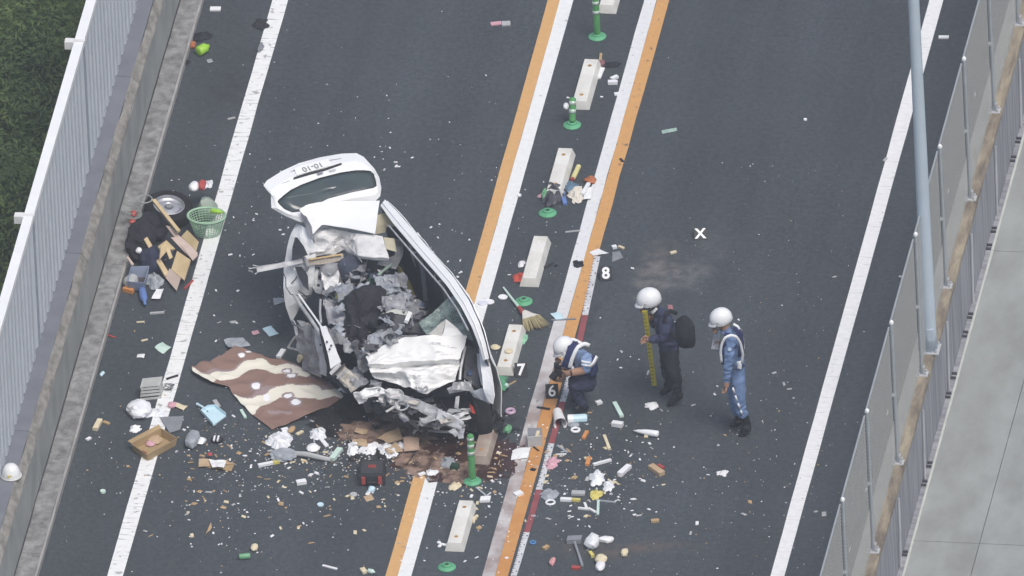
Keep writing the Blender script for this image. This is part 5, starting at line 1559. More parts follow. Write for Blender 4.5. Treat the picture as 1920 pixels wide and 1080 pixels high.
def cyl(p0, p1, r, m, name, label, cat, z=0, prof=None, group=None):
    A, B = V(*p0, z + r), V(*p1, z + r)
    l = (B - A).length
    pr = prof or [(.9, 0), (1, .06), (1, .94), (.9, 1)]
    return out(MB().lathe(A, [(a * r, b * l) for a, b in pr], B - A, 12), name, label, cat, m, group, True)
BOT = [(.7, 0), (1, .05), (1, .70), (.45, .86), (.40, .94), (.40, 1)]
def crumple(px, py, rx, ry, hh, m, name, label, cat, seed=0, group=None):
    """collapsed bag or crumpled paper: uneven outline, sharp folds"""
    c = V(px, py, 0); c.z = .004
    so = Vector((seed * 2.3, seed * .7, seed))
    g = []
    N, K = 30, 9
    for i in range(K + 1):
        row = []
        for k in range(N + 1):
            w = 2 * math.pi * (k % N) / N
            e = Vector((math.cos(w), math.sin(w), 0))
            s = 1 + .55 * noise.noise(e * 1.3 + so) + .35 * noise.noise(e * 3.1 + so)
            rr_ = (i / K) * s
            p = Vector((math.cos(w) * rr_ * rx / 159, math.sin(w) * rr_ * ry / 83, 0))
            t_ = i / K
            z = hh * (1 - t_ ** 2) * (.55 + .5 * noise.noise(p * 9 + so)) + hh * .75 * (.5 - 1.6 * abs(noise.noise(p * 13 + so))) * (1 - .5 * t_)
            p += Vector((noise.noise(p * 14 + so), noise.noise(p * 14 - so), 0)) * .022
            row.append(c + p + Z_ * max(.003 + .008 * (k % 2), z))
        g.append(row)
    return out(MB().sheet(g, .004, up=Z_), name, label, cat, m, group)
def bag(px, py, rx, ry, hh, m, name, label, cat, seed=0, amp=.5, f=1.9, sub=3, group=None, ang=0):
    if amp >= .5 and m.name in ('white_bag', 'grey_bag', 'plastic_white', 'packaging_white', 'cream_paper', 'pink_plastic', 'yellow_plastic', 'cream_scrap', 'scrap_red', 'red_scrap', 'green_film', 'dark_grey_bag', 'blue_grey_cloth', 'black_plastic', 'dark_rag'):
        return crumple(px, py, rx * 1.15, ry * 1.15, hh, m, name, label, cat, seed, group)
    c = V(px, py, 0); c.z = hh * .55
    r_ = random.Random(seed * 13 + 5)
    mb = lump(MB(), c, rx / 159, ry / 83, hh * .7, seed, amp * .8, 1.3, max(2, sub - 1), ang)
    j_ = amp * .30
    for v in mb.v:
        v += (v - c) * r_.uniform(-j_, j_) * (.7 if sub > 3 else 1)
    for v in mb.v: v.z = max(.004, v.z)
    return out(mb, name, label, cat, m, group)
def ring(px, py, R_, r, m, name, label, cat, group=None):
    c = V(px, py, r + .002)
    pts = [c + Vector((math.cos(k * math.pi / 10) * R_, math.sin(k * math.pi / 10) * R_, 0)) for k in range(21)]
    return out(MB().tube(pts, r, 7, cap=False), name, label, cat, m, group, True)
def disc(px, py, R_, hh, m, name, label, cat, sx=1, group=None):
    c = V(px, py, 0); c.z = .004
    return out(MB().lathe(c, [(R_ * .96, 0), (R_, hh * .3), (R_, hh * .8), (R_ * .93, hh), (R_ * .85, hh * .8), (R_ * .3, hh * .75)], n=18, sx=sx), name, label, cat, m, group)

# --- pile beside the left parapet
wcn = V(316, 393, .13)
wax = (Z_ * 1.0 + r0 * .12 + TOV * .15).normalized()
wh = thing('car_wheel', Vector((wcn.x, wcn.y, .02)), 'detached car wheel with silver rim lying flat by the left kerb', 'wheel')
MB().lathe(wcn - wax * .09, [(.185, 0), (.25, .0), (.285, .03), (.29, .09), (.285, .15), (.25, .18), (.19, .175), (.185, .0)], wax, 32).build('tyre', M('tyre', (.012, .012, .014)), wh, smooth=False)
rb = MB().lathe(wcn - wax * .06, [(.186, 0), (.186, .135), (.175, .14), (.165, .10), (.13, .075), (.125, .10), (.07, .115), (.05, .105), (.045, .07)], wax, 32)
rim = rb.build('rim', steel, wh)
sx_ = wax.orthogonal().normalized(); sy_ = wax.cross(sx_)
for k in range(10):
    w = 2 * math.pi * k / 10
    MB().lathe(wcn + wax * .018 + (sx_ * math.cos(w) + sy_ * math.sin(w)) * .148, [(.014, 0), (.012, .006)], wax, 8).build('rim_hole', black, rim)
MB().lathe(wcn + wax * .045, [(.04, 0), (.036, .02), (.02, .025)], wax, 12).build('hub_cap', grey_m2, rim)

pal = thing('broken_crate', V(320, 480), 'broken wooden crate of pale planks leaning by the left kerb', 'wooden crate')
def plank(c, m, z0, z1, th=.018):
    a, b, cc, d = c
    P = [V(*a, z0), V(*b, z0), V(*cc, z1), V(*d, z1)]
    n = (P[1] - P[0]).cross(P[2] - P[0]).normalized()
    if n.z < 0: n = -n
    MB().prism(P, -n * th).build('plank', m, pal)
plank([(311, 423), (319, 424), (371, 478), (361, 488)], wood_p, .26, .12)
plank([(320, 445), (340, 444), (371, 474), (361, 488)], wood_p, .22, .10)
plank([(351, 431), (371, 452), (366, 470), (340, 443)], wood_l, .16, .10)
plank([(332, 470), (357, 487), (345, 525), (321, 505)], wood_l, .20, .10)
plank([(312, 450), (328, 466), (302, 470), (296, 462)], wood_l, .24, .22)
plank([(270, 448), (276, 444), (316, 510), (310, 518)], wood_l, .30, .08)
plank([(302, 462), (312, 452), (320, 462), (300, 486)], wood_l, .28, .22)
plank([(318, 503), (338, 520), (330, 544), (310, 520)], wood_p, .12, .05)
plank([(311, 468), (318, 466), (324, 482), (318, 486)], wood_l, .24, .18)
stick((288, 377), (335, 436), .045, .03, wood_l, 'wooden_batten', 'long pale wooden batten resting on the detached wheel', 'batten', z=.36, z1=.28)
bkt = thing('wire_basket', V(390, 436), 'pale green wire basket standing on the left edge line', 'basket')
bc_ = V(389, 438, 0)
tops_, bots_ = [], []
for k in range(33):
    w = 2 * math.pi * k / 32
    tops_.append(bc_ + Vector((math.cos(w) * .225, math.sin(w) * .18, .25)))
    bots_.append(bc_ + Vector((math.cos(w) * .15, math.sin(w) * .12, .012)))
bw = M('basket_green', (.34, .52, .36), .5, .1, 8)
MB().tube(tops_, .014, 6, cap=False).build('rim', bw, bkt)
wm = MB()
for k in range(32): wm.tube([tops_[k], bots_[k]], .0045, 5)
for s in (.12, .24, .36, .48, .60, .72, .84, .99):
    wm.tube([t_.lerp(b_, s) for t_, b_ in zip(tops_, bots_)], .0045, 5, cap=False)
wm.build('wire_weave', bw, bkt, kind='stuff')
bag(389, 408, 20, 12, .20, M('basket_wrap', (.30, .36, .31), .5, c2=(.2, .25, .2), scale=8), 'grey_packet', 'grey green packet lying inside the green wire basket', 'packet', 3)
b = bag(366, 390, 10, 8, .07, pl_white, 'white_tub', 'white tub tipped against the rim of the green basket', 'tub', 5, .15); b.location.z += .26
b = bag(381, 387, 8, 8, .08, red_m, 'red_packet', 'red packet on top of the green wire basket', 'packet', 6, .2); b.location.z += .25
b = bag(391, 383, 9, 7, .06, bag_w, 'clear_wrapper', 'pale crumpled wrapper on top of the green wire basket', 'wrapper', 7, .5); b.location.z += .26
cyl((395, 395), (418, 398), .03, lime, 'bottle', 'bright green bottle lying in the green wire basket', 'bottle', .25, BOT)
bag(286, 440, 30, 20, .20, cloth_k, 'black_bag', 'big black bag in the pile by the left kerb', 'bag', 21, .4, 1.6, 4)
bag(264, 470, 26, 26, .26, cloth_k, 'black_bag', 'second black bag in the pile, closer to the kerb above the trays', 'bag', 24, .4, 1.6, 4)
bag(283, 502, 22, 16, .20, M('dark_blue_cloth', (.03, .035, .07), .9, .2, 8), 'dark_cloth', 'dark blue crumpled cloth below the black bags', 'cloth', 22, .5)
ring(273, 414, .09, .008, M('hoop_grey', (.30, .33, .31), .5), 'wire_hoop', 'thin grey hoop on the pile by the left kerb', 'hoop').location.z += .3
for i, (x, y, z) in enumerate(((245, 425, .24), (252, 432, .22))):
    ring(x, y, .10, .006, M('grey_green_wire', (.25, .30, .27), .6), 'wire_coil', ('loose grey green wire coil against the left kerb', 'smaller wire coil next to the red packets')[i], 'wire').location.z += z
bag(252, 431, 6, 4, .05, red_m, 'red_packet', 'upper red packet in the pile by the kerb', 'packet', 8, .3).location.z += .2
bag(250, 447, 6, 4, .05, red_m, 'red_packet', 'lower red packet in the pile by the kerb', 'packet', 9, .3).location.z += .2
tray = thing('blue_tray', V(255, 520), 'silver blue tray with a dark inside at the foot of the kerb pile', 'tray')
tr_c = [(247, 500), (279, 499), (270, 530), (239, 527)]
P = [V(x, y, .16) for x, y in tr_c]; Q = [Vector((p.x, p.y, .02)).lerp(Vector((sum(q.x for q in P) / 4, sum(q.y for q in P) / 4, .02)), .2) for p in P]
MB().prism(Q, Z_ * .01).build('tray_floor', M('tray_dark', (.07, .06, .07), .6, .3, 8), tray)
for k in range(4):
    a, b, c, d = P[k], P[(k + 1) % 4], Q[(k + 1) % 4], Q[k]
    MB().prism([a, b, c, d], (a - b).cross(Z_).normalized() * .008).build('tray_side', M('tray_blue_grey', (.24, .28, .38), .5, .12, 7), tray)
bag(262, 492, 7, 4, .05, pl_white, 'white_cup', 'small white cup above the blue tray', 'cup', 10, .2).location.z += .14
stick((239, 484), (249, 498), .03, .02, wood_p, 'wood_offcut', 'pinkish wood offcut beside the blue tray', 'offcut', z=.14)
bag(246, 537, 13, 9, .12, paleg, 'grey_box', 'pale grey crushed box below the blue tray', 'box', 11, .25)
stick((232, 545), (250, 550), .05, .05, orange_m, 'orange_packet', 'orange packet at the bottom of the kerb pile', 'packet')
cyl((264, 533), (272, 571), .045, bluep, 'blue_bottle', 'long blue bottle lying at the bottom of the kerb pile', 'bottle', 0, BOT)
bag(293, 530, 16, 12, .10, bag_g, 'grey_bag', 'grey plastic bag below the wooden crate', 'bag', 12, .5)
quad([(293, 543), (307, 541), (300, 560), (284, 560)], pl_white, 'white_tray', 'white plastic tray below the grey plastic bag', 'tray', .02, .03)
stick((346, 543), (362, 527), .02, .02, red_m, 'red_stub', 'small red handle near the left edge line', 'handle')
stick((281, 589), (308, 587), .03, .02, paleg, 'plastic_strip', 'pale plastic strip below the kerb pile', 'strip')

# --- middle left: basket, bag, cardboard
cr_ = thing('plastic_basket', V(284, 755), 'pale grey slotted plastic basket upside down beside the left edge line', 'basket')
A0, A1 = V(262, 752, .0), V(302, 748, .0)
B0 = A0 + Y_ * .24; B1 = A1 + Y_ * .24
hh = .17
slotm = M('basket_pale', (.46, .47, .45), .6, .08, 8)
T = [p.lerp((A0 + A1 + B0 + B1) / 4, .16) + Z_ * hh for p in (A0, A1, B1, B0)]
Bs = [A0, A1, B1, B0]
for k in range(4):
    a, b, c, d = Bs[k], Bs[(k + 1) % 4], T[(k + 1) % 4], T[k]
    for s in (0, .28, .52, .76):
        p, q = a.lerp(d, s + .02), b.lerp(c, s + .02); p2, q2 = a.lerp(d, s + .18), b.lerp(c, s + .18)
        MB().prism([p, q, q2, p2], (b - a).cross(Z_).normalized() * -.008).build('side_slat', slotm, cr_)
for k in range(9):
    s0, s1 = k / 9 + .015, (k + 1) / 9 - .015
    MB().prism([T[0].lerp(T[3], s0), T[1].lerp(T[2], s0), T[1].lerp(T[2], s1), T[0].lerp(T[3], s1)], Z_ * .008).build('bottom_slat', slotm, cr_)
for s in (0, 1):
    MB().box(T[s].lerp(T[3 - s], .5) - Z_ * .003, (T[3 - s] - T[s]) / 2, r0 * .012, Z_ * .01).build('edge_bar', slotm, cr_)
bag(262, 776, 23, 13, .13, bag_w, 'white_bag', 'puffed white plastic bag in front of the slotted basket', 'bag', 31, .28, 1.8, 4)
bag(292, 776, 20, 7, .05, bag_w, 'white_bag', 'flat tail of white plastic beside the puffed bag', 'bag', 32, .5)
bag(253, 806, 10, 6, .05, pl_white, 'white_toy', 'white two lobed plastic piece above the cardboard box', 'plastic piece', 33, .6)
c = V(316, 727, .008)
out(MB().tube([c + Vector((.055 * math.sin(k * .9) + .012 * math.sin(k * 2.3), .075 * math.cos(k * .63), .006 + .006 * (k % 3))) for k in range(26)], .0035, 5, cap=False), 'black_wire_tangle', 'black wire tangle on the left edge line', 'wire', black)
stick((312, 712), (334, 705), .02, .02, black, 'black_wire_end', 'black rod lying across the left edge line', 'rod')
quad([(300, 782), (345, 780), (338, 806), (318, 812)], grey_m2, 'grey_board', 'dark grey board behind the cardboard box', 'board', .01, .02)
bx = thing('cardboard_box', V(290, 845), 'open cardboard box with scraps inside on the left edge line', 'cardboard box')
R0, R1, R2, R3 = V(247, 832, .10), V(302, 803, .12), V(331, 822, .10), V(276, 852, .10)
F = [Vector((p.x, p.y, .006)).lerp(Vector(((R0 + R2).x / 2, (R0 + R2).y / 2, .006)), .06) for p in (R0, R1, R2, R3)]
MB().prism(F, Z_ * .006).build('box_floor', card_m, bx)
Rm = [R0, R1, R2, R3]
for k in range(4):
    a, b, c, d = F[k], F[(k + 1) % 4], Rm[(k + 1) % 4], Rm[k]
    MB().prism([a, b, c, d], (b - a).cross(Z_).normalized() * -.007).build('box_wall', card_m, bx)
MB().prism([R0, R1, R1 + Vector((-.03, .03, .03)), R0 + Vector((-.05, .02, .02))], Z_ * .005).build('box_flap', card_m, bx)
MB().prism([V(266, 851, .05), V(276, 856, .05), V(275, 848, .09), V(266, 844, .09)], TOV * .004).build('red_print', red_m, bx)
bag(290, 829, 13, 7, .06, card_l, 'tan_packet', 'tan packet lying inside the open cardboard box', 'packet', 36, .4)
bag(283, 835, 9, 5, .05, pink_m, 'pinkish_scrap', 'pinkish scrap inside the open cardboard box', 'scrap', 37, .4)
dp = thing('dustpan', V(400, 780), 'pale blue dustpan lying on the road right of the slotted basket', 'dustpan')
P = [V(x, y, .03) for x, y in ((377, 772), (390, 764), (404, 763), (424, 779), (400, 797))]
MB().prism(P, -Z_ * .018).build('pan', cyan_m, dp)
for a, b in ((0, 1), (1, 2), (2, 3), (0, 4)):
    q = P[a], P[b]
    MB().prism([q[0], q[1], q[1] + Z_ * .035, q[0] + Z_ * .035], (q[1] - q[0]).cross(Z_).normalized() * .006).build('pan_rim', cyan_m, dp)
MB().tube([V(386, 767, .04), V(378, 762, .05), V(369, 757, .05)], [.016, .013, .016], 8).build('handle', cyan_m, dp)
MB().lathe(V(389, 771, .031), [(.012, 0), (.01, .004)], n=8).build('hang_hole', black, dp)
quad([(290, 652), (304, 641), (321, 653), (305, 664)], mint, 'pale_green_sheet', 'pale green square sheet beside the left edge line', 'sheet', .02, .01)
quad([(258, 664), (272, 664), (270, 671), (256, 670)], pp_white, 'white_scrap', 'white crumpled scrap left of the pale green sheet', 'scrap', .03)
stick((265, 640), (277, 637), .025, .012, cream_s, 'cream_strip', 'short cream strip above the white crumpled scrap', 'strip')
stick((256, 605), (271, 604), .02, .012, cream_s, 'cream_strip', 'thin cream strip near the left kerb', 'strip')
quad([(187, 702), (193, 695), (197, 699), (190, 706)], cyan_m, 'blue_scrap', 'tiny blue scrap beside the left kerb', 'scrap')
stick((200, 628), (217, 634), .02, .01, red_m, 'red_string', 'short red cord at the left kerb', 'cord')
stick((178, 808), (188, 790), .06, .04, cream_s, 'cream_carton', 'small cream carton lying near the left kerb', 'carton')
stick((194, 792), (205, 796), .04, .02, tan_m, 'tan_stick', 'tan stick right of the small cream carton', 'stick')
disc(193, 924, .035, .03, mint, 'pale_green_disc', 'pale green bottle cap on the shoulder near the bottom left', 'cap')
stick((162, 826), (170, 822), .04, .02, pl_white, 'white_chip', 'single white chip on the shoulder beside the left kerb', 'chip')
quad([(331, 755), (352, 762), (344, 769), (328, 762)], cream_s, 'cream_packet', 'cream packet right of the left edge line', 'packet', .02, .02)
bag(323, 762, 8, 5, .04, pink_m, 'pink_white_packet', 'pinkish packet next to the cream packet', 'packet', 41, .4)
stick((402, 752), (410, 764), .05, .02, paleg, 'grey_plastic_piece', 'grey plastic piece above the dustpan', 'plastic piece')
stick((452, 770), (460, 784), .035, .02, mint, 'mint_strip', 'mint strip between dustpan and blanket', 'strip')
quad([(420, 640), (455, 632), (470, 648), (428, 655)], bag_g, 'clear_plastic_sheet', 'torn pale plastic sheet above the upper corner of the blanket', 'plastic sheet', .04, .02)
quad([(492, 616), (508, 611), (523, 627), (505, 631)], cyan_m, 'blue_white_packet', 'pale blue packet above the blanket', 'packet', .015, .015)
quad([(471, 623), (483, 618), (487, 624), (475, 629)], pink_m, 'pink_packet', 'pink packet left of the pale blue packet', 'packet', .015, .01)
stick((522, 672), (532, 658), .06, .03, pp_white, 'white_carton', 'small white carton standing off the upper edge of the blanket', 'carton')
bag(563, 677, 6, 7, .06, cream_s, 'cream_block', 'cream lump between blanket and crushed door', 'lump', 43, .3)
bag(647, 732, 11, 5, .05, pl_white, 'white_scrap', 'white scrap at the right tip of the blanket', 'scrap', 44, .5)
quad([(512, 560), (538, 560), (536, 566), (514, 572)], bag_g, 'clear_film', 'pale plastic film left of the rear quarter', 'film', .02)

# --- lower left
bag(361, 832, 13, 14, .11, bag_g, 'grey_cup', 'grey translucent carton above the flat cardboard', 'carton', 45, .25)
bag(378, 830, 8, 6, .05, pl_white, 'white_carton', 'white carton beside the grey translucent carton', 'carton', 46, .3)
sn = thing('striped_shoe', V(407, 826), 'black and white striped shoe right of the grey carton', 'shoe')
mb = lump(MB(), V(407, 824, .03), .07, .05, .04, 4, .2, 1.5, 3)
mb.build('shoe_upper', black, sn)
for x in (402, 409): MB().box(V(x, 822, .07), r0 * .010, Y_ * .05, Z_ * .012).build('shoe_stripe', pl_white, sn)
fc_ = quad([(373, 861), (425, 865), (441, 869), (372, 876)], card_l, 'flat_cardboard', 'flattened cardboard with packaging on it below the cardboard box', 'cardboard', .02, .02)
quad([(373, 862), (441, 869), (434, 884), (376, 874)], card_m, 'cardboard_piece', 'torn cardboard flap under the flattened cardboard', 'cardboard', .02, .012)
quad([(392, 862), (424, 864), (420, 878), (398, 876)], pp_white, 'white_package', 'white and red package on the flattened cardboard', 'package', .03, .05)
bag(394, 861, 5, 3, .02, red_m, 'red_label', 'red label scrap on the flattened cardboard', 'label', 47, .3).location.z += .06
bag(524, 829, 18, 14, .10, bag_w, 'white_bag', 'crumpled white bag below the blanket corner', 'bag', 48, .6, 2.2, 4)
bag(595, 815, 14, 10, .08, bag_w, 'white_bag', 'torn white bag right of the crumpled bag', 'bag', 49, .7, 2.4, 4)
stick((600, 822), (613, 838), .05, .02, pl_white, 'white_strip', 'white strip hanging from the torn white bag', 'strip')
bag(587, 844, 13, 7, .06, pl_white, 'white_tray', 'small white tray below the torn bag', 'tray', 50, .2)
pp_ = thing('bent_metal_trim', V(590, 855), 'long grey bent metal trim with a crumpled end below the white bags', 'metal trim')
MB().tube([V(548, 850, .03), V(575, 852, .045), V(600, 858, .04), V(620, 862, .03)], [.03, .035, .032, .026], 8).build('pipe', paleg, pp_)
lump(MB(), V(532, 853, .04), .14, .12, .045, 9, .5, 2, 3).build('crushed_end', bag_g, pp_)
stick((622, 864), (638, 844), .07, .04, mint, 'mint_carton', 'mint carton at the right end of the bent trim', 'carton')
stick((484, 875), (524, 867), .045, .03, pl_white, 'white_yellow_tube', 'long white tube left of the bent trim', 'tube')
stick((512, 870), (524, 867), .047, .032, yellow_m, 'yellow_stub', 'yellow stub on the end of the long white tube', 'stub')
stick((528, 809), (540, 806), .05, .03, pl_white, 'white_block', 'white block at the lower corner of the blanket', 'block')
bag(547, 808, 6, 5, .04, tan_m, 'tan_lump', 'tan lump beside the white block', 'lump', 52, .5)
stick((556, 816), (568, 810), .04, .02, cream_s, 'cream_strip', 'cream strip right of the tan lump', 'strip')
stick((556, 908), (574, 905), .07, .04, pl_white, 'white_carton', 'white carton alone in the left lane below the bent trim', 'carton')
disc(601, 948, .04, .02, cyan_m, 'pale_blue_disc', 'pale blue oval lid in the left lane', 'lid')
disc(663, 929, .045, .02, paleg, 'grey_disc', 'grey oval lid below the black tool case', 'lid')
cyl((448, 1044), (469, 1042), .035, greenp, 'green_tin', 'green and white tin in the lower left lane', 'tin')
bag(477, 1030, 7, 6, .05, cream_s, 'cream_ball', 'cream ball above the green and white tin', 'ball', 53, .15)
stick((605, 1061), (632, 1068), .03, .015, pp_white, 'white_stick', 'white stick near the bottom of the left lane', 'stick')
cyl((690, 1070), (703, 1073), .03, mint, 'mint_bottle', 'mint bottle at the bottom edge left of the orange line', 'bottle', 0, BOT)
stick((679, 1068), (685, 1076), .06, .03, cream_s, 'cream_carton', 'cream carton beside the mint bottle', 'carton')
quad([(388, 996), (396, 979), (397, 990), (386, 1003)], tan_m, 'leaf_shaped_scrap', 'leaf shaped tan scrap in the lower left lane', 'scrap', .02)
case = thing('tool_case', V(693, 895), 'black tool case with red latches in front of the car', 'tool case')
cA, cB = V(669, 912, 0), V(719, 911, 0)
ctr = (cA + cB) / 2 + Y_ * .19
ex = (cB - cA) / 2; ey = ex.cross(Z_).normalized() * -.19
MB().frustum(ctr + Z_ * .006, ex, ey, Z_ * .13, .94).build('case_body', M('case_black', (.032, .033, .038), .6, c2=(.02, .02, .024), scale=7, bump=.2), case)
MB().box(ctr + Z_ * .14, ex * .8, ey * .7, Z_ * .005).build('lid_panel', M('case_grey', (.05, .05, .055), .6), case)
MB().box(ctr + Z_ * .147 + ey * .1, ex * .3, ey * .18, Z_ * .002).build('label', M('label_red', (.25, .05, .04), .6), case)
for s in (-.62, .62):
    MB().box(ctr + ex * s - ey * .96 * (1 if ey.dot(TOV) < 0 else -1) + Z_ * .075, ex * .14, ey.normalized() * .012, Z_ * .05).build('latch', red_m, case)
sgn = -1 if ey.dot(TOV) < 0 else 1
hp = [ctr + ex * s + ey * (1.0 * sgn) + TOV * o + Z_ * .08 for s, o in ((-.3, 0), (-.28, .05), (.28, .05), (.3, 0))]
MB().tube(hp, .014, 8).build('handle', black, case)
bag(697, 921, 7, 4, .05, cyan_m, 'blue_white_scrap', 'pale blue scrap at the front of the black tool case', 'scrap', 54, .4)
quad([(681, 931), (696, 926), (702, 936), (688, 941)], card_l, 'cardboard_scrap', 'small cardboard scrap below the black tool case', 'cardboard')
for i, (c4, z) in enumerate(((((668, 802), (690, 806), (688, 815), (664, 812)), .02), (((706, 822), (748, 803), (756, 824), (726, 832)), .03), (((756, 822), (786, 822), (786, 844), (758, 846)), .05), (((660, 824), (688, 824), (688, 838), (662, 836)), .03),
                             (((718, 838), (744, 832), (756, 846), (728, 852)), .03))):
    quad(c4, card_l if i != 2 else M('pinkish_cardboard', (.45, .32, .24), .9, .1, 6), 'cardboard_sheet',
         ('tan cardboard sheet tucked under the front left of the car', 'widest tan cardboard sheet under the lower tie bar', 'pinkish square of cardboard above the orange line end', 'small tan cardboard left of the white packages', 'tan cardboard under the white packages')[i], 'cardboard', .03, z)
for i, (x, y, rx, ry, lab) in enumerate(((661, 848, 8, 7, 'white lump of plastic at the left of the package heap'), (664, 838, 9, 5, 'white plastic bowl above the white lump'), (697, 842, 9, 10, 'grey white package in the middle of the heap'),
                                         (722, 842, 10, 8, 'crumpled white package right of the heap'), (735, 851, 10, 7, 'white package nearest the orange line'), (753, 838, 9, 5, 'small white packet on the tan cardboard'), (680, 846, 6, 5, 'small bright white scrap in the package heap'))):
    bag(x, y, rx * 1.1, ry, .07, bag_w if i % 2 else pl_white, 'white_package', lab, 'package', 60 + i, .6, 2.3, 3)

# --- centre strip
bag(839, 870, 10, 11, .09, bag_g, 'grey_cloth', 'grey crumpled cloth at the top of the left orange line', 'cloth', 71, .5)
stick((846, 878), (860, 880), .08, .06, M('dark_green_box', (.02, .06, .035), .6, .2), 'dark_green_box', 'small dark green box right of the grey cloth', 'box')
ys = thing('broken_plastic_shape', V(908, 925), 'white Y shaped broken plastic frame below the standing green post', 'plastic frame')
MB().tube([V(893, 914, .02), V(903, 922, .02), V(912, 930, .02), V(920, 924, .02)], .012, 6).build('frame', M('frame_grey', (.5, .52, .55), .5), ys)
MB().box(V(910, 936, .02), r0 * .06, Y_ * .05, Z_ * .016).build('frame_end', pl_white, ys)
bn = thing('bone_shaped_piece', V(833, 1022), 'white bone shaped plastic piece at the foot of the lowest block', 'plastic piece')
mb = MB().tube([V(825, 1020, .02), V(840, 1023, .02)], .018, 8)
for q in ((823, 1017), (824, 1024), (841, 1019), (841, 1027)): lump(mb, V(*q, .02), .025, .025, .018, 1, .1, 1, 2)
mb.build('piece', pl_white, bn)
bag(852, 914, 9, 7, .05, cream_s, 'cream_scraps', 'cream crumpled scrap right of the left white line', 'scrap', 72, .5)
q = [V(895, 967, .015), V(889, 972, .015), V(888, 980, .015)]
out(MB().tube(q, [.02, .02, .014], 6), 'curved_scrap', 'curved yellowish scrap right of the lowest block', 'scrap', cream_s)
ring(957, 771, .045, .022, M('lilac_tape', (.50, .36, .48), .5), 'tape_roll', 'lilac roll of tape right of the car front', 'tape roll')
for i, (x, y) in enumerate(((943, 559), (918, 568), (905, 570))):
    disc(x, y, .05, .02, pl_white if i < 2 else M('plate_lilac', (.66, .67, .76), .4), 'white_disc', ('white oval lid left of the broom handle', 'white lid lying at the right edge of the white line', 'pale lilac lid on the left white line')[i], 'lid', 1.15)
bm_ = thing('corn_broom', V(985, 590), 'short corn broom lying between the centre lines', 'broom')
MB().tube([V(944, 539, .03), V(960, 560, .03), V(978, 583, .035)], [.012, .016, .018], 8).build('handle', mint, bm_)
MB().tube([V(973, 576, .036), V(980, 586, .036)], [.022, .03], 8).build('binding', red_m, bm_)
straw = M('straw', (.40, .35, .20), .9, c2=(.27, .23, .12), scale=14)
hb = MB()
hb.sheet(loft([[(979, 583, .055), (984, 581, .055)], [(980, 598, .055), (1010, 590, .05)]], 8, 6, .01, 8), .035, up=Z_)
hb.build('head_cloth', M('broom_cloth', (.60, .58, .53), .9, .1, 8), bm_)
sb_ = MB()
for k in range(70):
    s = k / 69
    a0 = V(980 + 30 * s, 598 - 8 * s, .03 + .02 * rnd.random())
    a1 = V(983 + 47 * s + rnd.uniform(-2, 2), 620 - 12 * s + rnd.uniform(-3, 4), .012 + .03 * rnd.random())
    sb_.tube([a0, a1], [.008, .003], 4)
sb_.build('bristles', straw, bm_, kind='stuff')
quad([(1032, 588), (1048, 584), (1058, 598), (1042, 599)], cyan_m, 'blue_white_packet', 'blue and white packet on the right white line', 'packet', .015, .02)
stick((1034, 601), (1080, 599), .02, .015, grey_m2, 'dark_stick', 'dark thin stick below the blue and white packet', 'stick')
bag(979, 638, 8, 9, .04, M('green_film', (.25, .48, .32), .3, .2, 9), 'green_film', 'green plastic film beside the block next to marker 7', 'film', 73, .6)
bag(938, 728, 15, 12, .10, M('green_shard', (.08, .26, .14), .4, .25, 9), 'broken_green_post', 'crushed dark green post piece right of the fender', 'post piece', 74, .7, 2.5)
stick((940, 720), (952, 726), .05, .03, mint, 'mint_piece', 'mint green piece on the crushed post piece', 'plastic piece', z=.07)
stick((955, 722), (967, 715), .02, .01, tan_m, 'tan_splinter', 'tan splinter right of the crushed post piece', 'splinter')
bag(952, 808, 7, 7, .05, greenp, 'green_scrap', 'green scrap right of the stained block', 'scrap', 75, .6)
bag(929, 654, 9, 4, .04, cream_s, 'cream_shell', 'cream shell shaped scrap left of the block by marker 7', 'scrap', 76, .3)
c = V(954, 659, .115)
out(MB().lathe(c, [(.045, 0), (.05, .012), (.04, .02)], n=14), 'cream_disc', 'cream lid lying on the block by marker 7', 'lid', cream_s)
bag(1037, 368, 20, 16, .17, M('dark_grey_bag', (.10, .10, .12), .5, c2=(.03, .03, .04), scale=7), 'dark_bag', 'crumpled dark bag at the near end of a kerb block', 'bag', 77, .6, 2.2, 4)
bag(1023, 370, 7, 8, .08, greenp, 'green_scrap', 'green scrap left of the crumpled dark bag', 'scrap', 78, .5)
bag(1014, 368, 5, 4, .04, pink_m, 'pink_scrap', 'pink scrap at the far left of the dark bag', 'scrap', 79, .5)
bag(1068, 352, 14, 8, .07, M('blue_grey_cloth', (.10, .17, .24), .9, .25, 9), 'blue_cloth', 'blue grey cloth between the dark bag and the white papers', 'cloth', 80, .7)
stick((1060, 385), (1054, 362), .05, .03, bluep, 'blue_strip', 'blue strip right of the crumpled dark bag', 'strip')
bag(1083, 366, 14, 12, .09, M('cream_paper', (.66, .62, .54), .8, .1, 8), 'cream_paper_bag', 'cream crumpled paper bag right of the blue cloth', 'paper bag', 81, .6, 2.2, 4)
quad([(1098, 356), (1112, 352), (1108, 372), (1094, 374)], pp_white, 'white_paper', 'white paper right of the cream paper bag', 'paper', .03, .03)
stick((1092, 366), (1104, 346), .04, .03, pl_white, 'white_strip', 'white strip over the cream paper bag', 'strip', z=.05)
bag(1107, 341, 11, 6, .05, M('red_brown', (.42, .14, .06), .7, .2, 9), 'red_brown_packet', 'red brown packet beside the right white line', 'packet', 82, .4)
yc = thing('yellow_tube', V(1080, 324), 'pale yellow tube with a red end beside the block', 'tube')
A, B = V(1074, 335, .03), V(1085, 312, .03)
MB().lathe(A, [(.028, 0), (.03, .02), (.03, (B - A).length)], B - A, 12).build('tube_body', M('pale_yellow', (.65, .60, .28), .5), yc)
MB().lathe(A - (B - A).normalized() * .03, [(.022, 0), (.026, .029)], B - A, 10).build('tube_cap', red_m, yc)
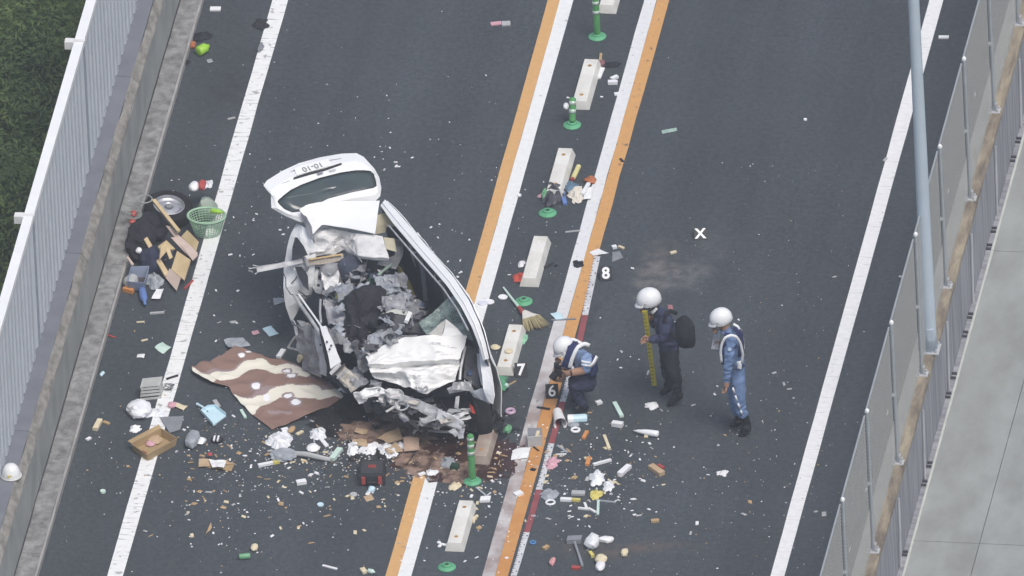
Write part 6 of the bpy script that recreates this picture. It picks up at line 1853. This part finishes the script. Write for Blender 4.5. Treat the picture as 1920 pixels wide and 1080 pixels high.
stick((1060, 436), (1088, 433), .02, .012, paleg, 'grey_stick', 'pale grey stick left of the right white line', 'stick')
bag(975, 522, 13, 7, .07, M('red_scrap', (.48, .08, .05), .6, .3, 8), 'red_scrap', 'crushed red scrap at the near corner of a clean block', 'scrap', 83, .6)
bag(978, 497, 6, 6, .05, pl_white, 'white_scrap', 'white scrap left of the clean block', 'scrap', 84, .6)
disc(974, 368, .025, .02, pl_white, 'white_disc', 'white cap beside the left white line above the bare post base', 'cap')
quad([(1105, 473), (1122, 467), (1141, 474), (1112, 480)], pp_white, 'white_paper', 'white paper on the right orange line above marker 8', 'paper', .01, .01)
quad([(1148, 474), (1162, 472), (1169, 483), (1148, 491)], grey_m2, 'dark_grey_sheet', 'dark grey sheet right of the white paper above marker 8', 'sheet', .015)
stick((1148, 466), (1156, 464), .05, .03, pl_white, 'white_chip', 'white chip above the dark grey sheet', 'chip')
stick((1160, 463), (1170, 467), .03, .02, cream_s, 'cream_chip', 'cream chip right of the white chip above the dark sheet', 'chip')
bag(1085, 496, 10, 6, .03, black, 'black_scrap', 'black scrap on the right white line left of marker 8', 'scrap', 85, .5)
quad([(1017, 500), (1040, 490), (1036, 495), (1022, 505)], M('dark_rag', (.03, .03, .035), .9), 'dark_rag', 'dark rag lying right of the clean block', 'rag', .015)
stick((1122, 148), (1130, 129), .055, .02, pp_white, 'white_card', 'white card right of the upper block', 'card')
stick((1125, 118), (1127, 102), .03, .02, tan_m, 'tan_stick', 'tan stick above the white card', 'stick')
bag(1128, 121, 6, 5, .04, M('dark_pink', (.25, .12, .13), .6), 'dark_pink_scrap', 'dark pink scrap above the white card', 'scrap', 86, .5)
bag(1150, 122, 14, 4, .03, black, 'black_rag', 'black rag right of the upper block', 'rag', 87, .5)
stick((1140, 157), (1158, 157), .05, .04, pl_white, 'white_bar', 'white bar of soap shape right of the upper block', 'plastic piece')
stick((1146, 150), (1158, 145), .05, .03, pl_white, 'white_piece', 'white piece above the white bar', 'plastic piece')
stick((1152, 178), (1160, 177), .05, .02, pl_white, 'white_chip', 'white chip on the left edge of the right white line', 'chip')
c = W(1063, 199, V(1073, 236), .0)
bag(1063, 232, 5, 4, .05, bag_w, 'white_scrap', 'white scrap tucked against the short leaning green post', 'scrap', 88, .3).location.z += .22
quad([(1240, 245), (1268, 239), (1270, 245), (1242, 251)], M('green_clear', (.34, .46, .40), .3, .2, 30), 'clear_green_strip', 'clear greenish strip in the upper right lane', 'strip', .01)
stick((920, 46), (940, 44), .07, .015, pink_m, 'pink_card', 'pinkish card in the upper left lane', 'card')
stick((941, 46), (957, 45), .09, .02, paleg, 'grey_card', 'pale grey card right of the pinkish card', 'card')

# --- shoulder at the top left, right lane
stick((394, 18), (414, 18), .08, .02, pl_white, 'white_card', 'white card on the shoulder at the top left', 'card')
cyl((371, 97), (391, 86), .06, lime, 'lime_bottle', 'lime green bottle on the shoulder at the top left', 'bottle', 0, BOT)
bag(378, 70, 14, 7, .06, black, 'black_rag', 'black rag above the lime green bottle', 'rag', 91, .5)
bag(362, 88, 6, 5, .05, M('red_brown', (.3, .1, .06)), 'red_brown_scrap', 'red brown scrap at the left kerb beside the lime bottle', 'scrap', 92, .5)
quad([(387, 112), (396, 110), (400, 116), (390, 118)], bag_g, 'grey_film', 'grey film below the lime green bottle', 'film', .02)
bag(350, 118, 7, 4, .04, black, 'black_scrap', 'black scrap against the left kerb at the top', 'scrap', 93, .5)
bag(491, 46, 14, 8, .05, M('dark_rag', (.03, .03, .035), .9), 'dark_rag', 'dark rag across the left edge line at the top', 'rag', 94, .6)
bag(488, 92, 5, 8, .03, grey_m2, 'grey_rag', 'grey rag on the left edge line below the dark rag', 'rag', 95, .6)
stick((427, 224), (441, 221), .025, .012, paleg, 'pale_strip', 'pale strip left of the left edge line in the upper part', 'strip')
stick((1760, 71), (1779, 71), .05, .02, pl_white, 'white_card', 'white card on the right shoulder at the top', 'card')
disc(1510, 226, .022, .02, pl_white, 'white_disc', 'white cap alone in the upper right lane', 'cap')
stick((1257, 476), (1268, 473), .04, .02, cream_s, 'cream_chip', 'orange cream chip on the pale dust patch', 'chip')

# --- right of the survey tape
ct = thing('grey_carton', V(1003, 830), 'grey carton with a dark top on the right white line', 'carton')
A, B, C_, D = V(990, 840, .0), V(1017, 837, .0), V(1017, 822, .0), V(990, 822, .0)
MB().prism([A, B, C_, D], Z_ * .14).build('carton_body', paleg, ct)
MB().prism([p + Z_ * .1405 for p in (A + Y_ * .03, B + Y_ * .03, C_ + Y_ * .0, D)], Z_ * .006).build('carton_top', grey_m2, ct)
MB().box(V(1008, 815, .13), r0 * .02, Y_ * .06, Z_ * .02).build('carton_label', cream_s, ct)
cu_ = thing('paper_cup', V(1051, 795), 'white paper cup lying on the survey tape below marker 6', 'cup')
MB().lathe(V(1045, 771, .05), [(.05, 0), (.055, .02), (.075, .30), (.082, .31), (.07, .30), (.05, .05)], V(1052, 800, .06) - V(1045, 771, .05), 18).build('cup_body', cream_s if False else pp_white, cu_)
pk = thing('blue_packet', V(1083, 787), 'pale blue and white packet right of the survey tape', 'packet')
A, B = V(1064, 786, .03), V(1101, 784, .03)
MB().tube([A, A.lerp(B, .1), A.lerp(B, .9), B], [.045, .055, .055, .045], 10).build('packet_body', cyan_m, pk)
MB().tube([A.lerp(B, .02), A.lerp(B, .3)], .0565, 10).build('packet_band', pl_white, pk)
ring(1079, 806, .045, .018, pl_white, 'white_ring', 'white ring below the pale blue packet', 'ring')
bag(1074, 797, 9, 5, .03, bag_g, 'clear_scrap', 'clear scrap between the blue packet and the white ring', 'scrap', 101, .5)
stick((1094, 824), (1101, 811), .045, .03, orange_m, 'orange_packet', 'orange packet right of the survey tape and below the white ring', 'packet')
stick((1133, 818), (1143, 844), .035, .025, cream_s, 'yellow_stick', 'pale yellow stick in the right lane below the people', 'stick')
stick((1148, 797), (1168, 800), .07, .05, pp_white, 'white_carton', 'white carton above the white toothpaste tube', 'carton')
cyl((1187, 807), (1235, 814), .04, pl_white, 'white_tube', 'long white squeezed tube in the right lane', 'tube', 0, [(.1, 0), (.5, .2), (.9, .5), (1, .75), (1, .97), (.6, 1)])
stick((1152, 757), (1166, 783), .05, .03, mint, 'mint_stick', 'mint and white stick right of the photographer', 'stick')
stick((1118, 758), (1128, 755), .06, .03, pp_white, 'white_scrap', 'white scrap just right of the photographer boots', 'scrap')
bag(1223, 762, 12, 6, .05, pp_white, 'white_crumpled_paper', 'white crumpled paper in front of the backpack person', 'paper', 102, .5)
bag(1121, 898, 13, 12, .10, bag_w, 'white_bag', 'white plastic bag in the right lane debris', 'bag', 103, .5, 2, 4)
bag(1140, 914, 9, 9, .07, bag_w, 'white_bag', 'smaller white bag right of the white plastic bag', 'bag', 104, .5)
stick((1162, 892), (1180, 876), .07, .04, pl_white, 'white_bottle_piece', 'white elongated piece right of the white bags', 'plastic piece')
stick((1101, 874), (1105, 860), .05, .03, orange_m, 'orange_roll', 'small orange cylinder above the white bags', 'cylinder')
stick((1112, 873), (1146, 864), .04, .025, pp_white, 'white_strip', 'white strip right of the small orange cylinder', 'strip')
stick((1045, 836), (1064, 849), .03, .012, bag_g, 'grey_sliver', 'pale grey bar right of the survey tape', 'bar')
stick((1042, 853), (1062, 852), .02, .012, pp_white, 'white_bar', 'thin white bar below the pale grey bar', 'bar')
bag(1036, 868, 11, 9, .06, pink_m, 'pink_cloth', 'pink cloth touching the survey tape', 'cloth', 105, .6)
bag(1030, 929, 16, 9, .06, bag_g, 'clear_bag', 'crumpled clear bag right of the survey tape', 'bag', 106, .7, 2.4, 4)
ring(1032, 942, .05, .014, pl_white, 'white_oval_ring', 'white oval ring below the crumpled clear bag', 'ring')
stick((1051, 938), (1072, 939), .055, .03, pl_white, 'white_tube', 'white tube with a yellow end right of the clear bag', 'tube')
stick((1073, 939), (1088, 940), .045, .03, yellow_m, 'yellow_tube_end', 'yellow tube lying end to end with the white tube', 'tube')
stick((1072, 926), (1097, 927), .08, .03, paleg, 'grey_tray', 'pale grey tray above the yellow tube', 'tray')
bag(1117, 929, 10, 8, .05, yellow_m, 'yellow_bag', 'yellow and white bag below the white bags', 'bag', 107, .6)
stick((1084, 954), (1104, 956), .03, .02, pp_white, 'white_bar', 'white bar below the yellow tube', 'bar')
stick((1096, 944), (1100, 954), .03, .02, pp_white, 'white_splinter', 'white peg standing off the white bar', 'peg')
stick((1103, 954), (1117, 962), .03, .02, pp_white, 'white_sliver', 'white lever right of the white bar', 'lever')
stick((1122, 940), (1121, 966), .03, .02, mint, 'mint_stick', 'mint stick below the yellow bag', 'stick')
stick((1118, 939), (1155, 943), .025, .015, bag_g, 'grey_strip', 'pale strip right of the mint stick', 'strip')
hm = thing('grey_hammer', V(1082, 1030), 'grey hammer shaped tool in the lower right lane', 'hammer')
MB().tube([V(1077, 1016, .03), V(1084, 1036, .03), V(1092, 1061, .02)], [.018, .015, .02], 8).build('handle', M('hammer_grey', (.26, .28, .30), .5), hm)
MB().box(V(1077, 1012, .035), r0 * .085, Y_ * .05, Z_ * .03).build('hammer_head', grey_m2, hm)
bag(1111, 1024, 13, 12, .11, pl_white, 'white_doll', 'white bottle shaped toy in the lower right lane', 'toy', 108, .3)
stick((1106, 1038), (1112, 1046), .04, .04, yellow_m, 'yellow_scrap', 'yellow spout at the foot of the white toy', 'spout')
bag(1137, 1015, 14, 5, .05, pl_white, 'white_jug', 'white piece right of the white toy', 'plastic piece', 109, .3)
bag(1127, 1053, 12, 7, .07, cream_s, 'cream_mitten', 'cream mitten shaped scrap at the bottom of the right lane', 'scrap', 110, .3)
bag(1126, 1066, 9, 8, .06, pp_white, 'white_cup', 'white cup below the cream scrap', 'cup', 111, .3)
bag(1036, 1056, 6, 6, .05, M('red_white', (.6, .3, .3), .6, .3, 12), 'red_white_packet', 'red and white packet right of the survey tape at the bottom', 'packet', 112, .4)
stick((1072, 1066), (1088, 1067), .05, .03, red_m, 'red_packet', 'red packet below the grey hammer', 'packet')
ring(999, 1017, .03, .013, M('ring_blue', (.08, .22, .45), .5), 'blue_ring', 'small blue ring right of the survey tape at the bottom', 'ring')
stick((1019, 1031), (1028, 1026), .05, .03, tan_m, 'tan_block', 'tan block right of the small blue ring', 'block')
bag(1171, 1040, 7, 6, .05, cream_s, 'cream_chip', 'cream lump in the lower right lane', 'lump', 113, .4)
stick((1221, 979), (1236, 978), .05, .03, tan_m, 'tan_block', 'tan block alone in the right lane', 'block')
stick((1220, 877), (1242, 892), .08, .05, card_l, 'tan_toy', 'tan wooden piece with a red end in the right lane', 'wooden piece')
stick((1234, 874), (1244, 880), .04, .03, red_m, 'red_tip', 'red tip above the tan wooden piece', 'tip')
bag(1355, 889, 10, 5, .04, pp_white, 'white_scrap', 'white scrap alone in the right lane below the person in blue', 'scrap', 114, .5)
stick((965, 930), (979, 925), .08, .03, pl_white, 'white_square', 'white square lying on the right white line at the bottom', 'square')
quad([(961, 846), (995, 838), (990, 858), (958, 862)], pp_white, 'white_paper', 'torn white paper left of the lower survey tape', 'paper', .03, .02)
stick((785, 892), (797, 888), .05, .02, pl_white, 'white_strip', 'white strip at the upper end of the left orange line', 'strip')
bag(808, 887, 9, 5, .04, pp_white, 'white_crumple', 'white crumple at the upper end of the left white line', 'scrap', 115, .5)
bag(690, 925, 5, 4, .03, bag_w, 'small_white_scrap', 'small white scrap just left of the cardboard scrap below the tool case', 'scrap', 116, .5)
# dark scuffs on the lines: pieces of rubber
for i, (a, b, w) in enumerate((((1007, 764), (1031, 768), .035), ((1040, 500), (1044, 497), .03), ((995, 880), (1004, 882), .05), ((1163, 298), (1168, 304), .03), ((1000, 838), (1010, 846), .02))):
    stick(a, b, w, .01, black, 'rubber_strip', ('black rubber strip across the right lines below marker 6', 'short black rubber crumb right of the clean block', 'black rubber piece on the orange line in the debris', 'black rubber crumb on the upper right orange line', 'thin black strip by the grey carton')[i], 'rubber strip', group='black rubber strips')
# helmet resting on the left parapet
hp_ = V(27, 892, .86)
hb_ = thing('white_helmet', Vector((-5.02, hp_.y, .856)), 'white safety helmet with a yellow mark on the left parapet', 'helmet')
c = Vector((-5.02, hp_.y, .888))
MB().lathe(c - Z_ * .030, [(.124, 0), (.122, .025), (.115, .06), (.097, .105), (.067, .14), (.03, .156), (.004, .16)], n=28, sx=.92).build('shell', helm_m, hb_, smooth=True)
MB().lathe(c - Z_ * .030, [(.131, .0), (.133, .010), (.123, .016)], n=28, sx=.94).build('brim', M('helmet_brim', (.6, .6, .58), .5), hb_)
MB().box(c + TOV * .108 + Z_ * .025 - r0 * .02, r0 * .026, TOV * .008, Z_ * .018).build('yellow_mark', M('mark_yellow', (.65, .55, .2), .5), hb_)
# ------------------------------------------------------------------ small chips, counted one by one, and the finest crumbs
chip_sets = {
    'tan_chip': (tan_m, 'small tan wood or card chip among the debris on the road', 'tan chips scattered on the road'),
    'cream_chip': (cream_s, 'small cream chip among the debris on the road', 'cream chips scattered on the road'),
    'white_chip': (pl_white, 'small white plastic chip among the debris on the road', 'white chips scattered on the road'),
    'pale_chip': (paleg, 'small pale grey chip among the debris on the road', 'pale grey chips scattered on the road')}
cm = {}
def chip_mesh(kind, k):
    key = (kind, k)
    if key in cm: return cm[key]
    r_ = random.Random(hash(kind) % 1 + k * 7 + len(kind))
    mb = MB()
    l, w, hh = r_.uniform(.020, .048), r_.uniform(.008, .026), r_.uniform(.004, .014)
    mb.frustum((0, 0, 0), (l, 0, 0), (r_.uniform(-.008, .008), w, 0), (r_.uniform(-.006, .006), 0, hh), r_.uniform(.7, .95))
    me = bpy.data.meshes.new(kind); me.from_pydata(mb.v, [], mb.f); me.materials.append(chip_sets[kind][0]); me.update()
    cm[key] = me
    return me
def chip(kind, px, py, s=1.0):
    p = V(px, py); p.z = .005
    o = bpy.data.objects.new(kind, chip_mesh(kind, rnd.randrange(6)))
    col.objects.link(o)
    o.location = p; o.rotation_euler = (rnd.uniform(-.15, .15), rnd.uniform(-.15, .15), rnd.uniform(0, 6.28)); o.scale = (s, s, s)
    return tag(o, chip_sets[kind][1], 'chip', chip_sets[kind][2])
hand = {'tan_chip': [(374, 922), (422, 922), (364, 946), (383, 938), (419, 952), (527, 946), (448, 850), (405, 855), (354, 855), (358, 868), (379, 856), (447, 849), (614, 968), (561, 988), (584, 1019), (745, 906), (710, 951), (649, 895), (501, 853), (495, 831), (500, 899), (620, 893), (770, 868), (430, 837), (416, 838), (240, 875), (355, 900), (925, 880), (936, 868), (945, 855), (930, 860), (938, 874), (914, 870), (921, 887), (898, 991), (1079, 892), (1077, 897), (1066, 845), (1228, 884), (1104, 968), (1064, 864)],
        'cream_chip': [(457, 969), (360, 1005), (526, 991), (666, 999), (722, 950), (652, 931), (661, 935), (460, 826), (745, 907), (560, 990), (610, 849), (548, 867), (570, 865), (890, 955), (860, 910), (900, 916), (919, 895), (936, 850), (895, 944), (1023, 893), (1023, 905), (1098, 860), (1150, 906), (1158, 908), (1099, 969), (1136, 841), (1212, 818), (1052, 838)],
        'white_chip': [(478, 1001), (469, 847), (434, 836), (364, 922), (371, 939), (400, 1000), (569, 982), (345, 807), (352, 802), (386, 790), (404, 797), (420, 803), (1101, 796), (1175, 826), (1205, 830), (1183, 855), (1178, 848), (1172, 845), (1200, 862), (1218, 832), (1105, 956), (1190, 966), (1185, 958), (1159, 938), (1072, 970), (1144, 927), (929, 928), (939, 928), (872, 1053), (796, 1052), (894, 1046), (950, 1047), (917, 950), (938, 906), (1085, 975), (1105, 988), (405, 640), (443, 606), (476, 604), (432, 478), (438, 408), (450, 480), (468, 504), (446, 546), (405, 545), (716, 285), (731, 278), (742, 305), (773, 296), (743, 312), (721, 318), (748, 313), (808, 427), (848, 432), (866, 438), (821, 446), (880, 450), (863, 489), (840, 491), (865, 510), (863, 512), (858, 520), (955, 516), (481, 402), (475, 414), (529, 402), (525, 432), (531, 440), (475, 478), (911, 142), (1065, 184), (1128, 182), (1186, 504), (1164, 690), (1158, 675), (1263, 687), (1268, 605), (1340, 740), (1345, 725), (1385, 600)],
        'pale_chip': [(391, 924), (411, 605), (438, 605), (450, 930), (585, 790), (700, 880), (1028, 973), (1105, 940), (1198, 967), (1295, 1000), (1240, 770), (1300, 760), (1215, 700), (1165, 660), (1452, 700), (1395, 965), (1470, 720), (1480, 730), (1530, 960), (1545, 965), (1660, 300), (1690, 520), (1565, 520)]}
n_chip = 0
for kind, pts in hand.items():
    for (x, y) in pts:
        chip(kind, x, y, rnd.uniform(.75, 1.25) * (.55 if kind == 'white_chip' else .95)); n_chip += 1
r6 = random.Random(77)
def dens(x, y):
    """how thick the debris lies: one sweep across the road below the car"""
    d = math.exp(-((y - 880 - (x - 800) * .03) / 85) ** 2) * (1 if 340 < x < 1190 else .25)
    d += .55 * math.exp(-((x - 920) / 60) ** 2 - ((y - 880) / 70) ** 2) + .5 * math.exp(-((x - 1110) / 70) ** 2 - ((y - 920) / 80) ** 2)
    d += .35 * math.exp(-((x - 430) / 150) ** 2 - ((y - 900) / 110) ** 2)
    return d
road_ok = lambda x, y: -4.5 < V(x, y).x < 4.9
k = 0
while k < 140:
    x, y = r6.uniform(230, 1420), r6.uniform(770, 1078)
    if r6.random() > dens(x, y) * .8 or not road_ok(x, y): continue
    if 655 < x < 940 and y < 830: continue
    kind = r6.choice(['tan_chip'] * 3 + ['cream_chip'] * 2 + ['white_chip'] * 4 + ['pale_chip'] * 2)
    chip(kind, x, y, r6.uniform(.45, .95)); k += 1
# crumbs of glass and plastic nobody could count
cb = {0: MB(), 1: MB(), 2: MB(), 3: MB()}
def crumb(x, y, s, mi):
    p = V(x, y); p.z = .004
    a = r6.uniform(0, 6.28); u = Vector((math.cos(a), math.sin(a), 0)) * s; v = Vector((-math.sin(a), math.cos(a), 0)) * s * r6.uniform(.4, .9)
    cb[mi].add([p + u, p + v, p - u * .8, p - v * .7, p + Z_ * s * r6.uniform(.5, .9)], [(0, 1, 4), (1, 2, 4), (2, 3, 4), (3, 0, 4), (3, 2, 1, 0)], 0)
n = 0
while n < 1400:
    x, y = r6.uniform(120, 1560), r6.uniform(560, 1080)
    if r6.random() > dens(x, y) * .9 + .04 or not road_ok(x, y): continue
    crumb(x, y, abs(r6.gauss(.007, .006)) + .004, r6.choice([0, 0, 0, 1, 2, 3, 3])); n += 1
for n in range(420):
    x, y = r6.gauss(650, 220), r6.gauss(430, 190)
    if not road_ok(x, y) or not (0 < y < 1080): continue
    crumb(x, y, abs(r6.gauss(.006, .005)) + .003, r6.choice([0, 0, 3]))
for n in range(500):
    x, y = r6.uniform(900, 1640), r6.uniform(300, 1080)
    if not road_ok(x, y): continue
    crumb(x, y, abs(r6.gauss(.005, .003)) + .002, r6.choice([0, 3, 1]))
for n in range(260):
    x, y = r6.gauss(640, 60), r6.gauss(850, 18)
    crumb(x, y, abs(r6.gauss(.010, .006)) + .004, r6.choice([0, 3, 3, 1]))
for mi, (nm, m) in enumerate((('white_crumbs', pl_white), ('tan_crumbs', tan_m), ('brown_crumbs', card_m), ('glass_crumbs', M('glass_crumb', (.40, .44, .46), .25)))):
    cb[mi].build(nm, m, None, kind='stuff')
# spilled sand and dark fluid under the front of the car: thin irregular sheets
def splash(px, py, rx, ry, m, name, seed, z, n=64):
    c = V(px, py); vs = [Vector((c.x, c.y, z))]
    for k in range(n):
        w = 2 * math.pi * k / n
        s = 1 + .45 * noise.noise(Vector((math.cos(w) * 1.6 + seed, math.sin(w) * 1.6, seed))) + .35 * noise.noise(Vector((math.cos(w) * 5 + seed, math.sin(w) * 5, 3)))
        vs.append(Vector((c.x + math.cos(w) * rx * s, c.y + math.sin(w) * ry * s, z)))
    MB().add(vs, [(0, k + 1, (k + 1) % n + 1) for k in range(n)]).build(name, m, None, Vector((0, 0, 0)), kind='structure')
def splash_mat(name, c, c2, rough, thr, sc_=6):
    m = M(name, c, rough, c2=c2, scale=5, detail=6)
    nt = m.node_tree; b = nt.nodes['Principled BSDF']
    tc = nt.nodes.new('ShaderNodeTexCoord'); nz = nt.nodes.new('ShaderNodeTexNoise'); nz.inputs['Scale'].default_value = sc_; nz.inputs['Detail'].default_value = 8
    r = nt.nodes.new('ShaderNodeValToRGB'); r.color_ramp.elements[0].position = thr - .12; r.color_ramp.elements[1].position = thr + .12
    nt.links.new(tc.outputs['Object'], nz.inputs[0]); nt.links.new(nz.outputs[0], r.inputs[0]); nt.links.new(r.outputs[0], b.inputs['Alpha'])
    return m
sand = splash_mat('spilled_sand', (.30, .21, .16), (.20, .13, .10), .95, .46)
fluid = splash_mat('brown_fluid', (.075, .036, .028), (.045, .024, .022), .25, .40, 4)
dark_f = splash_mat('dark_fluid', (.016, .015, .018), (.025, .022, .024), .3, .40, 3)
splash(770, 805, 1.0, .75, dark_f, 'dark_fluid', 2, .0062)
splash(640, 780, .55, .4, dark_f, 'dark_fluid', 5, .0064)
splash(850, 858, .62, .55, fluid, 'brown_fluid', 7, .0072)
splash(800, 850, .45, .4, fluid, 'brown_fluid', 12, .0070)
splash(745, 812, .6, .35, sand, 'spilled_sand', 3, .0082)
splash(800, 868, .35, .3, sand, 'spilled_sand', 9, .0084)
splash(858, 890, .22, .3, sand, 'spilled_sand', 14, .0086)
splash(685, 812, .3, .25, sand, 'spilled_sand', 19, .0080)
splash(930, 860, .3, .5, fluid, 'brown_fluid', 23, .0074)
